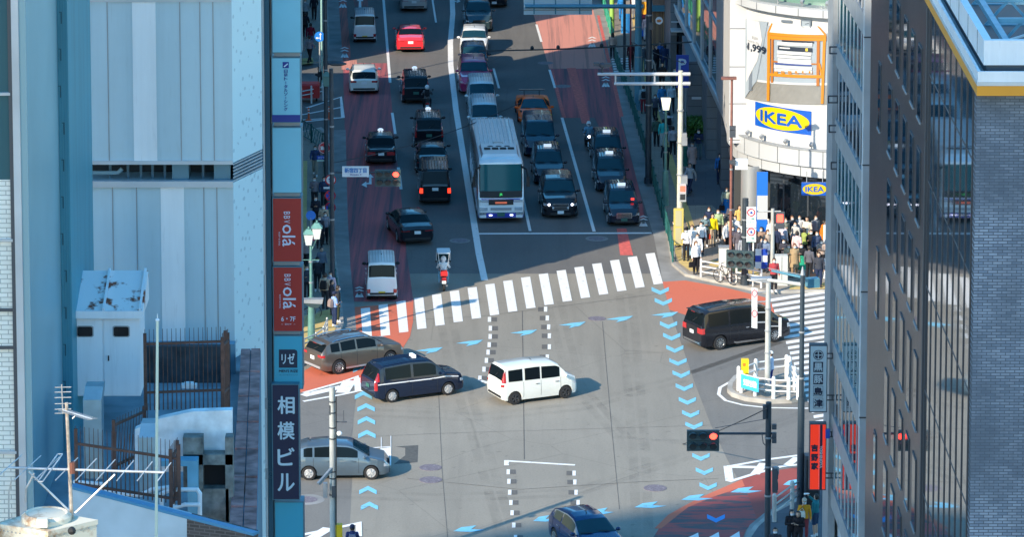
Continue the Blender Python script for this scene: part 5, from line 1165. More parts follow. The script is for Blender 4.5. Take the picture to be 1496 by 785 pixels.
def car(name, label, cat, px, py, hd, kind, pnt, group=None, scale=1., wheels='five', plate=M_PLATEW, anchor='c', sill=None, glass=None,
        lamp=None, rails=None, stripe=None, brake=False, lit=False, fogs=False, width=None, roof=None, grille='plain', spoiler=None, extras=None):
    p = PROF[kind]; L, W, Hh = p['L'], (width or p['W']), p['H']; hw = W/2
    c = G(px, py, 0); hdr = rad(hd)     # heading: 0 = up the street (+y), positive turns to the right
    dirv = V((math.sin(hdr), math.cos(hdr), 0))
    if anchor == 'r': c = c + dirv*(L/2*scale)      # pixel marks the middle of the rear bumper on the ground
    if anchor == 'f': c = c - dirv*(L/2*scale)
    zz = .0
    T = thing(name, label, cat, (c.x, c.y, zz), -hdr, group); T.scale = (scale,)*3
    MWl = {}
    yr, yf = -L/2 + (L-p['wb'])*(1-p['wc']), -L/2+(L-p['wb'])*(1-p['wc'])+p['wb']
    r = p['r']; Ra = r*1.13
    wm = [(0, .86), (.012, .90), (.05, .965), (.15, .995), (.3, 1), (.75, 1), (.88, .985), (.95, .93), (.985, .84), (1, .74)]
    if kind in ('kei_van', 'van', 'box_mpv', 'cab_taxi', 'minivan', 'mid_van'): wm = [(0, .93), (.01, .965), (.04, .99), (.3, 1), (.8, 1), (.92, .98), (.97, .93), (.992, .85), (1, .78)]
    zs = .20 if kind != 'super' else .12
    sl_ = [(0, zs+.10), (.05, zs+.02), (.2, zs), (.85, zs), (.96, zs+.01), (1, zs+.06)]
    hmax = Hh - pw(p['belt'], .45)
    def sec(t):
        y = -L/2+L*t; w_ = pw(wm, t)*hw; zb = pw(p['belt'], t); zt = max(pw(p['top'], t), zb+.012); z0 = pw(sl_, t)
        k = min(1, (zt-zb)/hmax); wt = w_*lerp(.90, p['roofw'], k)
        ar = 0.
        for ya in (yr, yf):
            d = abs(y-ya)
            if d < Ra: ar = max(ar, r + math.sqrt(Ra*Ra-d*d))
        a0 = max(z0, ar); a1 = max(z0+(zb-z0)*.28, ar+.015); a2 = max(z0+(zb-z0)*.62, ar+.03)
        if kind == 'super': wmul = 1+.0*k
        return y, [(w_*.95, a0), (w_, a1), (w_*1.0, a2), (w_*.955, max(zb, a2+.01)), (wt, max(zt-.05*k-.012, zb+.006)), (wt*.86, zt-.008), (0, zt+.012)]
    def S(t, v, sg=1):
        y, s = sec(t); i = min(int(v), 5); f = v-i
        return V((sg*lerp(s[i][0], s[i+1][0], f), y, lerp(s[i][1], s[i+1][1], f)))
    ts = set([i/26 for i in range(27)]+[a for a, _ in wm]+[a for a, _ in p['top']])
    for ya in (yr, yf):
        tc = (ya+L/2)/L
        for q in (-1, -.98, -.9, -.75, -.5, -.2, .2, .5, .75, .9, .98, 1): ts.add(min(1, max(0, tc+q*Ra/L)))
        ts.add(tc+(Ra+.004)/L); ts.add(tc-(Ra+.004)/L)
    ts = sorted(t for t in ts if 0 <= t <= 1)
    mb = MB(); rr = []
    for t in ts:
        y, s = sec(t)
        ring = [(-x, y, z) for x, z in s[:-1]]+[(0, y, s[-1][1])]+[(x, y, z) for x, z in s[:-1][::-1]]
        rr.append(ring)
    n = len(rr[0]); vs = [q for g_ in rr for q in g_]; fs = []
    for k in range(len(rr)-1):
        for i in range(n-1): fs.append((k*n+i, k*n+i+1, (k+1)*n+i+1, (k+1)*n+i))
    fs += [tuple(range(n)), tuple(range((len(rr)-1)*n, len(rr)*n))[::-1]]
    mb.add(vs, [f[::-1] for f in fs])
    body = mb.build('body', pnt, T, True, False, 32)
    # chassis
    cb = MB(); cb.box((0, 0, .34), (W*.72, L*.93, .26)); cb.build('underbody', M_DARK, T, False, False)
    def patch(mb, t0, t1, v0, v1, sg, nt_=5, nv=3, off=.007, mi=0, sl=0.):
        vs = []
        for i in range(nt_+1):
            for j in range(nv+1):
                v = lerp(v0, v1, j/nv); t = lerp(t0, t1, i/nt_)
                if sl: t = lerp(t0+sl*(v-v0)/(v1-v0), t1-sl*(v-v0)/(v1-v0)*.6, i/nt_)
                P0 = S(t, v, sg); a = S(min(1, t+.004), v, sg)-S(max(0, t-.004), v, sg); b = S(t, min(6, v+.04), sg)-S(t, max(0, v-.04), sg)
                nn = a.cross(b)
                if nn.length > 1e-9:
                    nn.normalize()
                    cen = V((0, P0.y*.85, .7))
                    if nn.dot(P0-cen) < 0: nn = -nn
                else: nn = V((0, 0, 1))
                vs.append(P0+nn*off)
        fs = [(i*(nv+1)+j, (i+1)*(nv+1)+j, (i+1)*(nv+1)+j+1, i*(nv+1)+j+1) for i in range(nt_) for j in range(nv)]
        mb.add(vs, fs if sg < 0 else [f[::-1] for f in fs], mi)
    gl = glass or M_GLASS
    a = MB()
    for sg in (1, -1): patch(a, p['ws'][0], p['ws'][1], 4.12, 6, sg, 4, 6)
    a.build('windscreen', M_GLASSB, T, True, False)
    a = MB()
    for sg in (1, -1): patch(a, p['rw'][0], p['rw'][1], 4.15, 6, sg, 4, 6)
    a.build('rear_window', gl, T, True, False)
    nsw = len(p['sw'])
    for sg in (1, -1):
        for i, (t0, t1) in enumerate(p['sw']):
            a = MB(); patch(a, t0, t1, 3.10, 3.90, sg, 8, 2); a.build('side_window', gl, T, True, False)
    # lamps that wrap from the corner on to the face
    def lampset(t0, t1, z0, z1, cw, front, mat, nm):
        te = 1. if front else 0.
        for sg in (1, -1):
            a = MB(); y, s = sec(te); wz = s[1][0]
            def vof(t, z):
                _, q = sec(t)
                for i in range(5):
                    if q[i][1] <= z <= q[i+1][1]: return i+(z-q[i][1])/max(1e-6, q[i+1][1]-q[i][1])
                return 0 if z < q[0][1] else 3.9
            vs = []
            tl = [lerp(t0, t1, i/4) for i in range(5)]
            for t in tl:
                for z in (z0, (z0+z1)/2, z1):
                    q = S(t, vof(t, z), sg); vs.append(q+V((sg*.010, 0, 0)))
            yy = y+(.012 if front else -.012)
            col_ = [(wz*1.0, 0), (wz*(1-cw), 1)] if front == (t1 > .5) else []
            order = vs if front else vs[::-1]
            fs = [(i*3+j, (i+1)*3+j, (i+1)*3+j+1, i*3+j+1) for i in range(4) for j in range(2)]
            b0 = len(vs); k1 = 12 if front else 0    # ring at the end of the car
            endp = [vs[k1+j] for j in range(3)]
            inn = [V((sg*wz*(1-cw), yy, q.z)) for q in endp]
            edge = [V((q.x, yy, q.z)) for q in endp]
            vs += edge+inn
            fs += [(b0+j, b0+3+j, b0+4+j, b0+1+j) for j in range(2)]+[(k1+j, b0+j, b0+j+1, k1+j+1) for j in range(2)]
            a.add(vs, fs); a.build(nm, mat, T, False, False)
    lampset(.945 if kind != 'super' else .9, 1, p['head'][0]-.05, p['head'][1]-.10, .34, True, M_HEAD, 'headlight')
    if kind in ('kei_van', 'van', 'cab_taxi', 'mid_van', 'box_mpv'):
        lampset(0, .025, p['tail'][0], p['tail'][1] if p['tail'][1] < .97 else .97, p['tw'], False, M_TAILG if brake else M_TAIL, 'tail_light')
        if p['tail'][1] > 1.:    # tall lamps beside the rear window
            for sg in (1, -1):
                a = MB(); patch(a, .002, .05, 3.05, 3.95, sg, 3, 3, .012); patch(a, .004, .046, 4.0, 4.3, sg, 3, 1, .010); a.build('tail_light', M_TAILG if brake else M_TAIL, T, True, False)
    else: lampset(0, .035, p['tail'][0], min(p['tail'][1], pw(p['belt'], 0)-.005), p['tw'], False, M_TAILG if brake else M_TAIL, 'tail_light')
    ye, se = sec(1.); yb, sb = sec(0.)
    fw = se[1][0]; rw_ = sb[1][0]
    # grille, intake, plates
    a = MB(); zc = (p['head'][0]+p['head'][1])/2-.07
    if kind != 'super':
        gh = {'plain': .12, 'big': .34, 'bars': .26}[grille]; gz = zc-(gh-.12)/2
        a.box((0, ye+.012, gz), (fw*1.15, .03, gh), 0)
        if grille != 'plain':
            a.box((0, ye+.026, gz+gh/2), (fw*1.2, .02, .03), 1); a.box((0, ye+.026, gz-gh/2), (fw*1.1, .02, .02), 1)
            for i in range(3): a.box((0, ye+.028, gz-gh/2+gh*(i+1)/4), (fw*1.08, .012, .018), 1)
            for sg in (1, -1): a.box((sg*fw*.585, ye+.026, gz), (.03, .02, gh), 1)
    else: a.box((0, ye+.01, .2), (fw*1.6, .03, .14), 0)
    a.build('grille', [M_DARK, M_CHR], T, False, False)
    a = MB(); a.box((0, ye+.006, .30), (fw*1.5, .03, .13)); a.build('front_intake', M_DARK, T, False, False)
    a = MB(); a.box((0, ye+.035, .40 if kind != 'super' else .3), (.33, .012, .165)); a.build('number_plate', plate, T, False, False)
    zp = {'kei_van': .42, 'van': .92, 'box_mpv': .78, 'cab_taxi': .72, 'minivan': .84, 'sedan': .72, 'old_sedan': .70}.get(kind, .76)
    if kind == 'super': zp = .45
    a = MB(); a.box((0, yb-.016, zp), (.33, .012, .165)); a.build('number_plate', plate, T, False, False)
    a = MB(); a.box((0, yb-.010, sb[0][1]+.09), (rw_*1.7, .03, .10)); a.build('rear_bumper_trim', sill or M_DARK, T, False, False)
    for sg in (1, -1) if sill else ():
        a = MB(); patch(a, .28, .70, .02, .42, sg, 4, 1, .008); a.build('side_sill', sill, T, False, False)
    # door gaps and handles
    gaps = sorted(set([p['sw'][0][1]+.01 if nsw > 2 else p['sw'][0][0]-.01]+[s[1]+.01 for s in p['sw'][-2:]]))
    for sg in (1, -1):
        for t in gaps:
            a = MB(); patch(a, t-.0018, t+.0018, .5, 3.02, sg, 1, 5, .004); a.build('door_seam', M_DARK, T, False, False)
        for t in gaps[1:] if len(gaps) > 1 else gaps:
            a = MB(); q = S(t-.05, 2.5, sg); a.box((q.x+sg*.02, q.y, q.z+.03), (.03, .17, .03)); a.build('door_handle', pnt if kind in ('hatch', 'suv') else M_CHR, T, False, False)
    # mirrors
    tm = p['ws'][1]-.045; q = S(tm, 3.0)
    for sg in (1, -1):
        a = MB(); a.ell((sg*(q.x+.12), q.y, q.z+.07), (.22, .14, .16), 8, 5); a.bar((sg*(q.x-.03), q.y, q.z+.0), (sg*(q.x+.06), q.y, q.z+.05), .05, .04)
        a.build('wing_mirror', pnt if kind not in ('kei_van',) else M_DARK, T, True, False)
    # wheels
    td, rd = wheel_mesh(r, .21 if kind != 'super' else .28, wheels)
    for yy in (yr, yf):
        for sg in (1, -1):
            o = meshobj('wheel', td, T, (sg*(hw-.115), yy, r), (0, 0, 0 if sg > 0 else math.pi))
            meshobj('rim', rd, o)
    # extras
    if p.get('rib') or roof == 'rib':
        a = MB(); t0, t1 = (.11, .60) if kind == 'cab_taxi' else (.08, .80 if kind == 'kei_van' else .70)
        for i in range(-4, 5):
            v = 6-abs(i)/4*1.0; sg = 1 if i >= 0 else -1
            vs = []
            for j in range(9):
                q = S(lerp(t0, t1, j/8), v, sg); vs += [q+V((-.022, 0, .001)), q+V((0, 0, .022)), q+V((.022, 0, .001))]
            a.add(vs, [(j*3+k, (j+1)*3+k, (j+1)*3+k+1, j*3+k+1) for j in range(8) for k in range(2)])
        a.build('roof_rib', pnt, T, False, False)
    if rails:
        for sg in (1, -1):
            a = MB(); a.path([S(t, 4.25, sg)+V((0, 0, .0 if t in (.14, .56) else .055)) for t in (.14, .18, .3, .42, .52, .56)], .022, 6); a.build('roof_rail', rails, T, False, False)
    if lamp == 'taxi':
        q = S(.52, 6); a = MB(); a.ell((0, q.y, q.z+.08), (.34, .16, .22), 10, 6); a.build('roof_lamp', M_SHEET, T, True, False)
    if lamp == 'box':
        q = S(.5, 6); a = MB(); a.box((0, q.y, q.z+.07), (.42, .14, .14)); a.build('roof_lamp', M_SHEET, T, True, False)
    if stripe:
        for sg in (1, -1):
            a = MB(); patch(a, .03, .93, 2.55, 2.72, sg, 12, 1, .009); a.build('side_stripe', stripe, T, False, False)
    if spoiler:
        a = MB(); q = S(p['rw'][1]+.005, 6); a.box((0, q.y-.10, q.z-.01), (W*.66, .26, .035)); a.box((0, q.y-.22, q.z-.025), (.3, .02, .03), 1)
        a.build('roof_spoiler', [pnt, M_TAIL], T, False, False)
    if lit:
        for sg in (1, -1):
            a = MB(); a.ell((sg*fw*.86, ye+.04, zc+.02), (.13, .06, .12), 10, 6); a.build('headlight_bulb', pm('lit_headlamp', (.85, .85, 1.), .3, emit=3.), T, True, False)
    if fogs:
        for sg in (1, -1):
            a = MB(); a.ell((sg*fw*.55, ye+.04, .64), (.11, .05, .11), 10, 6); a.build('fog_light', M_HEAD, T, True, False)
    if kind not in ('super', 'kei_van', 'van', 'sedan', 'old_sedan'):
        q = S(p['rw'][0]+.004, 6); a = MB(); a.bar(q+V((0, -.02, .02)), S(p['rw'][1]*.6, 5.6)+V((0, -.03, .01)), .02, .02); a.build('rear_wiper', M_DARK, T, False, False)
    q0 = S(p['ws'][1], 5.6, 1); q1 = S(lerp(p['ws'][1], p['ws'][0], .25), 5.9, -1); a = MB()
    a.bar(S(p['ws'][1], 5.7, 1)+V((0, .02, .02)), S(lerp(p['ws'][1], p['ws'][0], .12), 4.8, 1)+V((0, .02, .02)), .02, .015)
    a.build('wiper', M_DARK, T, False, False); a = MB()
    a.bar(S(p['ws'][1], 5.2, -1)+V((0, .02, .02)), S(lerp(p['ws'][1], p['ws'][0], .12), 5.9, -1)+V((0, .02, .02)), .02, .015)
    a.build('wiper', M_DARK, T, False, False)
    q = S(.48 if kind not in ('hatch', 'suv') else .2, 6); a = MB(); a.bar(q, q+V((0, -.10, .09)), .03, .02); a.build('roof_antenna', M_DARK, T, False, False)
    if extras: extras(T, S, patch, p, L, W, ye, yb, fw)
    return T

UP, DN = -2.6, 177.4
P_BLK = paint('black', (.012, .013, .018)); P_NAVY = paint('navy', (.009, .018, .042)); P_NAVY2 = paint('black_blue', (.012, .017, .03))
P_WHT = paint('white', (.78, .78, .76)); P_SIL = paint('silver', (.42, .44, .46), .6); P_SIL2 = paint('pale_silver', (.70, .73, .74), .1)
P_RED = paint('red', (.75, .02, .03)); P_BRN = paint('bronze_brown', (.15, .12, .10), .6); P_GRY = paint('slate_grey', (.10, .145, .19), .5)
P_MAG = paint('wine_magenta', (.45, .03, .12), .1); P_ORG = pm('paint_orange', (1., .13, .008), .5, 0, .3, coat=.35); P_BLU = paint('deep_blue', (.006, .035, .115), .3)
P_TEAL = paint('dark_teal', (.035, .065, .08), .4); P_PEARL = paint('pearl_white', (.72, .72, .67))
GQ = 'vehicles queuing towards the stop line'; GL = 'vehicles heading up the street'; GT = 'black cab style taxis'
# heading up the street, seen from behind
car('kei_van', 'silver-grey box van seen from behind at the top of the red lane', 'van', 533, 63, UP, 'kei_van', P_SIL2, GL, anchor='r', plate=M_PLATEY, wheels='cap')
car('saloon_car', 'silver saloon car at the very top edge, driving away', 'car', 605, 18, UP, 'sedan', P_SIL, GL, anchor='r')
car('saloon_car', 'bright red saloon car in the sunlit strip, driving away', 'car', 600, 78, UP, 'sedan', P_RED, GL, anchor='r', rails=None)
car('estate_car', 'white estate car with dark rear window in the worn red lane', 'car', 532, 139, UP, 'wagon', P_PEARL, GL, anchor='r', rails=M_CHR)
car('taxi', 'black cab taxi driving away, upper one just ahead of the motorcyclist', 'taxi', 608, 153, UP-1, 'cab_taxi', P_BLK, GT, anchor='r', lamp='taxi', plate=M_PLATEG, wheels='cap')
car('taxi', 'black cab taxi driving away right behind the motorcyclist', 'taxi', 627, 216, UP, 'cab_taxi', P_BLK, GT, anchor='r', lamp='taxi', plate=M_PLATEG, wheels='cap')
car('saloon_car', 'black saloon mostly hidden by the black van behind it', 'car', 632, 258, UP, 'sedan', P_BLK, GL, anchor='r')
car('black_van', 'black high-roof van with glowing amber-red tail lights', 'van', 636, 301, UP, 'van', P_BLK, GL, anchor='r', brake=True)
car('saloon_taxi', 'old black saloon taxi with a wide red tail light band and roof lamp', 'taxi', 557, 243, UP, 'old_sedan', P_BLK, GL, anchor='r', lamp='taxi', wheels='cap')
car('saloon_car', 'black saloon car turned slightly across its lane above the white van', 'car', 598, 344, UP-9, 'sedan', P_BLK, GL)
car('kei_van', 'white box van with yellow number plate waiting at the zebra crossing', 'van', 558, 441, UP, 'kei_van', P_WHT, GL, anchor='r', plate=M_PLATEY, wheels='cap', scale=1.02)
# turning in the junction
car('compact_suv', 'bronze brown SUV turning out beside the left pavement', 'car', 518, 535, 56, 'suv', P_BRN, None, wheels='ten', rails=M_CHR, sill=pm('grey_sill', (.5, .5, .52), .4, .5), spoiler=True, scale=1.0)
car('taxi', 'dark navy cab taxi with a white stripe crossing the junction', 'taxi', 603, 577, 64, 'cab_taxi', P_NAVY, None, lamp='box', stripe=pm('stripe_white', (.7, .7, .72), .4), plate=M_PLATEG, wheels='cap')
car('compact_van', 'small white boxy car in the middle of the junction', 'car', 778, 581, 65, 'box_mpv', P_PEARL, None, wheels='dark', glass=None)
car('minivan', 'large black minivan turning towards the right side street', 'van', 1077, 500, 62, 'minivan', P_BLK, None, wheels='ten', sill=M_CHR, spoiler=True)
car('hatchback', 'slate grey hatchback emerging from behind the sign column on the left', 'car', 497, 694, 88, 'hatch', P_GRY, None, wheels='cap')
car('hatchback', 'deep blue hatchback facing the camera at the bottom edge', 'car', 858, 806, 158, 'sport_hatch', P_BLU, None, wheels='ten')
# waiting, seen from the front
car('minivan', 'dark minivan at the very top edge of the queue, behind the teal off-roader', 'van', 722, 12, DN, 'minivan', P_BLK, GQ, anchor='f')
car('off_roader', 'dark teal boxy off-roader behind the white car at the top of the queue', 'car', 700, 48, DN, 'big_suv', P_TEAL, GQ, anchor='f', rails=M_DARK, width=1.85)
car('hatchback', 'white hatchback crossing the line in the sunlit strip, facing the camera', 'car', 692, 83, DN+3, 'wagon', P_WHT, GQ, anchor='f')
car('hatchback', 'dark blue hatchback squeezed between the white car and the wine red SUV', 'car', 694, 107, DN, 'hatch', P_NAVY, GQ, anchor='f')
car('large_suv', 'wine red off-road SUV facing the camera in the queue', 'car', 694, 139, DN, 'big_suv', P_MAG, GQ, anchor='f', rails=M_DARK, grille='big')
car('minivan', 'pale silver people carrier directly behind the silver-blue one', 'van', 705, 170, DN, 'mid_van', P_SIL2, GQ, anchor='f')
car('minivan', 'silver-blue people carrier directly behind the coach', 'van', 709, 202, DN, 'mid_van', paint('silver_blue', (.58, .68, .72), .1), GQ, anchor='f')
def wing(T, S, patch, p, L, W, ye, yb, fw):
    a = MB(); a.box((0, yb+.25, 1.22), (1.5, .28, .035)); a.build('rear_wing', P_NAVY2, T, False, False)
    for sg in (1, -1):
        a = MB(); a.bar((sg*.45, yb+.35, .88), (sg*.45, yb+.25, 1.21), .04, .10); a.build('wing_strut', M_DARK, T, False, False)
        a = MB(); a.box((sg*.97, -.35, .55), (.06, .5, .25)); a.build('side_intake', M_DARK, T, False, False)
car('sports_car', 'low orange sports car with a rear wing behind the dark minivan', 'car', 782, 182, DN, 'super', P_ORG, GQ, anchor='f', wheels='dark', extras=wing)
car('minivan', 'dark blue-black minivan directly in front of the orange sports car', 'van', 790, 232, DN, 'minivan', P_NAVY, GQ, anchor='f', grille='bars')
car('taxi', 'black cab taxi between the dark minivan and the black luxury SUV', 'taxi', 803, 272, DN, 'cab_taxi', P_NAVY2, GT, anchor='f', lamp='box', plate=M_PLATEG, grille='bars', wheels='cap')
car('luxury_suv', 'black luxury SUV with round lit headlamps and mesh grille at the stop line', 'car', 819, 321, DN, 'big_suv', P_BLK, GQ, anchor='f', grille='big', lit=True, fogs=True)
car('taxi', 'rearmost of the three black cab taxis in the kerb lane', 'taxi', 890, 250, DN, 'cab_taxi', P_NAVY2, GT, anchor='f', lamp='box', plate=M_PLATEG, grille='bars', wheels='cap')
car('taxi', 'middle one of the three black cab taxis in the kerb lane', 'taxi', 894, 283, DN, 'cab_taxi', P_NAVY2, GT, anchor='f', lamp='box', plate=M_PLATEG, grille='bars', wheels='cap')
def redtag(T, S, patch, p, L, W, ye, yb, fw):
    a = MB(); q = S(p['ws'][1]-.03, 5.2, -1); a.box((q.x, q.y+.02, q.z+.03), (.16, .03, .12)); a.build('vacancy_sign', pm('red_led', (.9, .03, .02), .4, emit=1.2), T, False, False)
car('taxi', 'front one of the three black cab taxis, at the stop line by the kerb', 'taxi', 912, 332, DN, 'cab_taxi', P_NAVY2, GT, anchor='f', lamp='box', plate=M_PLATEG, grille='bars', wheels='cap', extras=redtag)

# ------------------------------------------------------------------ the coach
def coach():
    c = G(732, 327, 0); L, W, H = 11.6, 2.49, 3.42
    d = V((math.sin(rad(DN)), math.cos(rad(DN)), 0)); c = c-d*L/2
    T = thing('coach', 'white and blue highway coach with a silver ribbed roof at the stop line', 'bus', (c.x, c.y, 0), -rad(DN), GQ)
    hw = W/2
    top = [(-L/2, 2.9), (-L/2+.12, 3.2), (-L/2+.5, 3.36), (L/2-1.0, 3.36), (L/2-.62, 3.32), (L/2-.42, 3.18), (L/2-.10, 1.42), (L/2-.02, 1.30), (L/2, .55)]
    ys = [-L/2, -L/2+.06, -L/2+.15, -L/2+.5]+[-L/2+.9+i*.5 for i in range(19)]+[L/2-1., L/2-.62, L/2-.42, L/2-.26, L/2-.10, L/2-.03, L/2]
    def wd(y):
        return pw([(-L/2, .92), (-L/2+.1, .97), (-L/2+.4, 1), (L/2-.9, 1), (L/2-.3, .985), (L/2-.06, .955), (L/2, .91)], y)*hw
    def arch(y):
        a = 0
        for ya in (-L/2+2.9, L/2-2.45):
            e = abs(y-ya)
            if e < .62: a = max(a, .5+math.sqrt(.62**2-e*e))
        return a
    def sec(y):
        w_, zt = wd(y), pw(top, y); z0 = max(.32, arch(y)); zb = min(1.35, zt-.08)
        k = max(0, min(1, (zt-1.45)/1.9))
        return [(w_*.97, z0), (w_, max(.62, z0+.02)), (w_, max(zb, z0+.04)), (w_*lerp(1, .965, k), max(zt-.22, zb+.03)), (w_*lerp(.97, .90, k), max(zt-.05, zb+.05)), (w_*.75, zt), (0, zt+.03)]
    for ya in (-L/2+2.9, L/2-2.45):
        for q in (-.63, -.615, -.55, -.4, -.2, 0, .2, .4, .55, .615, .63): ys.append(ya+q)
    ys = sorted(set(round(y, 4) for y in ys)); mb = MB(); rr = []
    for y in ys:
        s = sec(y); rr.append([(-x, y, z) for x, z in s[:-1]]+[(0, y, s[-1][1])]+[(x, y, z) for x, z in s[:-1][::-1]])
    n = 13; vs = [q for g_ in rr for q in g_]; fs = [(k*n+i+1, k*n+i, (k+1)*n+i, (k+1)*n+i+1) for k in range(len(rr)-1) for i in range(n-1)]
    fs += [tuple(range(n))[::-1], tuple(range((len(rr)-1)*n, len(rr)*n))]
    mb.add(vs, fs); mb.build('body', paint('coach_white', (.78, .80, .82), .1), T, True, False, 30)
    a = MB(); a.box((0, 0, .45), (W*.8, L*.95, .4)); a.build('underbody', M_DARK, T, False, False)
    # windscreen
    yt, y2 = L/2-.44, L/2-.11
    def front(z, x):
        y = lerp(yt, y2, (3.14-z)/(3.14-1.40)); return V((x, y+.085-.06*(abs(x)/hw)**3*1.2, z))
    a = MB(); N = 10; zz = [1.42, 1.8, 2.3, 2.8, 3.12]
    vs = [front(z, -1.12+2.24*i/N) for z in zz for i in range(N+1)]
    a.add(vs, [(k*(N+1)+i, k*(N+1)+i+1, (k+1)*(N+1)+i+1, (k+1)*(N+1)+i)[::-1] for k in range(4) for i in range(N)], 0)
    a.build('windscreen', pm('coach_glass', (.012, .10, .115), .08, 0, .2), T, True, False)
    a = MB(); vs = [front(z, -1.12+2.24*i/N)+V((0, .012, 0)) for z in (1.40, 1.74) for i in range(N+1)]
    a.add(vs, [(i, i+1, N+1+i+1, N+1+i)[::-1] for i in range(N)])
    for x in (-1.13, 1.09): a.add([front(1.7, x)+V((0, .012, 0)), front(1.7, x+.05)+V((0, .012, 0)), front(3.12, x+.05)+V((0, .012, 0)), front(3.12, x)+V((0, .012, 0))], [(3, 2, 1, 0)])
    a.build('dashboard_panel', M_DARK, T, False, False)
    a = MB(); text(a, 'JR', front(1.56, 0)+V((0, .04, 0)), (-1, 0, 0), (0, 0, 1), h=.15, mi=0, fat=.008); a.build('operator_logo', pm('logo_green', (.05, .55, .12), .5, emit=.3), T, False, False)
    a = MB(); a.ell((.55, L/2-.9, 2.0), (.45, .3, .5), 8, 5); a.build('driver_seat', M_DARK, T, True, False)
    # face bands
    def bandf(z0, z1, mat, nm, off=.012, x0=-1.0, x1=1.0):
        a = MB(); N = 12; vs = []
        for z in (z0, z1):
            for i in range(N+1):
                x = lerp(x0, x1, i/N)*hw*.95; yy = L/2-.03+off+ (-.10 if abs(x) > hw*.9 else -.03*(abs(x)/hw)**2)
                if z > 1.25: yy -= .03
                vs.append((x, yy+.03, z))
        a.add(vs, [(i, i+1, N+2+i, N+1+i)[::-1] for i in range(N)]); return a.build(nm, mat, T, True, False)
    BL = pm('coach_blue', (.02, .04, .35), .3, coat=1)
    bandf(.33, .58, BL, 'lower_blue_band'); bandf(1.16, 1.36, BL, 'upper_blue_band'); bandf(1.02, 1.30, M_DARK, 'destination_panel', .03, -.55, .55)
    a = MB(); a.box((0, L/2+.035, 1.14), (.62, .01, .10)); a.build('destination_sign', pm('led_orange', (.55, .12, .06), .5, emit=.25), T, False, False)
    for sg in (1, -1):
        a = MB(); a.box((sg*.92, L/2+.012, .80), (.42, .05, .17)); a.build('headlight', M_HEAD, T, False, False)
        a = MB(); a.box((sg*.90, L/2+.0, 1.24), (.46, .06, .12)); a.build('turn_lamp', M_HEAD, T, False, False)
        a = MB(); a.box((sg*.55, L/2+.04, .47), (.16, .03, .06)); a.build('fog_light', pm('fog_lit', (.9, .9, 1), .3, emit=1.5), T, False, False)
        a = MB(); a.path([(sg*1.08, L/2-.40, 3.0), (sg*1.34, L/2-.10, 2.9), (sg*1.42, L/2+.12, 2.55)], .05, 6); a.box((sg*1.42, L/2+.12, 2.30), (.17, .14, .55)); a.build('wing_mirror', M_DARK, T, False, False)
        a = MB(); a.box((sg*(hw+.004), -.25, 2.25), (.012, L-2.2, 1.15)); o = a.build('side_windows', M_GLASS, T, False, False)
        for i in range(6):
            a = MB(); a.box((sg*(hw+.012), -L/2+1.6+i*1.55, 2.25), (.012, .07, 1.16)); a.build('window_pillar', M_DARK, T, False, False)
        a = MB(); a.box((sg*(hw+.006), -.2, 1.15), (.014, L-2.4, .3)); a.build('side_blue_band', BL, T, False, False)
    a = MB(); a.box((0, L/2+.045, .50), (.40, .012, .2)); a.build('number_plate', M_PLATEG, T, False, False)
    a = MB(); a.box((0, L/2+.035, .80), (1.1, .02, .14)); a.build('front_intake', pm('lt', (.3, .32, .35), .5), T, False, False)
    # roof: ribs, forward air conditioning pod
    a = MB()
    for i in range(-4, 5): a.box((i*.22, -1.65, 3.40), (.05, 7.0, .035))
    a.build('roof_rib', pm('roof_silver', (.62, .64, .66), .35, .25, var=.25, vs=2), T, False, False)
    a = MB()
    a.rings([[(-1.02, 2.0, 3.34), (1.02, 2.0, 3.34), (.95, 2.1, 3.52), (-.95, 2.1, 3.52)], [(-1.02, 4.9, 3.3), (1.02, 4.9, 3.3), (.9, 4.6, 3.5), (-.9, 4.6, 3.5)]])
    o = a.build('air_conditioner', paint('coach_white', (.62, .65, .68)), T, False, False)
    a = MB()
    for i in range(4):
        for j in range(5): a.box((-.63+i*.42, 3.15+j*.10, 3.53), (.34, .045, .02))
    for i in (-1, 0, 1): a.ell((i*.45, 2.75, 3.52), (.34, .16, .06), 10, 5)
    a.build('vent', M_DARK, o, False, False)
    a = MB(); a.box((0, 2.0, 3.56), (.5, .05, .06)); a.box((-.25, 1.8, 3.5), (.05, .4, .06)); a.box((.25, 1.8, 3.5), (.05, .4, .06)); a.build('roof_hatch', M_SIL_ if False else pm('hatch_grey', (.4, .42, .44), .5), T, False, False)
    td, rd = wheel_mesh(.5, .28, 'five')
    for yy in (-L/2+2.9, L/2-2.45):
        for sg in (1, -1):
            o = meshobj('wheel', td, T, (sg*(hw-.16), yy, .5), (0, 0, 0 if sg > 0 else math.pi)); meshobj('rim', rd, o)
coach()
# ================================================================== STREET FURNITURE
M_PGREY = pm('pole_light_grey', (.45, .46, .44), .5, .2, var=.15, vs=2); M_PCREAM = pm('pole_cream', (.58, .58, .50), .5, .1, var=.15, vs=2)
M_PDARK = pm('pole_dark', (.035, .05, .065), .5, .2, var=.2, vs=3); M_PBLUE = pm('pole_blue_grey', (.11, .29, .38), .5, .3, var=.12, vs=2); M_PBRN = pm('pole_rust_brown', (.22, .09, .07), .6, .1, var=.2, vs=3)
M_PGRN = pm('pole_green', (.12, .27, .24), .5, .2, var=.15, vs=3); M_RAIL = pm('rail_white', (.72, .72, .70), .5, .1, var=.12, vs=3)
M_SIGH = pm('signal_housing', (.04, .075, .085), .5, .2); M_LOFF = pm('signal_lens_off', (.04, .045, .05), .25); M_LRED = pm('signal_red_lit', (1., .035, .02), .4, emit=3.5)
M_SW = pm('sign_white', (.72, .74, .76), .45); M_SR = pm('sign_red', (.62, .02, .03), .45); M_SB = pm('sign_royal_blue', (.01, .06, .42), .45)
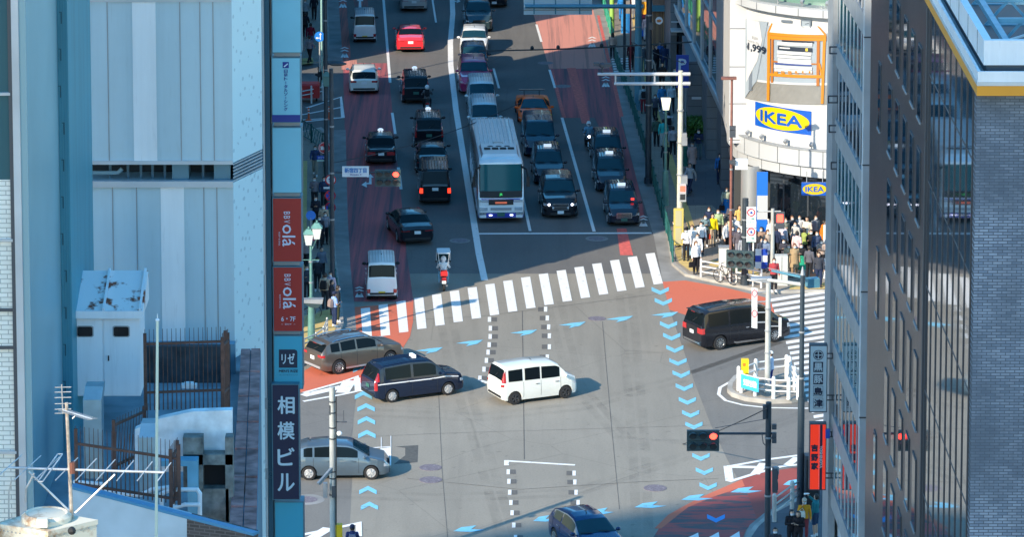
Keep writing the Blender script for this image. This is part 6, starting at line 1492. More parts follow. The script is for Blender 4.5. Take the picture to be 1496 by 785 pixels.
X_, Z_ = V((1, 0, 0)), V((0, 0, 1))
def pole(name, label, cat, px, pyb, pyt, r, mat, group=None, base=.14, taper=.8, parts=None, collar=True):
    b = G(px, pyb, base); T = thing(name, label, cat, b, 0, group); zt = zat(pyt, b.y)
    m_ = MB(); m_.tube(b, (b.x, b.y, zt), r, r*taper, 12); m_.build('pole', mat, T, True)
    if collar:
        m_ = MB(); m_.tube(b, b+V((0, 0, .35)), r*1.35, r*1.3, 12)
        m_.build('base_collar', mat, T, True)
        for k in range(3): m_ = MB(); z = b.z+ (zt-b.z)*(.35+.2*k); m_.tube((b.x, b.y, z), (b.x, b.y, z+.07), r*1.12, r*1.12, 12); m_.build('band', M_STEEL, T, True)
    return T, b, zt
def signal6(T, c, w=1.28, lit=2, back=False, rows=2, rz=0., nm='signal_head', lens=3):
    """horizontal traffic signal: three lenses over three arrow lenses"""
    Rm = Matrix.Translation(c) @ Matrix.Rotation(rz, 4, 'Z'); h = w*.32
    for r_ in range(rows):
        z = (rows-1)*h*.52-r_*h*1.04
        m_ = MB(); m_.box((0, 0, z), (w, .16, h), 0, 0, Rm); hd = m_.build(nm, M_SIGH, T)
        for i in range(lens):
            x = (i-(lens-1)/2)*w*.315; q = Rm @ V((x, -.085, z)); f = (Rm.to_3x3() @ V((0, -1, 0)))
            m_ = MB(); m_.tube(q, q+f*.012, h*.37, h*.37, 16)
            m_.build('lens', (M_LRED if (i == lit and r_ == 0) else M_LOFF) if not back else M_SIGH, hd, False)
            m_ = MB(); n = 12; vs = []
            for k in range(n+1):
                a = math.pi*(k/n)
                for d_, rr in ((.0, h*.40), (.20, h*.38)): vs.append(Rm @ V((x+math.cos(a)*rr, -.085-d_, z+math.sin(a)*rr)))
            m_.add(vs, [(2*k, 2*k+2, 2*k+3, 2*k+1) for k in range(n)]); m_.build('visor', M_SIGH, hd)
def pedsig(T, c, rz=0., mat=None, red=True):
    m_ = MB(); m_.box(c, (.36, .2, .95), 0, rz); hd = m_.build('pedestrian_signal', mat or M_SIGH, T)
    for s in (1, -1): m_ = MB(); Rm = Matrix.Rotation(rz, 3, 'Z'); m_.box(V(c)+Rm @ V((0, -.11, s*.22)), (.26, .03, .30), 0, rz); m_.build('lens', M_LRED if (s > 0 and red) else M_LOFF, hd)
def disc(m_, c, r, mi=0, n=24, off=0):
    c = V(c)+V((0, -off, 0)); vs = [c]+[c+V((r*math.cos(2*math.pi*i/n), 0, r*math.sin(2*math.pi*i/n))) for i in range(n)]; m_.add(vs, [(0, i+1, (i+1) % n+1) for i in range(n)], mi)
def annulus(m_, c, r0, r1, mi=0, n=24, off=0):
    c = V(c)+V((0, -off, 0)); vs = [c+V((r*math.cos(2*math.pi*i/n), 0, r*math.sin(2*math.pi*i/n))) for r in (r0, r1) for i in range(n)]; m_.add(vs, [(i, (i+1) % n, n+(i+1) % n, n+i) for i in range(n)], mi)
def ringsign(T, c, r, fill, glyph=None, slash=False):
    m_ = MB(); m_.tube(V(c)+V((0, .02, 0)), V(c), r, r, 24); p = m_.build('sign_disc', fill, T)
    m_ = MB(); annulus(m_, c, r, r*.78, 0, 24, .006)
    if slash: m_.add([V(c)+V((-r*.62, -.008, r*.5)), V(c)+V((-r*.5, -.008, r*.62)), V(c)+V((r*.62, -.008, -r*.5)), V(c)+V((r*.5, -.008, -r*.62))], [(0, 1, 2, 3)])
    if slash == 'x': m_.add([V(c)+V((r*.62, -.010, r*.5)), V(c)+V((r*.5, -.010, r*.62)), V(c)+V((-r*.62, -.010, -r*.5)), V(c)+V((-r*.5, -.010, -r*.62))], [(0, 1, 2, 3)])
    m_.build('red_ring', M_SR, T)
    if glyph: glyph(T, V(c))

# right side, cream mast with a double arm
T, b, zt = pole('mast_arm_pole', 'tall cream pole with a double horizontal arm and camera on the right pavement', 'pole', 993, 338, 103, .165, M_PCREAM, taper=.72)
xl = xat(872, b.y)
for py, x in ((108, xl), (122, xat(896, b.y))): m_ = MB(); z = zat(py, b.y); m_.tube((b.x+.5, b.y, z), (x, b.y, z), .10, .08, 8); m_.build('arm', M_WFRAME, T, True)
for px in (898, 955): m_ = MB(); m_.tube((xat(px, b.y), b.y, zat(108, b.y)), (xat(px, b.y), b.y, zat(122, b.y)), .05); m_.build('arm_strut', M_WFRAME, T)
m_ = MB(); c = V((xat(879, b.y), b.y, zat(95, b.y))); m_.tube(c, c-V((0, 0, .45)), .05); m_.ell(c, (.38, .3, .3), 8, 5); m_.box(c+V((.28, 0, .0)), (.35, .2, .2)); m_.box(c+V((-.3, 0, .05)), (.3, .2, .16)); m_.build('camera_cluster', M_DGREY, T)
pedsig(T, V((b.x+.12, b.y-.35, zat(279, b.y))), 0, M_WFRAME)
for z_, s in ((205, .3), (262, .34), (198, .25)): m_ = MB(); m_.box((b.x+.2, b.y-.2, zat(z_, b.y)), (s, s, s*1.4)); m_.build('junction_box', M_STEEL, T)
# blue parking sign
c = A(997, 104, G(997, 250).y+6); T = thing('parking_sign', 'blue parking sign with a white letter P above small white characters', 'sign', (c.x, c.y, .1))
m_ = MB(); m_.box(c, (.72, .1, 1.9)); m_.build('sign_board', M_SB, T); m_ = MB(); m_.tube((c.x+.2, c.y+.1, .1), (c.x+.2, c.y+.1, c.z+1), .05); m_.build('pole', M_STEEL, T)
m_ = MB(); text(m_, 'P', c+V((0, -.06, .42)), X_, Z_, w=.42, h=.62, fat=.02); text(m_, '市営駐車場', c+V((0, -.06, -.15)), X_, Z_, w=.6, h=.13); m_.build('lettering', pm('sign_letter_pale', (.6, .75, .85), .5), T)
# dark thick pole and slim ones
T, b, zt = pole('dark_pole', 'thick dark pole standing on the right pavement beside the green railing', 'pole', 947, 268, -60, .17, M_PDARK, taper=.9)
m_ = MB(); m_.box((b.x+.1, b.y-.1, zat(37, b.y)), (.2, .2, .4)); m_.build('junction_box', M_DGREY, T)
T, b, zt = pole('slim_pole', 'slim dark pole farther up the right pavement', 'pole', 912, 102, -60, .09, M_PDARK, taper=.9, collar=False)
T, b, zt = pole('slim_pole', 'slim dark red pole farther up the right pavement', 'pole', 921, 112, -60, .05, pm('pole_darkred', (.2, .02, .03), .5), taper=.9, collar=False)
T, b, zt = pole('gantry_pole', 'thick blue-grey pole carrying the road sign gantry at the top', 'pole', 932, 160, -60, .21, M_PBLUE, taper=.95)
z = zat(9, b.y); m_ = MB(); m_.tube((b.x+.3, b.y, z), (xat(767, b.y), b.y, z), .13, .12, 10); m_.build('arm', M_PBLUE, T, True)
m_ = MB(); x0, x1 = xat(765, b.y), xat(864, b.y); m_.bb((x0, b.y+.2, zat(22, b.y)), (x1, b.y+.26, zat(-18, b.y))); S_ = tag(m_.build('road_sign_board', pm('sign_back_grey', (.55, .68, .76), .5, .3)), 'large grey back of a road direction board hung on the gantry arm', 'sign')
for px in (780, 811, 846):
    m_ = MB(); m_.bar((xat(px, b.y), b.y+.17, zat(21, b.y)), (xat(px, b.y), b.y+.17, zat(-16, b.y)), .08, .05); m_.build('stiffener', M_PBLUE, S_)
for py in (16, -2): m_ = MB(); m_.bb((x0, b.y+.185, zat(py, b.y)), (x1, b.y+.198, zat(py, b.y)+.06)); m_.build('seam', M_STEEL, S_)
T, b, zt = pole('brown_pole', 'tall slender rust brown pole with a floodlight beside the store', 'pole', 1067, 411, 114, .075, M_PBRN, taper=.8)
m_ = MB(); m_.box((b.x-.15, b.y, zt), (.75, .3, .12)); m_.build('floodlight', M_PBRN, T)
for py in (186, 192, 197, 236): m_ = MB(); m_.box((b.x+.05, b.y-.1, zat(py, b.y)), (.3, .2, .18)); m_.build('junction_box', M_DGREY, T)
m_ = MB(); z = zat(236, b.y); m_.box((b.x+.5, b.y+.1, z-.15), (.6, .3, .5)); m_.build('equipment_box', M_PANELW, T)
T, b, zt = pole('lamp_post', 'green lamp post with a lit square lantern on the right pavement', 'lamp', 972, 300, 160, .10, M_PGRN, taper=.6)
m_ = MB(); m_.tube(b, b+V((0, 0, 1.9)), .19, .15, 12); m_.build('fluted_base', M_PGRN, T, True)
m_ = MB(); z = zat(160, b.y); m_.hexa([(b.x-.16, b.y-.16, z), (b.x+.16, b.y-.16, z), (b.x+.16, b.y+.16, z), (b.x-.16, b.y+.16, z), (b.x-.26, b.y-.26, z+.6), (b.x+.26, b.y-.26, z+.6), (b.x+.26, b.y+.26, z+.6), (b.x-.26, b.y+.26, z+.6)]); m_.build('lantern', pm('lamp_glow', (.9, .84, .62), .4, emit=.5), T)
# green sunlit pole (far)
T, b, zt = pole('green_pole', 'bright lime green sunlit pole by the railing at the top right', 'pole', 894, 47, -60, .16, pm('pole_lime', (.28, .50, .10), .5), taper=.95, collar=False)
# yellow box frame next to the crossing
b = G(991, 378, .14); T = thing('yellow_sign_frame', 'yellow framed box standing at the end of the green railing', 'sign', b)
m_ = MB(); z0, z1 = .14, zat(305, b.y)
m_.bb((b.x-.25, b.y, z1-1.9), (b.x+.25, b.y+.15, z1)); m_.build('box', pm('frame_yellow', (.55, .42, .10), .5), T)
for i in (0, 1): m_ = MB(); m_.bb((b.x-.16, b.y-.012, z1-.92-i*.9), (b.x+.16, b.y, z1-.10-i*.9)); m_.build('panel', pm('panel_cream', (.42, .38, .22), .6), T)
for s in (-1, 1): m_ = MB(); m_.tube((b.x+s*.2, b.y+.07, .14), (b.x+s*.2, b.y+.07, z1-1.9), .03); m_.build('leg', M_STEEL, T)
# utility cabinets
b = G(1059, 399, .14); T = thing('utility_cabinet', 'white utility cabinet behind the white kerb rail by the brown pole', 'cabinet', b)
m_ = MB(); m_.box(b+V((0, 0, .66)), (.62, .4, 1.32)); m_.build('cabinet', pm('cab_white', (.62, .62, .58), .5), T); m_ = MB(); m_.box(b+V((0, 0, 1.35)), (.68, .46, .06)); m_.build('lid', M_STEEL, T)
b = G(1141, 416, .14); T = thing('utility_cabinet', 'grey upright utility cabinet beside the person in a dark red waistcoat', 'cabinet', b)
m_ = MB(); m_.box(b+V((0, 0, .75)), (.62, .45, 1.5)); m_.build('cabinet', pm('cab_grey', (.50, .52, .50), .5), T); m_ = MB(); m_.box(b+V((.02, -.23, .8)), (.02, .01, 1.3)); m_.build('door_gap', M_DGREY, T)

# ---- railings
def railing(label, pts, h=.85, rails=(.28, .56, .82), mat=None, group='white tubular guard rails', r=.035, base=.14, every=2.0, posts_sq=.055, pmats=None):
    P_ = [G(x, y, base) for x, y in pts]; T = thing('guard_rail', label, 'railing', P_[0], 0, group); mat = mat or M_RAIL
    for f in rails: m_ = MB(); m_.path([p+V((0, 0, f)) for p in P_], r, 8); m_.build('rail', mat, T, True)
    acc = 0
    for a, b in zip(P_, P_[1:]):
        n = max(1, round((b-a).length/every))
        for i in range(n+ (b is P_[-1])):
            p = a.lerp(b, i/n); m_ = MB(); m_.tube(p, p+V((0, 0, h+.05)), posts_sq, posts_sq, 8); m_.ell(p+V((0, 0, h+.05)), (posts_sq*2,)*3, 8, 4); m_.build('post', mat, T, True)
    return T
railing('white tube guard rail between the crossing and the bicycle', [(1024, 405), (1053, 410), (1066, 414)])
railing('white tube guard rail behind the pole with two round prohibition signs', [(1076, 414), (1112, 421)])
railing('white rail round the back of the traffic island', [(1079, 571), (1104, 560), (1149, 554), (1153, 556)], base=.2, h=1.0, rails=(.6, .95), posts_sq=.09)
railing('white rail along the right edge of the traffic island', [(1154, 557), (1167, 584)], base=.2, h=1.0, rails=(.35, .62, .88), posts_sq=.07)
railing('white curved rail along the front of the traffic island', [(1083, 574), (1103, 579), (1130, 583), (1152, 584), (1166, 584)], base=.2, h=.9, rails=(.35, .6, .85), posts_sq=.085)
railing('white curved guard rail on the lower right pavement', [(1131, 763), (1157, 744), (1180, 730), (1205, 722)], h=1.05, rails=(.4, .7, .98), posts_sq=.09, every=1.6, mat=M_PGREY)
railing('grey metal guard rail at the left corner in front of the bronze SUV', [(444, 527), (462, 519), (473, 510), (478, 497)], h=1.0, rails=(.3, .55, .78, 1.), posts_sq=.05, mat=M_PGREY)
railing('white curved guard rail beside the red barrier on the left side street', [(440, 154), (455, 151), (472, 147)], h=1.0, rails=(.6, .85), base=0., every=.9)
# green lattice railing along the right kerb
def lattice(label, pts, mat, group):
    P_ = [G(x, y, .14) for x, y in pts]; T = thing('lattice_railing', label, 'railing', P_[0], 0, group)
    for f in (.12, 1.0): m_ = MB(); m_.path([p+V((0, 0, f)) for p in P_], .03, 6); m_.build('rail', mat, T)
    m2 = MB()
    for a, b in zip(P_, P_[1:]):
        Ln = (b-a).length; n = int(Ln/.45)
        for i in range(n):
            p, q = a.lerp(b, i/n), a.lerp(b, (i+1)/n); m2.bar(p+V((0, 0, .14)), q+V((0, 0, .98)), .025, .02); m2.bar(p+V((0, 0, .98)), q+V((0, 0, .14)), .025, .02)
        k = max(1, round(Ln/2.))
        for i in range(k+1): p = a.lerp(b, i/k); m_ = MB(); m_.tube(p, p+V((0, 0, 1.1)), .05, .05, 8); m_.build('post', mat, T)
    m2.build('lattice_panel', mat, T)
M_LATD = pm('lattice_teal', (.02, .13, .12), .5, .2); M_LATG = pm('lattice_green', (.04, .34, .22), .5, .2)
lattice('long dark teal lattice railing along the right kerb down to the crossing', [(899, 92), (922, 158), (946, 240), (967, 318), (977, 352), (983, 383)], M_LATD, 'lattice railings along the kerbs')
lattice('green lattice railing along the right kerb at the very top', [(874, -20), (884, 22), (896, 66)], M_LATG, 'lattice railings along the kerbs')
lattice('dark lattice railing on the left pavement beyond the side street', [(441, 200), (455, 208), (472, 222), (478, 300)], M_LATD, 'lattice railings along the kerbs')
lattice('dark railing on the left pavement down to the crossing', [(480, 320), (486, 400), (492, 438)], M_LATD, 'lattice railings along the kerbs')

# ---- signal masts at the far right corner
T, b, zt = pole('signal_mast', 'dark mast with a bank of six unlit signal lenses above the bicycle', 'traffic signal', 1088, 416, 290, .17, M_PDARK, taper=.9)
c = V((xat(1081, b.y-1.), b.y-1.0, zat(379, b.y-1.))); Rz = .35
signal6(T, c, 1.35, back=False, lit=9, rz=-.25)
m_ = MB(); m_.path([(b.x, b.y, c.z+.1), (b.x, b.y-.9, c.z+.05)], .07, 8); m_.build('arm', M_PDARK, T)
T = thing('prohibition_sign', 'two white boards with red ringed prohibition signs and green lines on a white post', 'sign', G(1100, 418, .14))
b = G(1100, 418, .14); m_ = MB(); m_.tube(b, (b.x, b.y, zat(305, b.y)), .04, .04, 8); m_.build('post', M_RAIL, T)
for py0, py1 in ((302, 333), (333.5, 354)):
    m_ = MB(); a, d = A(1090.5, py1, b.y-.06), A(1104.5, py0, b.y-.06); m_.bb((a.x, b.y-.08, a.z+.01), (d.x, b.y-.05, d.z-.01)); m_.build('sign_board', M_SW, T)
for py in (308, 336.5):
    c = A(1097.3, py+2.5, b.y-.1); m_ = MB(); annulus(m_, c, .20, .15, 0, 24); m_.build('red_ring', M_SR, T); m_ = MB(); m_.box(c+V((0, -.004, .0)), (.07, .004, .12)); m_.box(c+V((0.02, -.004, -.04)), (.16, .004, .03)); m_.build('pictogram', M_SB, T)
    m_ = MB(); text(m_, '二輪', c+V((0, -.004, -.32)), X_, Z_, w=.34, h=.12); text(m_, '自転車を除く', c+V((0, -.004, -.50)), X_, Z_, w=.36, h=.08); m_.build('lettering', pm('letter_green', (.05, .3, .22), .5), T)
T = thing('notice_board', 'blue and white chequered notice below the prohibition signs', 'sign', G(1112, 410, .14)); b = G(1112, 410, .14)
for i in range(2):
    for j in range(3):
        m_ = MB(); x0, z0 = b.x-.30+i*.30, .75+j*.33; m_.bb((x0, b.y, z0), (x0+.30, b.y+.03, z0+.33)); m_.build('board_panel', M_SB if (i+j) % 2 else M_SW, T)
m_ = MB(); m_.tube((b.x, b.y+.05, .14), (b.x, b.y+.05, 1.7), .03); m_.build('post', M_RAIL, T)
# pedestrian red signal in the crowd
T, b, zt = pole('pedestrian_signal_post', 'post with a glowing red pedestrian signal among the crowd at the store', 'traffic signal', 1128, 412, 305, .11, M_PGREY, collar=False)
z = zat(309, b.y); m_ = MB(); m_.tube((b.x, b.y, z), (xat(1105, b.y), b.y, z), .04); m_.tube((b.x, b.y, z), (xat(1140, b.y), b.y, z), .04); m_.build('arm', M_PGREY, T)
c = A(1139.5, 322, b.y-.1); m_ = MB(); m_.box(c, (.44, .2, .85)); hd = m_.build('signal_head', M_DGREY, T); m_ = MB(); m_.box(c+V((0, -.11, .12)), (.30, .02, .38)); m_.build('lens', M_LRED, hd)
# large slate mast at the right with the long arms, street lamp and signals
T, b, zt = pole('signal_mast', 'tall slate blue mast with long arms and lamp, foot beside the black cabinet', 'traffic signal', 1169, 738, 402, .115, pm('mast_slate', (.035, .055, .075), .5, .2, var=.12, vs=2), taper=.8)
m_ = MB(); m_.tube(b, b+V((0, 0, 4.5)), .15, .14, 14); m_.build('lower_shaft', pm('mast_slate', (.1, .1, .1)), T, True)
m_ = MB(); m_.lathe([(.10, 0), (.02, .35), (.001, .36)], (b.x, b.y, zt), 12); m_.build('pointed_cap', M_STEEL, T)
z1 = zat(416, b.y); e1 = A(1120, 409, b.y+1.0); m_ = MB(); m_.tube((b.x, b.y, z1), e1, .085, .07, 8); m_.build('lamp_arm', M_PGREY, T, True)
m_ = MB(); c = A(1112, 407, b.y+1.1); m_.hexa([c+V(q) for q in ((-.42, -.2, -.05), (.35, -.2, -.16), (.35, .2, -.16), (-.42, .2, -.05), (-.42, -.16, .04), (.42, -.2, .05), (.42, .2, .05), (-.42, .16, .04))]); m_.build('lamp_head', M_STEEL, T)
m_ = MB(); z2 = zat(398, b.y); m_.tube((b.x, b.y, z1+.3), A(1128, 396, b.y+2.), .06, .05, 8); m_.build('signal_arm', M_PBLUE, T, True)
m_ = MB(); m_.tube((b.x, b.y, zt), A(1122, 392, b.y+2.), .015); m_.build('stay_wire', M_STEEL, T)
c = A(1187, 413, b.y+.6); m_ = MB(); m_.box(c, (.5, .35, .38), 0, .3); m_.build('equipment_box', M_PBLUE, T)
b = G(1186, 742, .14); T = thing('control_cabinet', 'black street cabinet at the foot of the slate mast', 'cabinet', b); m_ = MB(); m_.box(b+V((0, .1, 1.1)), (.62, .5, 2.2)); m_.build('cabinet', M_DGREY, T); m_ = MB(); m_.box(b+V((0, -.16, 1.1)), (.5, .01, 1.9)); m_.build('door', M_DARK_, T)
# pole on the island with two long white plates
T, b, zt = pole('island_pole', 'grey pole on the traffic island carrying two long white sign plates', 'pole', 1121, 573, 412, .13, M_PGREY, base=.2, taper=.85)
for i, (p0, p1) in enumerate(((420, 449), (449.5, 479))):
    m_ = MB(); a, d = A(1098, p1, b.y-.1), A(1106.5, p0, b.y-.1); m_.hexa([(a.x, a.y, a.z), (d.x, a.y, a.z-.05), (d.x, a.y+.03, a.z-.05), (a.x, a.y+.03, a.z), (a.x, a.y, d.z), (d.x, a.y, d.z-.05), (d.x, a.y+.03, d.z-.05), (a.x, a.y+.03, d.z)]); p = m_.build('sign_plate', M_SW, T)
    c = V(((a.x+d.x)/2, a.y-.012, d.z-.28)); m_ = MB(); n = 20
    vs = [c+V((r*.7*math.cos(2*math.pi*k/n), 0, r*math.sin(2*math.pi*k/n))) for r in (.17, .13) for k in range(n)]; m_.add(vs, [(k, (k+1) % n, n+(k+1) % n, n+k) for k in range(n)]); m_.build('red_ring', M_SR, p)
    for py in (p0+7, p1-8): m_ = MB(); m_.tube((a.x+.2, b.y-.05, zat(py, b.y)), (b.x, b.y, zat(py, b.y)), .035); m_.build('bracket', M_STEEL, T)
m_ = MB(); z = zat(477, b.y); m_.tube((b.x, b.y, z), (xat(1138, b.y), b.y, z), .03); m_.build('bracket', M_STEEL, T); m_ = MB(); c = A(1139.5, 478, b.y-.02); m_.box(c, (.12, .04, .85)); m_.build('edge_on_sign', M_SW, T)
# yellow box and blue banner on the island
b = G(1088, 570, .2); T = thing('push_button_box', 'yellow box on the left end of the traffic island', 'box', b); m_ = MB(); m_.box(b+V((0, 0, .95)), (.33, .26, .95)); m_.build('box', pm('box_yellow', (.80, .55, .01), .45), T); m_ = MB(); m_.box(b+V((-.05, -.14, 1.2)), (.12, .02, .14)); m_.build('button_panel', pm('button_orange', (.7, .2, .02), .5), T)
m_ = MB(); m_.tube(b, b+V((0, 0, .5)), .05); m_.build('post', M_STEEL, T)
bn = MB(); p0, p1 = G(1082, 577, .2), G(1108, 584, .2); n = 8; vs = [p0.lerp(p1, i/n)+V((0, -.12+.03*math.sin(i*1.7), z)) for i in range(n+1) for z in (.35, .98)]; bn.add(vs, [(2*i, 2*i+2, 2*i+3, 2*i+1) for i in range(n)])
BN = thing('banner', 'pale blue lettered banner tied to the front rail of the island', 'banner', p0); bn.build('cloth', pm('banner_cyan', (.04, .40, .62), .6), BN)
m_ = MB(); d = (p1-p0).normalized(); text(m_, '交通安全運動', p0.lerp(p1, .5)+V((0, -.17, .67)), d, Z_, w=1.45 if (p1-p0).length > 1.2 else .8, h=.3, fat=.008); m_.build('lettering', M_SW, BN)
# dark mast with the big red signal (front right)
T, b, zt = pole('signal_mast', 'dark mast holding the big six-lens signal showing red at the lower right', 'traffic signal', 1121, 800, 588, .12, M_PDARK, taper=.95)
z = zat(634, b.y); m_ = MB(); m_.tube((b.x+.2, b.y, z), (xat(1035, b.y), b.y, z), .05, .05, 8); m_.build('arm', M_PDARK, T)
signal6(T, A(1027, 644, b.y-.05), 1.27, 2)
m_ = MB(); m_.tube((b.x, b.y, zat(612, b.y)), (xat(1046, b.y), b.y, zat(626, b.y)), .012); m_.build('stay_wire', M_DGREY, T)
m_ = MB(); m_.box(A(1117, 602, b.y-.1), (.14, .2, .55)); m_.build('junction_box', M_DGREY, T)
for py in (628, 640, 648): m_ = MB(); m_.box(A(1131, py-4, b.y-.05), (.18, .15, .2)); m_.build('clamp', M_DGREY, T)
m_ = MB(); m_.path([A(1113, 634, b.y-.1), A(1115, 648, b.y-.1), A(1119, 652, b.y-.1)], .02); m_.build('cable', M_DGREY, T)
pedsig(T, A(1132, 702, b.y-.05), math.pi/2, M_DGREY, False); m_ = MB(); m_.box(A(1133, 688, b.y), (.2, .2, .3), 0, .5); m_.build('camera', M_STEEL, T)
# far-left street name sign and its signal
T, b, zt = pole('signal_mast', 'thick dark mast on the left pavement carrying the street name sign and a six-lens signal', 'traffic signal', 486, 440, 100, .115, M_PDARK, taper=.85)
z = zat(252, b.y); m_ = MB(); m_.tube((b.x, b.y, z), (xat(586, b.y), b.y, z), .04, .04, 8); m_.build('arm', M_PDARK, T)
signal6(T, A(566.5, 260, b.y-.1), 1.25, 2)
m_ = MB(); c = A(485, 93, b.y); m_.ell(c+V((.25, 0, 0)), (.95, .3, .22), 10, 5); m_.build('lamp_head', M_PDARK, T, True)
NS = thing('street_name_sign', 'white street name sign with blue Japanese characters beside the left signal', 'sign', A(519, 259, b.y-.15)); a, d = A(500, 258.5, b.y-.15), A(539, 243, b.y-.15)
m_ = MB(); m_.bb((a.x, a.y, a.z), (d.x, a.y+.04, d.z)); m_.build('sign_board', pm('name_board', (.60, .66, .70), .5), NS)
m_ = MB(); c = V(((a.x+d.x)/2, a.y-.01, lerp(a.z, d.z, .62))); text(m_, '新宿四丁目', c, X_, Z_, w=1.05, h=.24, fat=.008); m_.build('lettering', pm('name_blue', (.01, .16, .45), .5), NS); m_ = MB(); text(m_, 'Shinjuku 4', c-V((0, 0, .22)), X_, Z_, w=.55, h=.10, fat=.003); m_.build('lettering', pm('name_dark', (.01, .02, .25), .5), NS)
# round prohibition signs on that mast
T = thing('no_parking_sign', 'stack of red ringed no-parking signs on the left kerb', 'sign', G(482.5, 338, .14)); yb = G(482.5, 330).y
m_ = MB(); m_.tube(G(483, 338, .14), A(483, 250, yb), .035); m_.build('post', M_STEEL, T)
def gl1(T, c): m_ = MB(); m_.box(c+V((0, -.01, 0)), (.12, .004, .22)); m_.box(c+V((.0, -.011, .05)), (.2, .004, .06)); m_.build('pictogram', M_SB, T)
ringsign(T, A(483, 263, yb), .29, M_SW, gl1); ringsign(T, A(482.5, 286, yb), .29, M_SB, None, 'x'); ringsign(T, A(482.5, 303.5, yb), .29, M_SB, None, True)
m_ = MB(); m_.box(A(477.5, 274.5, yb-.03), (.35, .02, .10)); m_.build('small_plate', M_SW, T)
T = thing('hydrant_sign', 'round red fire hydrant sign above a blue advertisement board on the left pavement', 'sign', G(474, 300, .14)); yb = G(474, 296).y
m_ = MB(); m_.tube(G(479, 300, .14), A(479, 205, yb), .03); m_.build('post', M_PDARK, T)
c = A(474, 216, yb-.05); m_ = MB(); m_.tube(c+V((0, .03, 0)), c, .33, .33, 28); m_.build('sign_disc', pm('hydrant_red', (.50, .03, .04), .5), T); m_ = MB(); annulus(m_, c, .31, .285, 0, 28, .008); text(m_, '消火栓', c+V((0, -.01, -.01)), X_, Z_, w=.42, h=.2, fat=.012); m_.build('lettering', M_SW, T)
c = A(471.5, 230, yb-.05); m_ = MB(); m_.box(c, (.62, .03, .2)); m_.build('blue_board', M_SB, T); m_ = MB(); text(m_, 'のびます', c+V((0, -.02, 0)), X_, Z_, w=.5, h=.12); m_.build('lettering', pm('sign_letter_pale', (.6, .75, .85), .5), T); m_ = MB(); m_.box(c-V((0, 0, .17)), (.62, .02, .09)); m_.build('small_plate', pm('plate_teal', (.35, .55, .5), .5), T)
# other poles left
T, b, zt = pole('dark_pole', 'dark pole with a green lantern box near the side street on the left', 'pole', 477, 300, -60, .11, M_PDARK, taper=.9); m_ = MB(); c = A(477, 118, b.y-.1); m_.box(c, (.36, .3, .55)); m_.hexa([c+V(q) for q in ((-.2, -.2, .27), (.2, -.2, .27), (.2, .2, .27), (-.2, .2, .27), (-.08, -.08, .5), (.08, -.08, .5), (.08, .08, .5), (-.08, .08, .5))]); m_.build('lantern', pm('lantern_green', (.10, .2, .18), .5), T)
T = thing('direction_sign', 'round blue sign with white arrows for straight and left on a pale post', 'sign', G(467, 138, .0)); yb = G(467, 138).y; c = A(467, 53, yb)
m_ = MB(); m_.tube(G(467, 138, 0), c, .04, .04, 8); m_.build('post', M_PGREY, T); m_ = MB(); m_.tube(c+V((0, -.02, 0)), c+V((0, -.06, 0)), .31, .31, 26); m_.build('sign_disc', pm('disc_blue', (.01, .18, .62), .45), T)
m_ = MB(); c2 = c+V((0, -.07, 0)); m_.box(c2+V((.05, 0, -.02)), (.05, .006, .36)); m_.box(c2+V((-.06, 0, -.08)), (.2, .006, .05)); 
m_.add([c2+V(q) for q in ((-.03, 0, .12), (.13, 0, .12), (.05, 0, .25))], [(0, 1, 2)]); m_.add([c2+V(q) for q in ((-.13, 0, -.0), (-.13, 0, -.16), (-.25, 0, -.08))], [(0, 1, 2)]); m_.build('arrows', M_SW, T)
T, b, zt = pole('green_pole', 'pale green pole behind the round blue arrow sign', 'pole', 470.5, 130, -60, .07, pm('pole_pale_green', (.25, .42, .38), .5), base=0, collar=False)
# lantern lamp with twin heads (left corner)
T, b, zt = pole('lamp_post', 'pale green lamp post with twin lanterns at the left corner', 'lamp', 455, 498, 345, .09, M_PGRN, taper=.6); m_ = MB(); m_.tube(b, b+V((0, 0, 2.1)), .19, .13, 12); m_.build('fluted_base', M_PGRN, T, True)
for i, (px, py) in enumerate(((451, 345), (463, 336))):
    c = A(px, py, b.y-.1*i); m_ = MB(); m_.rings([[(c.x+r*x, c.y+r*y, c.z+z) for x, y in ((-1, -1), (1, -1), (1, 1), (-1, 1))] for r, z in ((.13, -.42), (.22, .12))]); m_.build('lantern', pm('lantern_glass', (.55, .60, .60), .3), T)
    m_ = MB(); m_.rings([[(c.x+r*x, c.y+r*y, c.z+z) for x, y in ((-1, -1), (1, -1), (1, 1), (-1, 1))] for r, z in ((.27, .12), (.10, .34))]); m_.ell(c+V((0, 0, .4)), (.1, .1, .14), 6, 4); m_.build('lantern_roof', M_PGRN, T)
m_ = MB(); m_.path([A(450, 352, b.y), A(455, 366, b.y), A(463, 348, b.y)], .03); m_.build('lamp_bracket', M_PGRN, T); m_ = MB(); z = zat(380, b.y); m_.tube((b.x-.4, b.y, z), (b.x+.4, b.y, z), .02); m_.build('banner_bar', M_PGRN, T)
c = A(454, 315, G(454, 420).y); T = thing('round_sign', 'plain round blue sign above the twin lanterns', 'sign', G(454, 420, .14)); m_ = MB(); m_.tube(c+V((0, .03, 0)), c, .24, .24, 24); m_.build('sign_disc', pm('disc_blue', (.01, .18, .62), .45), T); m_ = MB(); m_.tube(G(454, 420, .14), c+V((0, .05, 0)), .03); m_.build('post', M_STEEL, T)
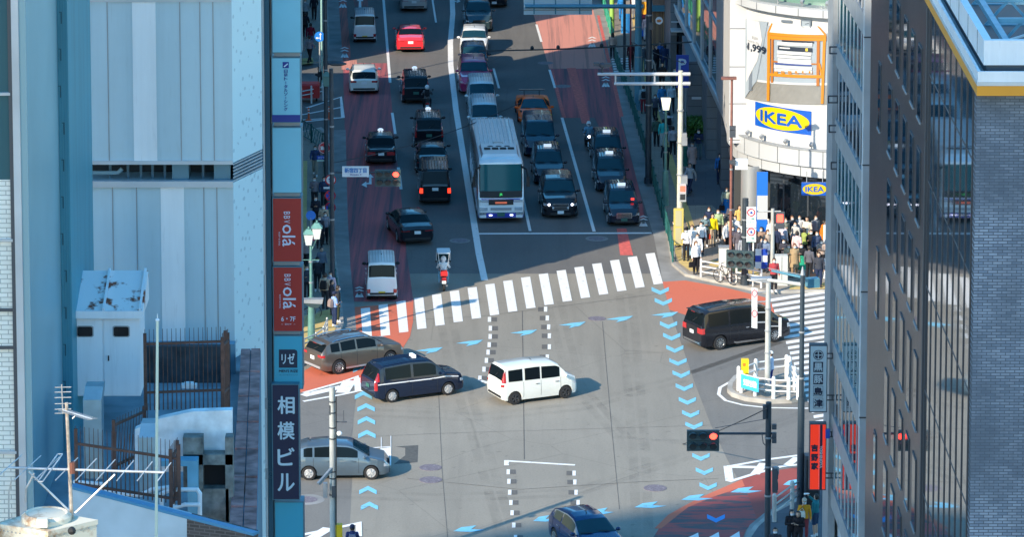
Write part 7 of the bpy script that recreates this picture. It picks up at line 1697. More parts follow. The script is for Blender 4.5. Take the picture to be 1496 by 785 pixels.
c = A(460, 440, G(460, 505).y); T = thing('street_lamp_head', 'grey box shaped street lamp head reaching in beside the red sign', 'lamp', c); m_ = MB(); m_.hexa([c+V(q) for q in ((-.7, -.2, -.05), (.35, -.2, -.1), (.35, .2, -.1), (-.7, .2, -.05), (-.7, -.2, .1), (.4, -.2, .12), (.4, .2, .12), (-.7, .2, .1))]); m_.build('lamp_head', M_STEEL, T); m_ = MB(); m_.hexa([c+V(q) for q in ((-.2, -.15, -.28), (.15, -.15, -.3), (.15, .15, -.3), (-.2, .15, -.28), (-.5, -.18, -.08), (.32, -.18, -.1), (.32, .18, -.1), (-.5, .18, -.08))]); m_.build('diffuser', M_SIGH, T)
m_ = MB(); m_.tube(c+V((-.7, 0, .03)), c+V((-2.2, 0, -.1)), .05); m_.tube(c+V((-2.2, 0, -.1)), (c.x-2.2, c.y, .1), .09); m_.build('arm', M_STEEL, T)
# bottom-left grey pole with equipment, yellow box
T, b, zt = pole('equipment_pole', 'grey pole with cameras and aerials in front of the slate grey hatchback', 'pole', 487, 850, 566, .125, M_PGREY, base=.0, taper=.9, collar=False)
for py in (588, 604, 626, 642, 690, 700, 724): m_ = MB(); z = zat(py, b.y); m_.tube((b.x, b.y, z), (b.x, b.y, z+.05), .14, .14, 12); m_.build('band', M_DGREY, T)
m_ = MB(); m_.tube(A(490, 617, b.y), A(507, 617, b.y), .02); m_.tube(A(502, 600, b.y), A(502, 617, b.y), .012); m_.box(A(503, 617, b.y), (.2, .05, .05)); m_.build('aerial', M_DGREY, T)
m_ = MB(); c = A(496, 634, b.y-.1); m_.ell(c, (.22, .2, .2), 8, 6); m_.tube(c, A(489, 629, b.y), .02); m_.build('dome_camera', M_SW, T, True)
m_ = MB(); m_.bar(A(486, 684, b.y-.05), A(465, 708, b.y-.6), .10, .12); m_.build('camera_arm', M_STEEL, T); m_ = MB(); m_.bb(A(472, 728, b.y-.2), A(478.5, 705, b.y)); m_.build('hanging_unit', M_STEEL, T)
m_ = MB(); m_.bb(A(484.5, 728, b.y-.25), A(490.5, 711, b.y-.14)); m_.build('label_box', M_DGREY, T); m_ = MB(); m_.bb(A(481, 607, b.y-.1), A(484, 592, b.y)); m_.build('side_box', M_DGREY, T); m_ = MB(); m_.tube(A(491, 850, b.y-.08), A(491, 580, b.y-.08), .025); m_.build('conduit', M_DARK_, T)
c = A(495, 778, b.y-.1); T = thing('yellow_box', 'yellow box on the equipment pole at the bottom edge', 'box', (c.x, c.y, .1)); m_ = MB(); m_.bb((c.x-.13, c.y, zat(800, c.y)), (c.x+.13, c.y+.25, zat(768, c.y))); m_.build('box', pm('box_yellow2', (.75, .48, .01), .45), T)
# red barrier, cones
b = G(448, 148, 0); T = thing('red_barrier', 'red plastic covered barrier box in the side street on the left', 'barrier', b); m_ = MB(); m_.rings([[(b.x+x*.8, b.y+y*.5, z) for x, y in ((-1, -1), (1, -1), (1, 1), (-1, 1))] for z in (.3, 1.05)]+[[(b.x+x*.7, b.y+y*.4, 1.15) for x, y in ((-1, -1), (1, -1), (1, 1), (-1, 1))]]); m_.build('cover', pm('barrier_red', (.55, .02, .02), .5), T)
for s in (-1, 1): m_ = MB(); m_.tube((b.x+s*.6, b.y, 0), (b.x+s*.6, b.y, .35), .06); m_.build('leg', M_DARK_, T)
for px, py, lb in ((451, 176, 'orange traffic post with white bands, left one of two in the hatched area'), (481, 174, 'orange traffic post with white bands, right one of two in the hatched area')):
    b = G(px, py, 0); T = thing('traffic_post', lb, 'cone', b, 0, 'orange traffic posts'); m_ = MB(); m_.lathe([(.20, 0), (.18, .06), (.06, .10), (.045, .78), (.001, .80)], b, 12); m_.build('post', pm('cone_orange', (.75, .11, .03), .5), T, True)
    for z in (.45, .62): m_ = MB(); m_.lathe([(.054, z), (.054, z+.07)], b, 12); m_.build('white_band', M_SW, T)
# round shop sign on the dark pole, small flags in the sunlit corner
c = A(963, 30, G(947, 260).y-.2); T = thing('shop_sign', 'small round white shop sign with an orange picture', 'sign', (c.x, c.y, c.z-.3)); m_ = MB(); m_.tube(c+V((0, .1, 0)), c, .2, .2, 24); m_.build('sign_disc', M_SW, T); m_ = MB(); m_.ell(c+V((0, -.01, 0)), (.26, .02, .16), 12, 6); m_.build('picture', pm('pic_orange', (.5, .18, .05), .5), T)
for px, py, w_, h_, c_, lb in ((944, 12, 1.3, .9, (.75, .33, .02), 'yellow-orange stall board at the top right'), (943, 46, .9, .6, (.02, .12, .5), 'blue sign board on the sunlit pavement at the top right'), (914, 34, .6, 1.3, (.03, .25, .6), 'light blue banner on the sunlit pavement at the top right'), (939, 34, .7, 1.2, (.45, .05, .10), 'red and white round board among the people at the top right')):
    g_ = G(px, py+14, .14); c = A(px, py, g_.y); T = thing('street_board', lb, 'sign', g_); m_ = MB(); m_.box(c, (w_, .08, h_)); m_.build('board', pm('brd%d' % px, c_, .5), T)
    for s in (-1, 1): m_ = MB(); m_.tube((c.x+s*w_*.4, c.y, .14), (c.x+s*w_*.4, c.y, c.z), .03); m_.build('leg', M_STEEL, T)
# low white signs inside crowd
for px, py, lb in ((1149, 378, 'small white board held up on a stand within the crowd'), (1169, 313, 'white notice board on a stand near the store entrance'), (1104, 338, 'white display board near the round column')):
    g_ = G(px, py+14, .14); c = A(px, py, g_.y); T = thing('notice_stand', lb, 'sign', g_); m_ = MB(); m_.box(c, (.5, .04, .42)); m_.build('board', M_SW, T); m_ = MB(); m_.tube(g_, c, .02); m_.build('stand', M_STEEL, T)
g_ = G(1214, 372, .14); T = thing('round_stand', 'white stand with a tan round picture at the right of the entrance', 'sign', g_); m_ = MB(); m_.box(g_+V((0, 0, .9)), (.8, .08, 1.3)); m_.build('board', M_SW, T); m_ = MB(); m_.ell(g_+V((0, -.06, 1.35)), (.6, .04, .4), 14, 6); m_.build('picture', pm('pic_tan', (.5, .28, .14), .5), T)

# ---- overhead wires
M_WIRE = pm('wire_black', (.03, .035, .04), .6)
def wire(label, p, q, sag=.3, r=.022, bulbs=()):
    T = thing('overhead_wire', label, 'cable', (p+q)/2, 0, 'overhead wires'); m_ = MB(); n = 14
    P_ = [p.lerp(q, i/n)-V((0, 0, sag*4*(i/n)*(1-i/n))) for i in range(n+1)]; m_.path(P_, r, 5); m_.build('cable', M_WIRE, T)
    for f in bulbs: m_ = MB(); c = p.lerp(q, f)-V((0, 0, sag*4*f*(1-f))); m_.ell(c+V((0, 0, .1)), (.22, .22, .3), 8, 5); m_.build('cable_clamp', M_WIRE, T)
wire('black wire with clamps crossing above the lit red lane', A(700, 74, 245), A(1010, 61, 232), .1, .045, (.26, .385, .59))
wire('thin wire from the left mast rising over the taxis', A(486, 238, 208), A(760, 150, 232), .4)
wire('thin wire dropping from the thin dark pole across the right pavement', A(925, 62, 236), A(1000, 92, 222), .1)
wire('thin wire between the dark mast and the right building', A(1121, 597, 158), A(905, 672, 190), .3)
# ================================================================== PEOPLE
M_SKIN = pm('skin', (.52, .33, .24), .55); M_EYE = pm('eye_dark', (.02, .015, .012), .4); M_LIP = pm('lips', (.42, .17, .14), .5)
H_BLK = pm('hair_black', (.016, .012, .011), .55); H_BRN = pm('hair_brown', (.10, .045, .022), .55); M_MASK = pm('mask_white', (.58, .62, .66), .7); M_SHOE = pm('shoe_dark', (.03, .03, .035), .6); M_SHOEW = pm('shoe_white', (.7, .7, .7), .6)
CL = {}
def cloth(c):
    k = tuple(round(x, 3) for x in c)
    if k not in CL: CL[k] = pm('cloth_%d' % len(CL), k, .85, 0, .2, var=.12, vs=7)
    return CL[k]
def pose(kind):
    J = dict(pel=(0, 0, .93), chest=(0, 0, 1.30), neck=(0, 0, 1.45), head=(0, .015, 1.60))
    for s, n in ((-1, 'l'), (1, 'r')):
        J['sh'+n] = (s*.175, 0, 1.38); J['el'+n] = (s*.235, -.02, 1.12); J['wr'+n] = (s*.25, .05, .88)
        J['hip'+n] = (s*.09, 0, .90); J['kn'+n] = (s*.10, .015, .49); J['an'+n] = (s*.10, -.01, .09); J['hd'+n] = (0, .25, -1)
    if kind == 'phone':
        for s, n in ((-1, 'l'), (1, 'r')): J['el'+n] = (s*.23, .02, 1.12); J['wr'+n] = (s*.07, .27, 1.20); J['hd'+n] = (-s*.5, .8, .35)
        J['head'] = (0, .05, 1.585)
    if kind == 'onearm': J['elr'] = (.22, .03, 1.13); J['wrr'] = (.10, .26, 1.18); J['hdr'] = (-.3, .8, .3)
    if kind == 'walk':
        J['knl'] = (-.10, .17, .50); J['anl'] = (-.10, .30, .11); J['knr'] = (.10, -.04, .49); J['anr'] = (.10, -.32, .16)
        J['elr'] = (.24, .08, 1.14); J['wrr'] = (.23, .27, 1.0); J['ell'] = (-.24, -.13, 1.13); J['wrl'] = (-.25, -.17, .90)
    if kind == 'stride':
        J['knl'] = (-.10, .27, .55); J['anl'] = (-.10, .46, .12); J['knr'] = (.10, -.16, .50); J['anr'] = (.10, -.50, .17)
        for n in ('pel', 'chest', 'neck', 'head', 'shl', 'shr', 'hipl', 'hipr'): J[n] = (J[n][0], J[n][1], J[n][2]-.06)
        J['elr'] = (.25, .05, 1.05); J['wrr'] = (.12, .24, 1.12); J['ell'] = (-.25, -.16, 1.08); J['wrl'] = (-.27, -.20, .86)
    if kind == 'face': J['elr'] = (.24, .10, 1.20); J['wrr'] = (.10, .20, 1.46); J['hdr'] = (-.3, .1, 1)
    if kind == 'drink':
        J['elr'] = (.27, .22, 1.36); J['wrr'] = (.12, .36, 1.55); J['hdr'] = (-.6, .3, .7); J['head'] = (0, -.03, 1.60)
    if kind == 'sit':
        dz = -.13
        for n in ('pel', 'chest', 'neck', 'head', 'shl', 'shr', 'hipl', 'hipr'): J[n] = (J[n][0], J[n][1]-.05, J[n][2]+dz)
        for s, n in ((-1, 'l'), (1, 'r')):
            J['kn'+n] = (s*.20, .33, .70); J['an'+n] = (s*.20, .25, .30); J['el'+n] = (s*.30, .14, 1.02); J['wr'+n] = (s*.30, .40, .98); J['hd'+n] = (0, .9, -.2)
    return {k: V(v) for k, v in J.items()}
def body_meshes(kind):
    J = pose(kind); m_ = MB(); top = kind
    def el_ring(c, rx, ry, n=14, q=None): return [(c[0]+rx*math.cos(2*math.pi*i/n), c[1]+ry*math.sin(2*math.pi*i/n), c[2]) for i in range(n)]
    p, ch, nk, hd = J['pel'], J['chest'], J['neck'], J['head']
    rs = []
    for f, rx, ry in ((-.09, .10, .09), (-.04, .155, .12), (.05, .165, .125), (.16, .145, .11), (.30, .155, .115), (.40, .175, .12), (.455, .165, .10), (.50, .09, .07), (.54, .055, .06)):
        t = (f+.0)/.52; c = p.lerp(nk, max(-.2, t)) if f <= .5 else nk+V((0, 0, f-.50)); rs.append(el_ring((c.x, c.y, p.z+f if f <= .5 else c.z), rx, ry))
    m_.rings(rs)
    m_.tube(nk-V((0, 0, .03)), hd-V((0, 0, .05)), .058, .052, 12)
    m_.ell(hd, (.158, .192, .235), 16, 10); m_.ell(hd+V((0, .035, -.075)), (.105, .13, .10), 12, 6)   # skull, jaw
    m_.tube(hd+V((0, .088, .01)), hd+V((0, .112, -.03)), .008, .017, 8)                               # nose
    for s in (-1, 1): m_.ell(hd+V((s*.080, .0, -.01)), (.022, .04, .06), 8, 5)
    for n in 'lr':
        s, e, w_ = J['sh'+n], J['el'+n], J['wr'+n]; m_.ell(s, (.12, .11, .12), 10, 6); m_.tube(s, e, .054, .042, 10); m_.ell(e, (.084,)*3, 8, 5); m_.tube(e, w_, .042, .028, 10); m_.ell(w_, (.056,)*3, 8, 5)
        h = J['hd'+n].normalized(); m_.tube(w_, w_+h*.085, .028, .034, 8)
        a, k, f = J['hip'+n], J['kn'+n], J['an'+n]; m_.ell(a, (.18, .19, .18), 10, 6); m_.tube(a, k, .088, .058, 12); m_.ell(k, (.116,)*3, 8, 5); m_.tube(k, k.lerp(f, .35), .056, .060, 12); m_.tube(k.lerp(f, .35), f, .060, .038, 12)
        fy = V((0, 1, 0)); fl = V((f.x, f.y, f.z)); m_.ell(f, (.08, .09, .09), 8, 5); tz = -.05 if f.z < .13 or kind == 'sit' else -.09
        m_.tube(fl+V((0, -.04, -.04)), fl+V((0, .15, tz)), .042, .032, 10)
    me = bpy.data.meshes.new('b'); me.from_pydata(m_.v, [], m_.f); ob = bpy.data.objects.new('b', me); col.objects.link(ob)
    md = ob.modifiers.new('r', 'REMESH'); md.mode = 'VOXEL'; md.voxel_size = .021; md.use_smooth_shade = True
    sm = ob.modifiers.new('s', 'SMOOTH'); sm.iterations = 2; sm.factor = .5
    ev = ob.evaluated_get(bpy.context.evaluated_depsgraph_get()); em = ev.to_mesh()
    vs = [v.co.copy() for v in em.vertices]; nr = [v.normal.copy() for v in em.vertices]; fs = [tuple(f.vertices) for f in em.polygons]
    ev.to_mesh_clear(); bpy.data.objects.remove(ob)
    segs = []
    for n in 'lr': segs += [('arm', J['sh'+n], J['el'+n], .05), ('arm', J['el'+n], J['wr'+n], .035), ('hand', J['wr'+n], J['wr'+n]+J['hd'+n].normalized()*.1, .03), ('leg', J['hip'+n]-V((0, 0, .03)), J['kn'+n], .07), ('leg', J['kn'+n], J['an'+n], .05), ('foot', J['an'+n], J['an'+n]+V((0, .12, -.05)), .04)]
    segs += [('torso', p, ch, .14), ('torso', ch, nk-V((0, 0, .05)), .13), ('neck', nk, hd-V((0, 0, .1)), .055), ('head', hd-V((0, 0, .04)), hd+V((0, 0, .04)), .09)]
    def reg(c):
        best, bn = 9, None
        for n, a, b, r in segs:
            ab = b-a; t = max(0, min(1, (c-a).dot(ab)/ab.length_squared)); d = (c-a-ab*t).length-r
            if d < best: best, bn = d, n
        return bn
    rg = []
    for f in fs: c = sum((vs[i] for i in f), V())/len(f); rg.append((reg(c), c))
    def sub(test, off, name, loose=0.):
        idx = {}; ov = []; of = []
        for f, (r, c) in zip(fs, rg):
            if not test(r, c): continue
            g_ = []
            for i in f:
                if i not in idx: idx[i] = len(ov); v = vs[i]; ov.append(v+nr[i]*(off+loose*max(0, noise.noise(v*9))))
                g_.append(idx[i])
            of.append(g_)
        me = bpy.data.meshes.new(name); me.from_pydata([tuple(v) for v in ov], [], of); me.polygons.foreach_set('use_smooth', [True]*len(of)); me.update(); return me
    # body mesh, with separate fingers, eyes and lips added to it
    b = MB(); b.add(vs, fs, 0)
    for n, sg in (('l', -1), ('r', 1)):
        w_, h = J['wr'+n], J['hd'+n].normalized(); sd = h.cross(V((0, 0, 1)));
        if sd.length < .1: sd = V((0, 1, 0))
        sd.normalize(); up = sd.cross(h).normalized(); b0 = w_+h*.075
        sd = V((0, 1, 0)) if abs(h.z) > .8 else sd; up = sd.cross(h).normalized()
        for i, L in enumerate((.060, .070, .066, .050)):
            o = sd*((i-1.5)*.018); a1 = b0+o; a2 = a1+h*L*.55+up*.004; a3 = a2+(h*.75+up*(-.5)*sg).normalized()*L*.45
            b.tube(a1, a2, .0090, .0082, 6, 0); b.tube(a2, a3, .0082, .0064, 6, 0)
        t0 = w_+h*.03+sd*.028; b.tube(t0, t0+(h*.6+sd*.6).normalized()*.035, .011, .009, 6, 0); b.tube(t0+(h*.6+sd*.6).normalized()*.035, t0+(h*.95+sd*.55).normalized()*.065, .009, .007, 6, 0)
    for s in (-1, 1): b.ell(hd+V((s*.033, .084, .012)), (.026, .012, .013), 6, 4, 1)
    b.ell(hd+V((0, .094, -.068)), (.045, .014, .014), 8, 4, 2)
    bo = b.build('bp', [M_SKIN, M_EYE, M_LIP], None, True, False, 60); R_ = {'body': bo.data}; bpy.data.objects.remove(bo)
    R_['top'] = sub(lambda r, c: r == 'arm' or (r == 'torso' and c.z > p.z-.02) or (r in ('neck',) and c.z < nk.z+.01), .016, 'jacket', .012)
    R_['tee'] = sub(lambda r, c: (r == 'torso' and c.z > p.z-.02) or (r == 'arm' and c.z > J['shl'].z-.19 and kind != 'drink') or (r == 'neck' and c.z < nk.z+.01), .014, 'shirt', .008)
    R_['trousers'] = sub(lambda r, c: (r == 'leg' and (c.z > .13 or kind == 'sit')) or (r == 'torso' and c.z < p.z+.06), .014, 'trousers', .010)
    R_['shorts'] = sub(lambda r, c: (r == 'leg' and c.z > .52) or (r == 'torso' and c.z < p.z+.06), .022, 'shorts', .006)
    R_['shoes'] = sub(lambda r, c: r == 'foot' or (r == 'leg' and c.z < .13), .010, 'shoes')
    hs = lambda r, c: r == 'head' and (c-hd).z > -.075 and not ((c-hd).y > .028 and (c-hd).z < .062) and not ((c-hd).y > -.005 and (c-hd).z < -.0)
    R_['hair'] = sub(hs, .017, 'hair', .016)
    # long hair: cap plus a falling back
    lh = MB(); hm = R_['hair']; lh.add([v.co for v in hm.vertices], [tuple(f.vertices) for f in hm.polygons])
    rr = []
    for z, rx, ry, y in ((.06, .088, .06, -.05), (-.04, .10, .065, -.055), (-.13, .105, .060, -.06), (-.24, .10, .05, -.075), (-.34, .075, .035, -.085), (-.38, .03, .02, -.085)):
        rr.append([(hd.x+rx*math.cos(2*math.pi*i/12), hd.y+y+ry*math.sin(2*math.pi*i/12), hd.z+z) for i in range(12)])
    lh.rings(rr); o = lh.build('lh', H_BLK, None, True, False, 60); R_['longhair'] = o.data; bpy.data.objects.remove(o)
    mk = MB(); n = 6; vv = []
    for j in range(4):
        z = lerp(-.015, -.108, j/3)
        for i in range(n+1): a = math.pi*(.12+.76*i/n); k = [.98, 1.12, 1.06, .80][j]; vv.append(hd+V((math.cos(a)*.078*k, .018+math.sin(a)*.098*k, z)))
    mk.add(vv, [(j*(n+1)+i, (j+1)*(n+1)+i, (j+1)*(n+1)+i+1, j*(n+1)+i+1) for j in range(3) for i in range(n)]); o = mk.build('mk', M_MASK, None, True, False); R_['mask'] = o.data; bpy.data.objects.remove(o)
    def loft(levels, name):
        q = MB(); rr = []
        for z, rx, ry in levels:
            rr.append([(p.x+rx*math.cos(2*math.pi*i/24)*(1+.06*math.sin(i*2.6)*(z < .8)), p.y+ry*math.sin(2*math.pi*i/24)*(1+.06*math.cos(i*2.1)*(z < .8)), z) for i in range(24)])
        q.rings(rr, cap=False); o = q.build(name, M_MASK, None, True, False, 80); me = o.data; bpy.data.objects.remove(o); return me
    st = .12 if kind in ('walk',) else (.2 if kind == 'stride' else 0)
    R_['skirt'] = loft([(1.10, .16, .128), (.95, .185, .145), (.70, .22, .18+st*.4), (.38, .27, .22+st)], 'skirt')
    R_['dress'] = loft([(1.42, .10, .085), (1.36, .17, .12), (1.2, .175, .135), (1.05, .165, .135), (.9, .20, .16), (.45, .29, .24+st)], 'dress')
    R_['coat'] = loft([(1.43, .11, .09), (1.37, .195, .13), (1.2, .20, .15), (1.0, .195, .15), (.8, .215, .17), (.52, .245, .20+st*.8)], 'long_coat')
    if kind != 'sit':
        for k_ in ('coat', 'dress'): pass
    cap = MB(); cap.ell(hd+V((0, -.01, .055)), (.205, .235, .19), 14, 6); cap.box(hd+V((0, .14, .06)), (.15, .12, .015)); o = cap.build('cap', M_DARK_, None, True, False); R_['cap'] = o.data; bpy.data.objects.remove(o)
    hl = MB(); hl.ell(hd+V((0, 0, .02)), (.27, .30, .31), 16, 8); hl.ell(hd+V((0, .06, .0)), (.22, .2, .13), 10, 5, 1); o = hl.build('hl', [M_SW, M_BGLASS], None, True, False); R_['helmet'] = o.data; bpy.data.objects.remove(o)
    bp = MB(); bp.rings([[(x*a, -.13-.15*d_*b_, z) for x, d_ in ((-.14, 0), (.14, 0), (.14, 1), (-.14, 1))] for z, a, b_ in ((.98, .9, .8), (1.02, 1.05, 1.1), (1.25, 1.05, 1.0), (1.38, .8, .6))])
    for s in (-1, 1): bp.path([(s*.10, -.12, 1.36), (s*.12, .02, 1.43), (s*.13, .13, 1.30), (s*.14, .10, 1.10), (s*.12, -.12, 1.02)], .018, 5)
    o = bp.build('bp', M_DARK_, None, True, False, 50); R_['backpack'] = o.data; bpy.data.objects.remove(o)
    hb = MB(); hb.rings([[(J['wrr'].x+.02+x*a, J['wrr'].y+y*.06, z+J['wrr'].z-.55) for x, y in ((-.15, -1), (.15, -1), (.15, 1), (-.15, 1))] for z, a in ((.08, 1), (.30, .95), (.34, .8))]); hb.path([(J['wrr'].x-.10, J['wrr'].y, J['wrr'].z-.22), (J['wrr'].x, J['wrr'].y, J['wrr'].z-.07), (J['wrr'].x+.12, J['wrr'].y, J['wrr'].z-.22)], .010, 5)
    o = hb.build('hb', M_DARK_, None, True, False, 50); R_['bag'] = o.data; bpy.data.objects.remove(o)
    return R_
_body = {}
def person(px, py, face, kind, top, bot, label, hair='hair', hcol=None, mask=True, low='trousers', upper='top', shoes=0, sc_=1., base=.14, extra=(), group=None, loc=None, skin=None):
    """face: heading in degrees, 0 = away from the camera, 180 = towards it"""
    if kind not in _body: _body[kind] = body_meshes(kind)
    B = _body[kind]; g_ = V(loc) if loc else G(px, py, base); h = -rad(face)
    T = thing('person', label, 'person', g_, h, group); T.scale = (sc_,)*3
    def add(nm, key, mat):
        o = bpy.data.objects.new(nm, B[key]); col.objects.link(o); o.parent = T
        if not B[key].materials: B[key].materials.append(M_MASK)
        if mat is not None: o.material_slots[0].link = 'OBJECT'; o.material_slots[0].material = mat
        return o
    add('body', 'body', None)
    ct = cloth(top); cb = cloth(bot)
    add({'tee': 'shirt', 'top': 'jacket'}[upper], upper, ct)
    if 'coat' in extra: add('long_coat', 'coat', ct)
    if low == 'dress': add('dress', 'dress', cb)
    elif low == 'skirt': add('skirt', 'skirt', cb)
    elif low == 'shorts': add('shorts', 'shorts', cb)
    else: add('trousers', 'trousers', cb)
    add('shoes', 'shoes', M_SHOEW if shoes else M_SHOE)
    if 'helmet' in extra: add('helmet', 'helmet', None)
    else: add('hair', hair, hcol or H_BLK)
    if 'cap' in extra: add('cap', 'cap', cloth(extra['cap']) if isinstance(extra, dict) else M_DARK_)
    if mask and 'helmet' not in extra: add('face_mask', 'mask', None)
    if 'backpack' in extra:
        o = bpy.data.objects.new('backpack', B['backpack']); col.objects.link(o); o.parent = T
        if isinstance(extra, dict) and extra['backpack']: o.material_slots[0].link = 'OBJECT'; o.material_slots[0].material = cloth(extra['backpack'])
    if 'bag' in extra:
        bc = extra['bag'] if isinstance(extra, dict) else None
        o = bpy.data.objects.new('hand_bag', B['bag']); col.objects.link(o); o.location = g_; o.rotation_euler = (0, 0, h); o.scale = (sc_,)*3
        if bc: o.material_slots[0].link = 'OBJECT'; o.material_slots[0].material = cloth(bc)
        tag(o, 'bag carried by the ' + label, 'bag', 'bags carried by people')
        o['label'] = ' '.join(('bag carried by ' + label).split()[:16])
    return T
WH_, BK_, NV_, GR_, BG_, DN_ = (.72, .72, .72), (.018, .018, .022), (.02, .03, .07), (.22, .23, .25), (.50, .38, .26), (.06, .10, .22)
OG, BL_, TL_, GN_ = (.60, .16, .02), (.02, .18, .50), (.03, .22, .24), (.05, .12, .07)
P = person
# the group waiting by the crossing, right corner
P(992, 361, 300, 'phone', WH_, BK_, 'person in a loose white shirt nearest the yellow framed box')
P(1002.6, 381, 200, 'onearm', (.62, .62, .64), BK_, 'person in dark cap and white top on the yellow kerb paving', extra={'cap': BK_})
P(1011, 377, 190, 'stand', WH_, (.25, .45, .6), 'brown-haired person in white top holding a light blue bag', 'longhair', H_BRN, extra={'bag': (.2, .5, .7)})
P(1016.5, 401, 150, 'stand', WH_, BK_, 'long-haired person in white top with a black bag at the end of the kerb rail', 'longhair', H_BRN, extra={'bag': BK_})
P(1019, 389, 200, 'stand', WH_, BK_, 'curly black-haired person in white just behind the one with a black bag', sc_=.98)
P(1030, 361, 170, 'phone', (.16, .24, .26), BK_, 'person in grey-green jacket next to the yellow jacket', 'longhair', shoes=1, extra={'backpack': None})
P(1041, 360, 175, 'stand', (.75, .55, .01), BG_, 'person in a bright yellow and black jacket', mask=False, extra={'bag': (.55, .06, .03)})
P(1049, 353, 180, 'onearm', (.32, .42, .24), BK_, 'person in a pale green cardigan and black trousers', 'longhair', shoes=1)
P(1061, 320, 180, 'walk', (.36, .42, .34), BL_, 'person in a blue skirt and light jacket walking out of the shade', 'longhair', H_BRN, low='skirt', shoes=1, extra={'bag': BK_})
P(1060, 372, 120, 'stand', WH_, BK_, 'person in white partly behind the brown pole')
P(1074, 363, 210, 'onearm', WH_, BK_, 'person in a white shirt just right of the brown pole')
P(1080, 347, 160, 'stand', (.62, .42, .14), GR_, 'person in a mustard top beyond the prohibition signs', 'longhair', mask=False)
P(1071, 378, 200, 'phone', (.06, .06, .09), BK_, 'person in a black jacket behind the utility cabinet')
P(1079, 381, 180, 'stand', (.10, .09, .11), (.2, .2, .25), 'person with brown hair and open dark jacket behind the signal bank', 'longhair', H_BRN)
P(1086, 371, 20, 'stand', (.5, .5, .5), BK_, 'person in light grey between the prohibition signs and the brown pole')
P(1066, 365, 60, 'stand', (.55, .45, .3), BK_, 'person in tan clothes half hidden behind the brown pole')
# the crowd before the store
P(1154, 318, 200, 'stand', (.36, .16, .40), GR_, 'person in purple standing inside the store entrance', mask=False)
P(1160, 332, 10, 'stand', WH_, BK_, 'person in white seen from behind at the store entrance', sc_=1.03)
P(1150, 338, 190, 'onearm', (.55, .52, .45), BK_, 'person in a beige waistcoat and black mask before the entrance', mask=False)
P(1130, 341, 150, 'stand', BG_, BG_, 'person in a beige long coat near the blue banner', 'longhair', extra=('coat',), mask=False)
P(1117, 360, 190, 'onearm', (.70, .66, .60), BK_, 'person in a white sweater with an orange bag', 'longhair', extra={'bag': (.55, .2, .03)})
P(1150, 352, 185, 'stand', (.10, .12, .18), GR_, 'person in a white cap and dark jacket in the middle of the crowd', extra={'cap': WH_})
P(1167, 331, 5, 'stand', (.28, .3, .33), BK_, 'person with a grey backpack facing the store', extra={'backpack': (.15, .17, .2)})
P(1173, 345, 160, 'phone', (.02, .22, .60), (.02, .15, .45), 'person dressed in bright blue in front of the store')
P(1186, 345, 190, 'phone', (.04, .12, .30), WH_, 'person in a blue jacket over a white dress', low='dress', sc_=.98)
P(1201, 338, 180, 'stand', BK_, NV_, 'tall person in a black suit below the hanging sign', mask=False, sc_=1.07)
P(1203, 368, 100, 'stride', (.80, .18, .02), (.40, .24, .17), 'person striding in a bright orange coat', mask=False, shoes=1, extra=('coat',))
P(1175, 382, 60, 'face', (.30, .36, .10), BK_, 'person in an olive green jacket raising an arm')
P(1185, 384, 200, 'onearm', BK_, BK_, 'person all in black right of the olive green jacket')
P(1134, 381, 40, 'stand', NV_, BK_, 'broad-shouldered person in a dark navy jacket from behind', mask=False, sc_=1.05)
P(1121, 384, 150, 'stand', (.46, .36, .28), (.4, .33, .27), 'person in dusty beige left of the navy jacket', 'longhair', H_BRN, extra=('coat',))
P(1104, 388, 30, 'stand', (.04, .04, .05), BK_, 'person in a black jacket right behind the prohibition signs', mask=False, sc_=1.04)
P(1094, 384, 10, 'stand', NV_, NV_, 'person in dark navy left of the prohibition signs')
P(1152, 404, 190, 'phone', (.52, .40, .26), (.45, .35, .22), 'person in a long camel coat above the grey cabinet', 'longhair', extra=('coat',))
P(1160.5, 405, 170, 'stand', (.36, .26, .15), (.3, .2, .12), 'person in a tan trench coat beside the camel coat', 'longhair', H_BRN, extra=('coat',))
P(1171, 404, 200, 'phone', BK_, (.02, .30, .18), 'person in a long green skirt and black top', 'longhair', low='skirt')
P(1196, 420, 185, 'stand', (.04, .045, .06), NV_, 'person in a dark suit and white shirt waiting at the zebra', mask=False, sc_=1.04, extra={'bag': (.04, .03, .03)})
P(1210, 419, 160, 'phone', WH_, WH_, 'brown-haired person in a long white dress at the zebra', 'longhair', H_BRN, low='dress')
P(1130.5, 427, 170, 'onearm', (.35, .05, .06), BK_, 'person in a dark red waistcoat at the kerb', shoes=1)
P(1145, 394, 190, 'phone', (.05, .05, .07), BK_, 'small dark-haired person between the cabinet and the small white board', 'longhair', sc_=.93)
P(1112, 396, 150, 'stand', (.06, .07, .10), BK_, 'person in dark clothes beside the chequered notice')
P(1140, 366, 100, 'onearm', (.55, .5, .5), GR_, 'grey-topped person behind the navy jacket', 'longhair', H_BRN)
P(1125, 350, 200, 'stand', (.10, .1, .13), GR_, 'person in charcoal near the round column')
P(1191, 362, 150, 'stand', (.24, .26, .3), BK_, 'person in slate grey between the orange coat and the blue jacket', extra={'bag': (.5, .4, .3)})
P(1162, 372, 220, 'stand', (.45, .44, .42), NV_, 'person in pale grey in the thick of the crowd', mask=True)
P(1107, 362, 90, 'stand', (.5, .38, .25), BK_, 'person in camel knitwear left of the white sweater', 'longhair')
P(1188, 318, 0, 'stand', (.14, .15, .16), BK_, 'person in grey browsing inside the store', mask=False)
P(1176, 312, 340, 'stand', (.3, .3, .32), NV_, 'person in mid grey farther inside the store', mask=False)
P(1207, 322, 10, 'stand', (.2, .16, .15), BK_, 'person in brown inside the store near the right edge', mask=False)
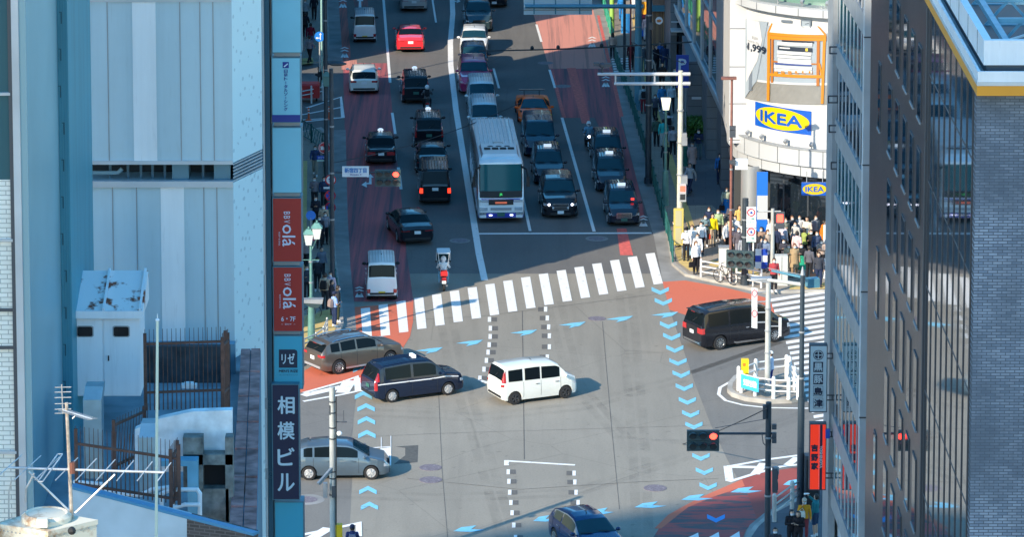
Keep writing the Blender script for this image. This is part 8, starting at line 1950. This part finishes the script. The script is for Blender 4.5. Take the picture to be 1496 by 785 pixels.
P(1211, 392, 200, 'walk', (.35, .37, .4), BK_, 'person in grey walking at the right edge behind the white dress')
# more of the crowd
EX = [(1024, 372, 'stand', WH_, BK_, 'person in white behind the yellow jacket group, closer to the kerb'), (1036, 348, 'stand', NV_, BK_, 'person in navy behind the grey-green jacket'),
 (1092, 352, 'phone', (.6, .55, .5), BK_, 'person in cream just left of the prohibition sign boards'), (1098, 372, 'stand', GR_, BK_, 'person in mid grey right behind the prohibition post'),
 (1112, 378, 'onearm', (.3, .2, .15), BK_, 'person in rusty brown below the sweater with the orange bag'), (1119, 398, 'phone', (.15, .2, .3), NV_, 'person in steel blue above the kerb cabinet'),
 (1127, 368, 'stand', (.7, .68, .62), BG_, 'person in off-white trousers suit near the red pedestrian signal'), (1136, 352, 'walk', (.04, .04, .05), GR_, 'person in black walking below the red pedestrian signal'),
 (1143, 376, 'stand', (.55, .5, .56), BK_, 'person in pale mauve left of the small white board'), (1156, 362, 'phone', (.05, .06, .08), BK_, 'person in black right of the white cap'),
 (1168, 360, 'stand', (.5, .52, .55), NV_, 'person in light grey between the blue dress group and olive jacket'), (1179, 366, 'onearm', (.65, .6, .5), BK_, 'person in ivory left of the orange coat'),
 (1193, 386, 'stand', (.06, .08, .14), BK_, 'person in ink blue right of the one all in black'), (1200, 396, 'phone', (.4, .3, .25), BK_, 'person in mocha above the dark suit at the zebra'),
 (1182, 410, 'stand', (.1, .1, .12), BK_, 'person in charcoal between green skirt and dark suit'), (1139, 340, 'stand', (.2, .35, .5), BK_, 'person in denim blue before the display plants'),
 (1195, 350, 'walk', (.6, .6, .62), GR_, 'person in silver grey walking under the hanging sign'), (1213, 352, 'stand', (.3, .05, .05), BK_, 'person in burgundy at the store side beside the round stand'),
 (1086, 392, 'stand', (.3, .32, .36), BK_, 'person in ash grey behind the bank of signal lenses'), (1068, 343, 'phone', (.08, .08, .1), BK_, 'person in black beside the round column'),
 (1164, 388, 'stand', (.72, .5, .5), BK_, 'person in blush pink behind the camel coat'), (1147, 366, 'stand', (.22, .24, .2), BK_, 'person in moss grey under the small white board'),
 (957, 178, 'walk', (.06, .07, .1), BK_, 'person in black by the teal railing in the shade'), (1008, 285, 'walk', (.3, .34, .38), NV_, 'person in grey-blue walking on the shaded paving near the drum'),
 (985, 140, 'walk', (.05, .06, .08), BK_, 'person in black behind the parking sign post'), (950, 120, 'walk', (.3, .3, .32), BK_, 'person in grey between the dark pole and timber shop'),
 (452, 92, 'walk', (.2, .2, .22), BK_, 'person in dull grey at the side street corner'), (470, 410, 'stand', (.12, .14, .18), BK_, 'person in slate behind the black cap and tracksuit'), (447, 395, 'walk', (.25, .2, .2), BK_, 'person in brown-grey beside the lower red sign')]
for i, (x, y, k, a, b, lb) in enumerate(EX):
    P(x, y, (170, 200, 30, 150, 190, 215)[i % 6], k, a, b, lb, ('hair', 'longhair', 'hair')[i % 3], (H_BLK, H_BRN, H_BLK, H_BLK)[i % 4], mask=i % 4 != 3, sc_=(1., .96, 1.03)[i % 3])
# pavement in shade, right side
P(959, 214, 0, 'stand', (.05, .10, .08), BK_, 'person in a dark green jacket seen from behind by the railing', mask=False)
P(969, 217, 5, 'walk', (.03, .42, .42), (.6, .65, .66), 'person in a turquoise top and white trousers walking away', mask=False)
P(983, 228, 0, 'walk', (.35, .37, .42), BK_, 'person in a grey shirt with a strap walking away', mask=False, shoes=1)
P(977, 206, 0, 'walk', (.5, .55, .6), (.1, .1, .12), 'person with a dark backpack ahead of the grey shirt', mask=False, extra={'backpack': BK_})
P(973, 252, 5, 'walk', (.02, .025, .04), BK_, 'person in a dark suit walking away behind the lamp post', mask=False)
P(1000, 251, 180, 'walk', (.03, .14, .11), (.02, .12, .09), 'person in dark green half hidden by the cream pole', 'longhair', low='skirt')
P(1011, 252, 180, 'walk', (.42, .30, .28), BK_, 'person in a long dusty pink coat walking towards the crossing', 'longhair', extra=('coat',))
P(1020.5, 233, 185, 'phone', (.02, .03, .07), (.08, .14, .16), 'person in a navy jacket looking at a phone by the hedge', sc_=1.03)
P(1051.5, 269, 190, 'stand', (.03, .16, .42), NV_, 'long-haired person in a blue jacket leaning by the stone wall', 'longhair')
P(1056.5, 271, 200, 'stand', BK_, BK_, 'person in black beside the blue jacket at the stone wall')
P(967, 165, 180, 'walk', (.04, .22, .45), (.03, .10, .3), 'person in a blue cardigan walking towards the lantern', shoes=1)
P(981, 164, 180, 'walk', (.45, .55, .62), BK_, 'person in a pale blue shirt and open dark jacket beside the blue cardigan')
P(940, 166, 0, 'stand', (.28, .4, .45), (.25, .03, .04), 'person with maroon trousers and black backpack behind the dark pole', mask=False, extra={'backpack': BK_})
P(895, 86, 0, 'stand', (.40, .30, .25), BK_, 'long black-haired person in a beige top at the green railing', 'longhair', mask=False)
P(940, 105, 180, 'stand', (.05, .07, .09), (.10, .14, .15), 'person in a dark coat and blue mask by the gantry pole')
P(958, 105, 150, 'face', (.02, .02, .03), BK_, 'black-haired person in black holding a hand to the face', 'longhair', mask=False)
P(971, 107, 5, 'stand', (.015, .03, .08), NV_, 'large person in navy seen from behind by the timber shop', mask=False, sc_=1.08)
P(964, 100, 190, 'stand', (.02, .08, .25), BK_, 'person in blue just left of the large navy one')
P(967, 132, 180, 'walk', (.02, .02, .025), BK_, 'dark person in the shade above the double arm', mask=False)
P(922, 101, 180, 'stand', (.07, .02, .03), BK_, 'person in maroon by the slim dark red pole', mask=False)
P(944, 60, 170, 'stand', (.65, .45, .45), (.6, .6, .62), 'person in pink in the sunlit corner at the top right', mask=False)
P(936, 57, 190, 'stand', (.15, .05, .05), BK_, 'person in dark red in the sunlit corner at the top right', mask=False)
P(908, 30, 180, 'stand', BL_, BL_, 'person in blue beside the green railing at the very top', mask=False)
P(927, 28, 0, 'stand', (.7, .7, .72), GR_, 'person in white near the slim poles at the very top', mask=False)
# left pavement
P(460.6, 257, 180, 'walk', (.03, .05, .12), (.28, .25, .20), 'person in a dark jacket over a light blue shirt walking beside the hydrant sign', shoes=1)
P(459.6, 304, 180, 'onearm', (.16, .14, .16), BK_, 'person in a grey waistcoat and pale sleeves on the left pavement')
P(473.5, 304, 170, 'stand', (.03, .05, .10), BK_, 'person in dark blue behind the no-parking signs')
P(461.5, 333, 180, 'phone', (.02, .02, .03), BK_, 'person in black above the twin lanterns', 'longhair')
P(473, 346, 180, 'stand', (.42, .32, .24), BK_, 'person in a beige jacket behind the dark mast')
P(466.8, 363, 180, 'stand', (.03, .03, .04), BK_, 'person in black with a pink bag near the lanterns', 'longhair', extra={'bag': (.55, .12, .15)})
P(475, 357, 160, 'stand', (.2, .2, .24), BK_, 'person in dark grey next to the one with a pink bag')
P(464, 426, 180, 'stand', (.02, .025, .035), BK_, 'person in a black cap and tracksuit facing the camera', shoes=1, extra={'cap': BK_})
P(475, 452, 20, 'stand', (.42, .33, .25), (.03, .03, .035), 'person in a beige shirt with a large black backpack waiting', mask=False, extra={'backpack': BK_}, sc_=1.05)
P(483, 448, 190, 'stand', (.50, .40, .48), GR_, 'person in pale lilac facing the large backpack')
P(484.5, 460, 90, 'stand', (.03, .03, .04), BK_, 'person in a black jumper hidden between the two rows at the left kerb', mask=False)
P(493.5, 471, 80, 'stand', (.03, .035, .04), (.04, .05, .03), 'tall black-haired person in a black coat at the left kerb edge', shoes=1, sc_=1.05)
P(488.5, 478, 60, 'onearm', (.25, .38, .65), (.02, .035, .09), 'person in a blue shirt and navy trousers in front at the left kerb', mask=False, shoes=1, upper='tee', extra={'backpack': (.25, .2, .2), 'cap': NV_})
P(448.5, 438, 170, 'onearm', (.04, .05, .07), BK_, 'person in dark clothes beside the upper red sign')
P(454, 72, 0, 'walk', (.16, .01, .03), DN_, 'person in a maroon hooded top and jeans walking away', mask=False)
P(446, 56, 0, 'walk', (.02, .02, .03), BK_, 'person with a black backpack ahead of the maroon top', mask=False, extra={'backpack': BK_})
P(459, 29, 0, 'walk', (.015, .02, .03), BK_, 'person in black on the left pavement at the top', mask=False)
P(446, 36, 180, 'walk', (.25, .28, .3), BK_, 'person in grey on the left pavement at the top')
P(467.5, 137, 270, 'phone', (.02, .025, .03), BK_, 'worker in dark clothes behind the white curved rail', mask=False, base=0)
# lower right pavement
P(1174.5, 790, 180, 'face', (.62, .27, .02), (.25, .05, .06), 'person in an orange-yellow jacket and pale cap drinking', mask=True, extra={'cap': (.45, .38, .3), 'bag': (.7, .7, .6)})
P(1191, 785, 300, 'drink', (.02, .17, .20), (.03, .06, .12), 'person in a teal hoodie and shorts drinking from a bottle', mask=False, low='shorts', shoes=1, sc_=1.03)
P(1156, 806, 170, 'phone', (.015, .015, .02), BK_, 'left one of two people in black at the bottom right', 'longhair')
P(1166, 808, 200, 'phone', (.018, .016, .02), BK_, 'right one of two people in black at the bottom right', 'longhair', mask=False, extra={'backpack': BK_})
P(1132, 834, 180, 'stand', (.04, .04, .05), BK_, 'person cut off by the bottom edge, only the head showing', mask=True)
P(515, 830, 0, 'walk', (.03, .04, .12), BK_, 'person with a grey-purple backpack at the bottom edge', mask=False, base=0, extra={'backpack': (.22, .2, .26), 'cap': NV_})
# police officer on the island
P(1126, 568, 270, 'stand', (.40, .48, .62), (.01, .03, .16), 'police officer in white cap and blue uniform on the traffic island', mask=False, base=.2, extra={'cap': WH_})

# ---- two-wheelers
def scooter(label, px, py, hd, colr, big=False, roof=False, box=None, light=False, name='scooter'):
    g_ = G(px, py, 0); T = thing(name, label, 'motorbike', g_, -rad(hd)); pt = paint('sc_%d' % (px), colr); rw = .25 if not big else .30
    td, rd = wheel_mesh(rw, .11, 'five')
    for y in (-.62, .62): o = meshobj('wheel', td, T, (0, y, rw)); meshobj('rim', rd, o)
    m_ = MB(); m_.rings([[(x*a, y, z+h*k) for x, h in ((-.5, 0), (.5, 0), (.42, 1), (-.42, 1))] for y, a, z, k in ((-.80, .22, .55, .18), (-.45, .36, .42, .32), (-.1, .34, .38, .36), (.12, .28, .30, .25))]); m_.build('body', pt, T, True, False, 45)
    m_ = MB(); m_.box((0, .28, .30), (.34, .36, .08)); m_.build('footboard', pt, T, False, False)
    m_ = MB(); m_.rings([[(x*a, y, z) for x in (-.5, .5) for y in ((yy, yy+.10) if x < 0 else (yy+.10, yy))] for z, a, yy in ((.32, .34, .42), (.70, .42, .48), (.98, .28, .36))]); m_.build('front_shield', pt, T, False, False)
    m_ = MB(); m_.rings([[(x*a, y, z) for x, y in ((-.5, -.62), (.5, -.62), (.38, .08), (-.38, .08))] for z, a in ((.74, .30), (.82, .32))]); m_.build('saddle', M_DARK, T, False, False)
    m_ = MB(); m_.path([(-.34, .36, 1.02), (-.12, .44, 1.0), (.12, .44, 1.0), (.34, .36, 1.02)], .018, 6); m_.build('handlebar', M_DARK, T, False, False)
    for s in (-1, 1):
        m_ = MB(); m_.bar((s*.28, .42, 1.02), (s*.34, .46, 1.20), .015, .015); m_.ell((s*.35, .46, 1.24), (.12, .04, .09), 8, 5); m_.build('mirror', M_DARK, T, False, False)
        m_ = MB(); m_.bar((s*.05, .46, .75), (s*.06, .62, .28), .03, .04); m_.build('fork', M_CHR, T, False, False)
    m_ = MB(); m_.ell((0, .60, .86), (.18, .10, .14), 10, 6); m_.build('headlight', pm('lit_headlamp', (.85, .85, 1.), .3, emit=3.) if light else M_HEAD, T, True, False)
    m_ = MB(); m_.box((0, -.83, .66), (.22, .05, .10)); m_.build('tail_light', M_TAIL, T, False, False); m_ = MB(); m_.box((0, -.86, .50), (.2, .02, .14)); m_.build('number_plate', M_PLATEW, T, False, False)
    m_ = MB(); m_.tube((.14, -.75, .30), (.14, -.1, .28), .05, .04, 8); m_.build('exhaust', M_CHR, T, False, False)
    if box: m_ = MB(); m_.rings([[(x, y, z) for x, y in ((-.21*a, -.95), (.21*a, -.95), (.19*a, -.56), (-.19*a, -.56))] for z, a in ((.84, .8), (.98, .85), (1.06, .75))]); m_.build('top_box', cloth(box), T, False, False)
    if roof:
        cl_ = pm('clear_visor', (.55, .65, .72), .15, .1)
        m_ = MB(); m_.rings([[(x*a, y, z) for x, z in ((-.36, 1.86), (.36, 1.86), (.33, 1.92), (-.33, 1.92))] for y, a in ((-.55, .85), (-.1, 1), (.45, .95))]); m_.build('canopy', cl_, T, False, False)
        for s in (-1, 1): m_ = MB(); m_.path([(s*.33, .45, 1.88), (s*.34, .55, 1.3), (s*.2, .52, .8)], .018, 6); m_.build('canopy_strut', M_WFRAME, T, False, False); m_ = MB(); m_.path([(s*.28, -.5, 1.88), (s*.2, -.6, 1.25)], .018, 6); m_.build('canopy_strut', M_WFRAME, T, False, False)
        m_ = MB(); m_.add([(-.34, .56, 1.3), (.34, .56, 1.3), (.33, .46, 1.86), (-.33, .46, 1.86)], [(0, 1, 2, 3)]); m_.build('windshield', M_GLASSB, T, False, False)
    return g_
g_ = scooter('red and white delivery scooter with a clear canopy at the zebra crossing', 648, 421, UP, (.55, .04, .03), roof=True, box=(.55, .03, .03))
P(0, 0, UP, 'sit', (.66, .68, .70), (.25, .45, .55), 'delivery rider in a white jacket and striped helmet under the canopy', extra=('helmet',), loc=(g_.x, g_.y, 0))
g_ = scooter('black motorcycle driving away between the two black cab taxis', 624, 163, UP, (.02, .02, .02), True, name='motorcycle')
P(0, 0, UP, 'sit', (.14, .14, .15), BK_, 'motorcyclist in black backpack and dark helmet between the taxis', extra={'helmet': 1, 'backpack': BK_}, loc=(g_.x, g_.y, 0))
g_ = scooter('black scooter with a lit headlamp beside the kerb-lane taxis', 860, 218, DN, (.02, .02, .022), True, light=True)
P(0, 0, DN, 'sit', (.14, .30, .42), BK_, 'scooter rider in a light blue jacket beside the kerb-lane taxis', extra=('helmet',), loc=(g_.x, g_.y, 0))
def bicycle(label, p, q, colr, group=None):
    a, b = G(*p, .14 if p[1] < 450 else 0), G(*q, .14 if p[1] < 450 else 0); T = thing('bicycle', label, 'bicycle', (a+b)/2, 0, group); d = (b-a).normalized(); r = .33; up = V((0, 0, 1)); M_F = pm('bike_black', (.02, .02, .022), .4, .3)
    fr, rr = a+up*r, b+up*r
    for c in (fr, rr):
        m_ = MB(); n = 22; P_ = [c+(d*math.cos(2*math.pi*i/n)+up*math.sin(2*math.pi*i/n))*r for i in range(n+1)]; m_.path(P_, .020, 5); w_ = m_.build('wheel', M_TYRE, T)
        m_ = MB()
        for i in range(8): m_.tube(c, c+(d*math.cos(2*math.pi*i/8)+up*math.sin(2*math.pi*i/8))*r, .004, .004, 4)
        m_.build('spokes', M_RIM, w_)
    bb = rr.lerp(fr, .45)-up*.05; st = bb-d*(-.12)+up*.50; st = bb+ (rr-fr).normalized()*.12+up*.48; hd = fr+(rr-fr).normalized()*.16+up*.52
    m_ = MB(); m_.path([rr, bb, hd, st, rr], .018, 6); m_.path([bb, st+up*.05], .018, 6); m_.path([fr, hd+up*.08], .018, 6); m_.build('frame', M_F, T)
    m_ = MB(); m_.ell(st+up*.10, (.26, .14, .07), 8, 5); m_.build('saddle', M_DARK, T); m_ = MB(); n_ = V((-d.y, d.x, 0)); m_.path([hd+up*.12-n_*.24, hd+up*.12, hd+up*.12+n_*.24], .014, 6); m_.build('handlebar', M_F, T)
    m_ = MB(); m_.tube(bb-n_*.08, bb+n_*.08, .05, .05, 10); m_.build('crank', M_RIM, T); return T
bicycle('black road bicycle leaning at the kerb rail on the red corner', (1050, 412), (1070, 416), (.02,)*3)
bicycle('dark bicycle parked at the left corner lamp post', (449, 470), (461, 468), (.02,)*3)
# a bottle in the drinking person's hand
J = pose('drink'); g_ = G(1191, 785, .14); Rm = Matrix.Translation(g_) @ Matrix.Rotation(-rad(300), 4, 'Z') @ Matrix.Scale(1.03, 4); w_ = J['wrr']+J['hdr'].normalized()*.10
m_ = MB(); m_.tube(Rm @ (w_+V((-.02, .12, .0))), Rm @ (w_+V((-.05, -.08, .05))), .035, .03, 8); m_.tube(Rm @ (w_+V((-.05, -.08, .05))), Rm @ (w_+V((-.055, -.13, .06))), .014, .014, 6); tag(m_.build('bottle', pm('bottle_clear', (.65, .75, .8), .2)), 'clear plastic bottle held by the person in a teal hoodie', 'bottle')
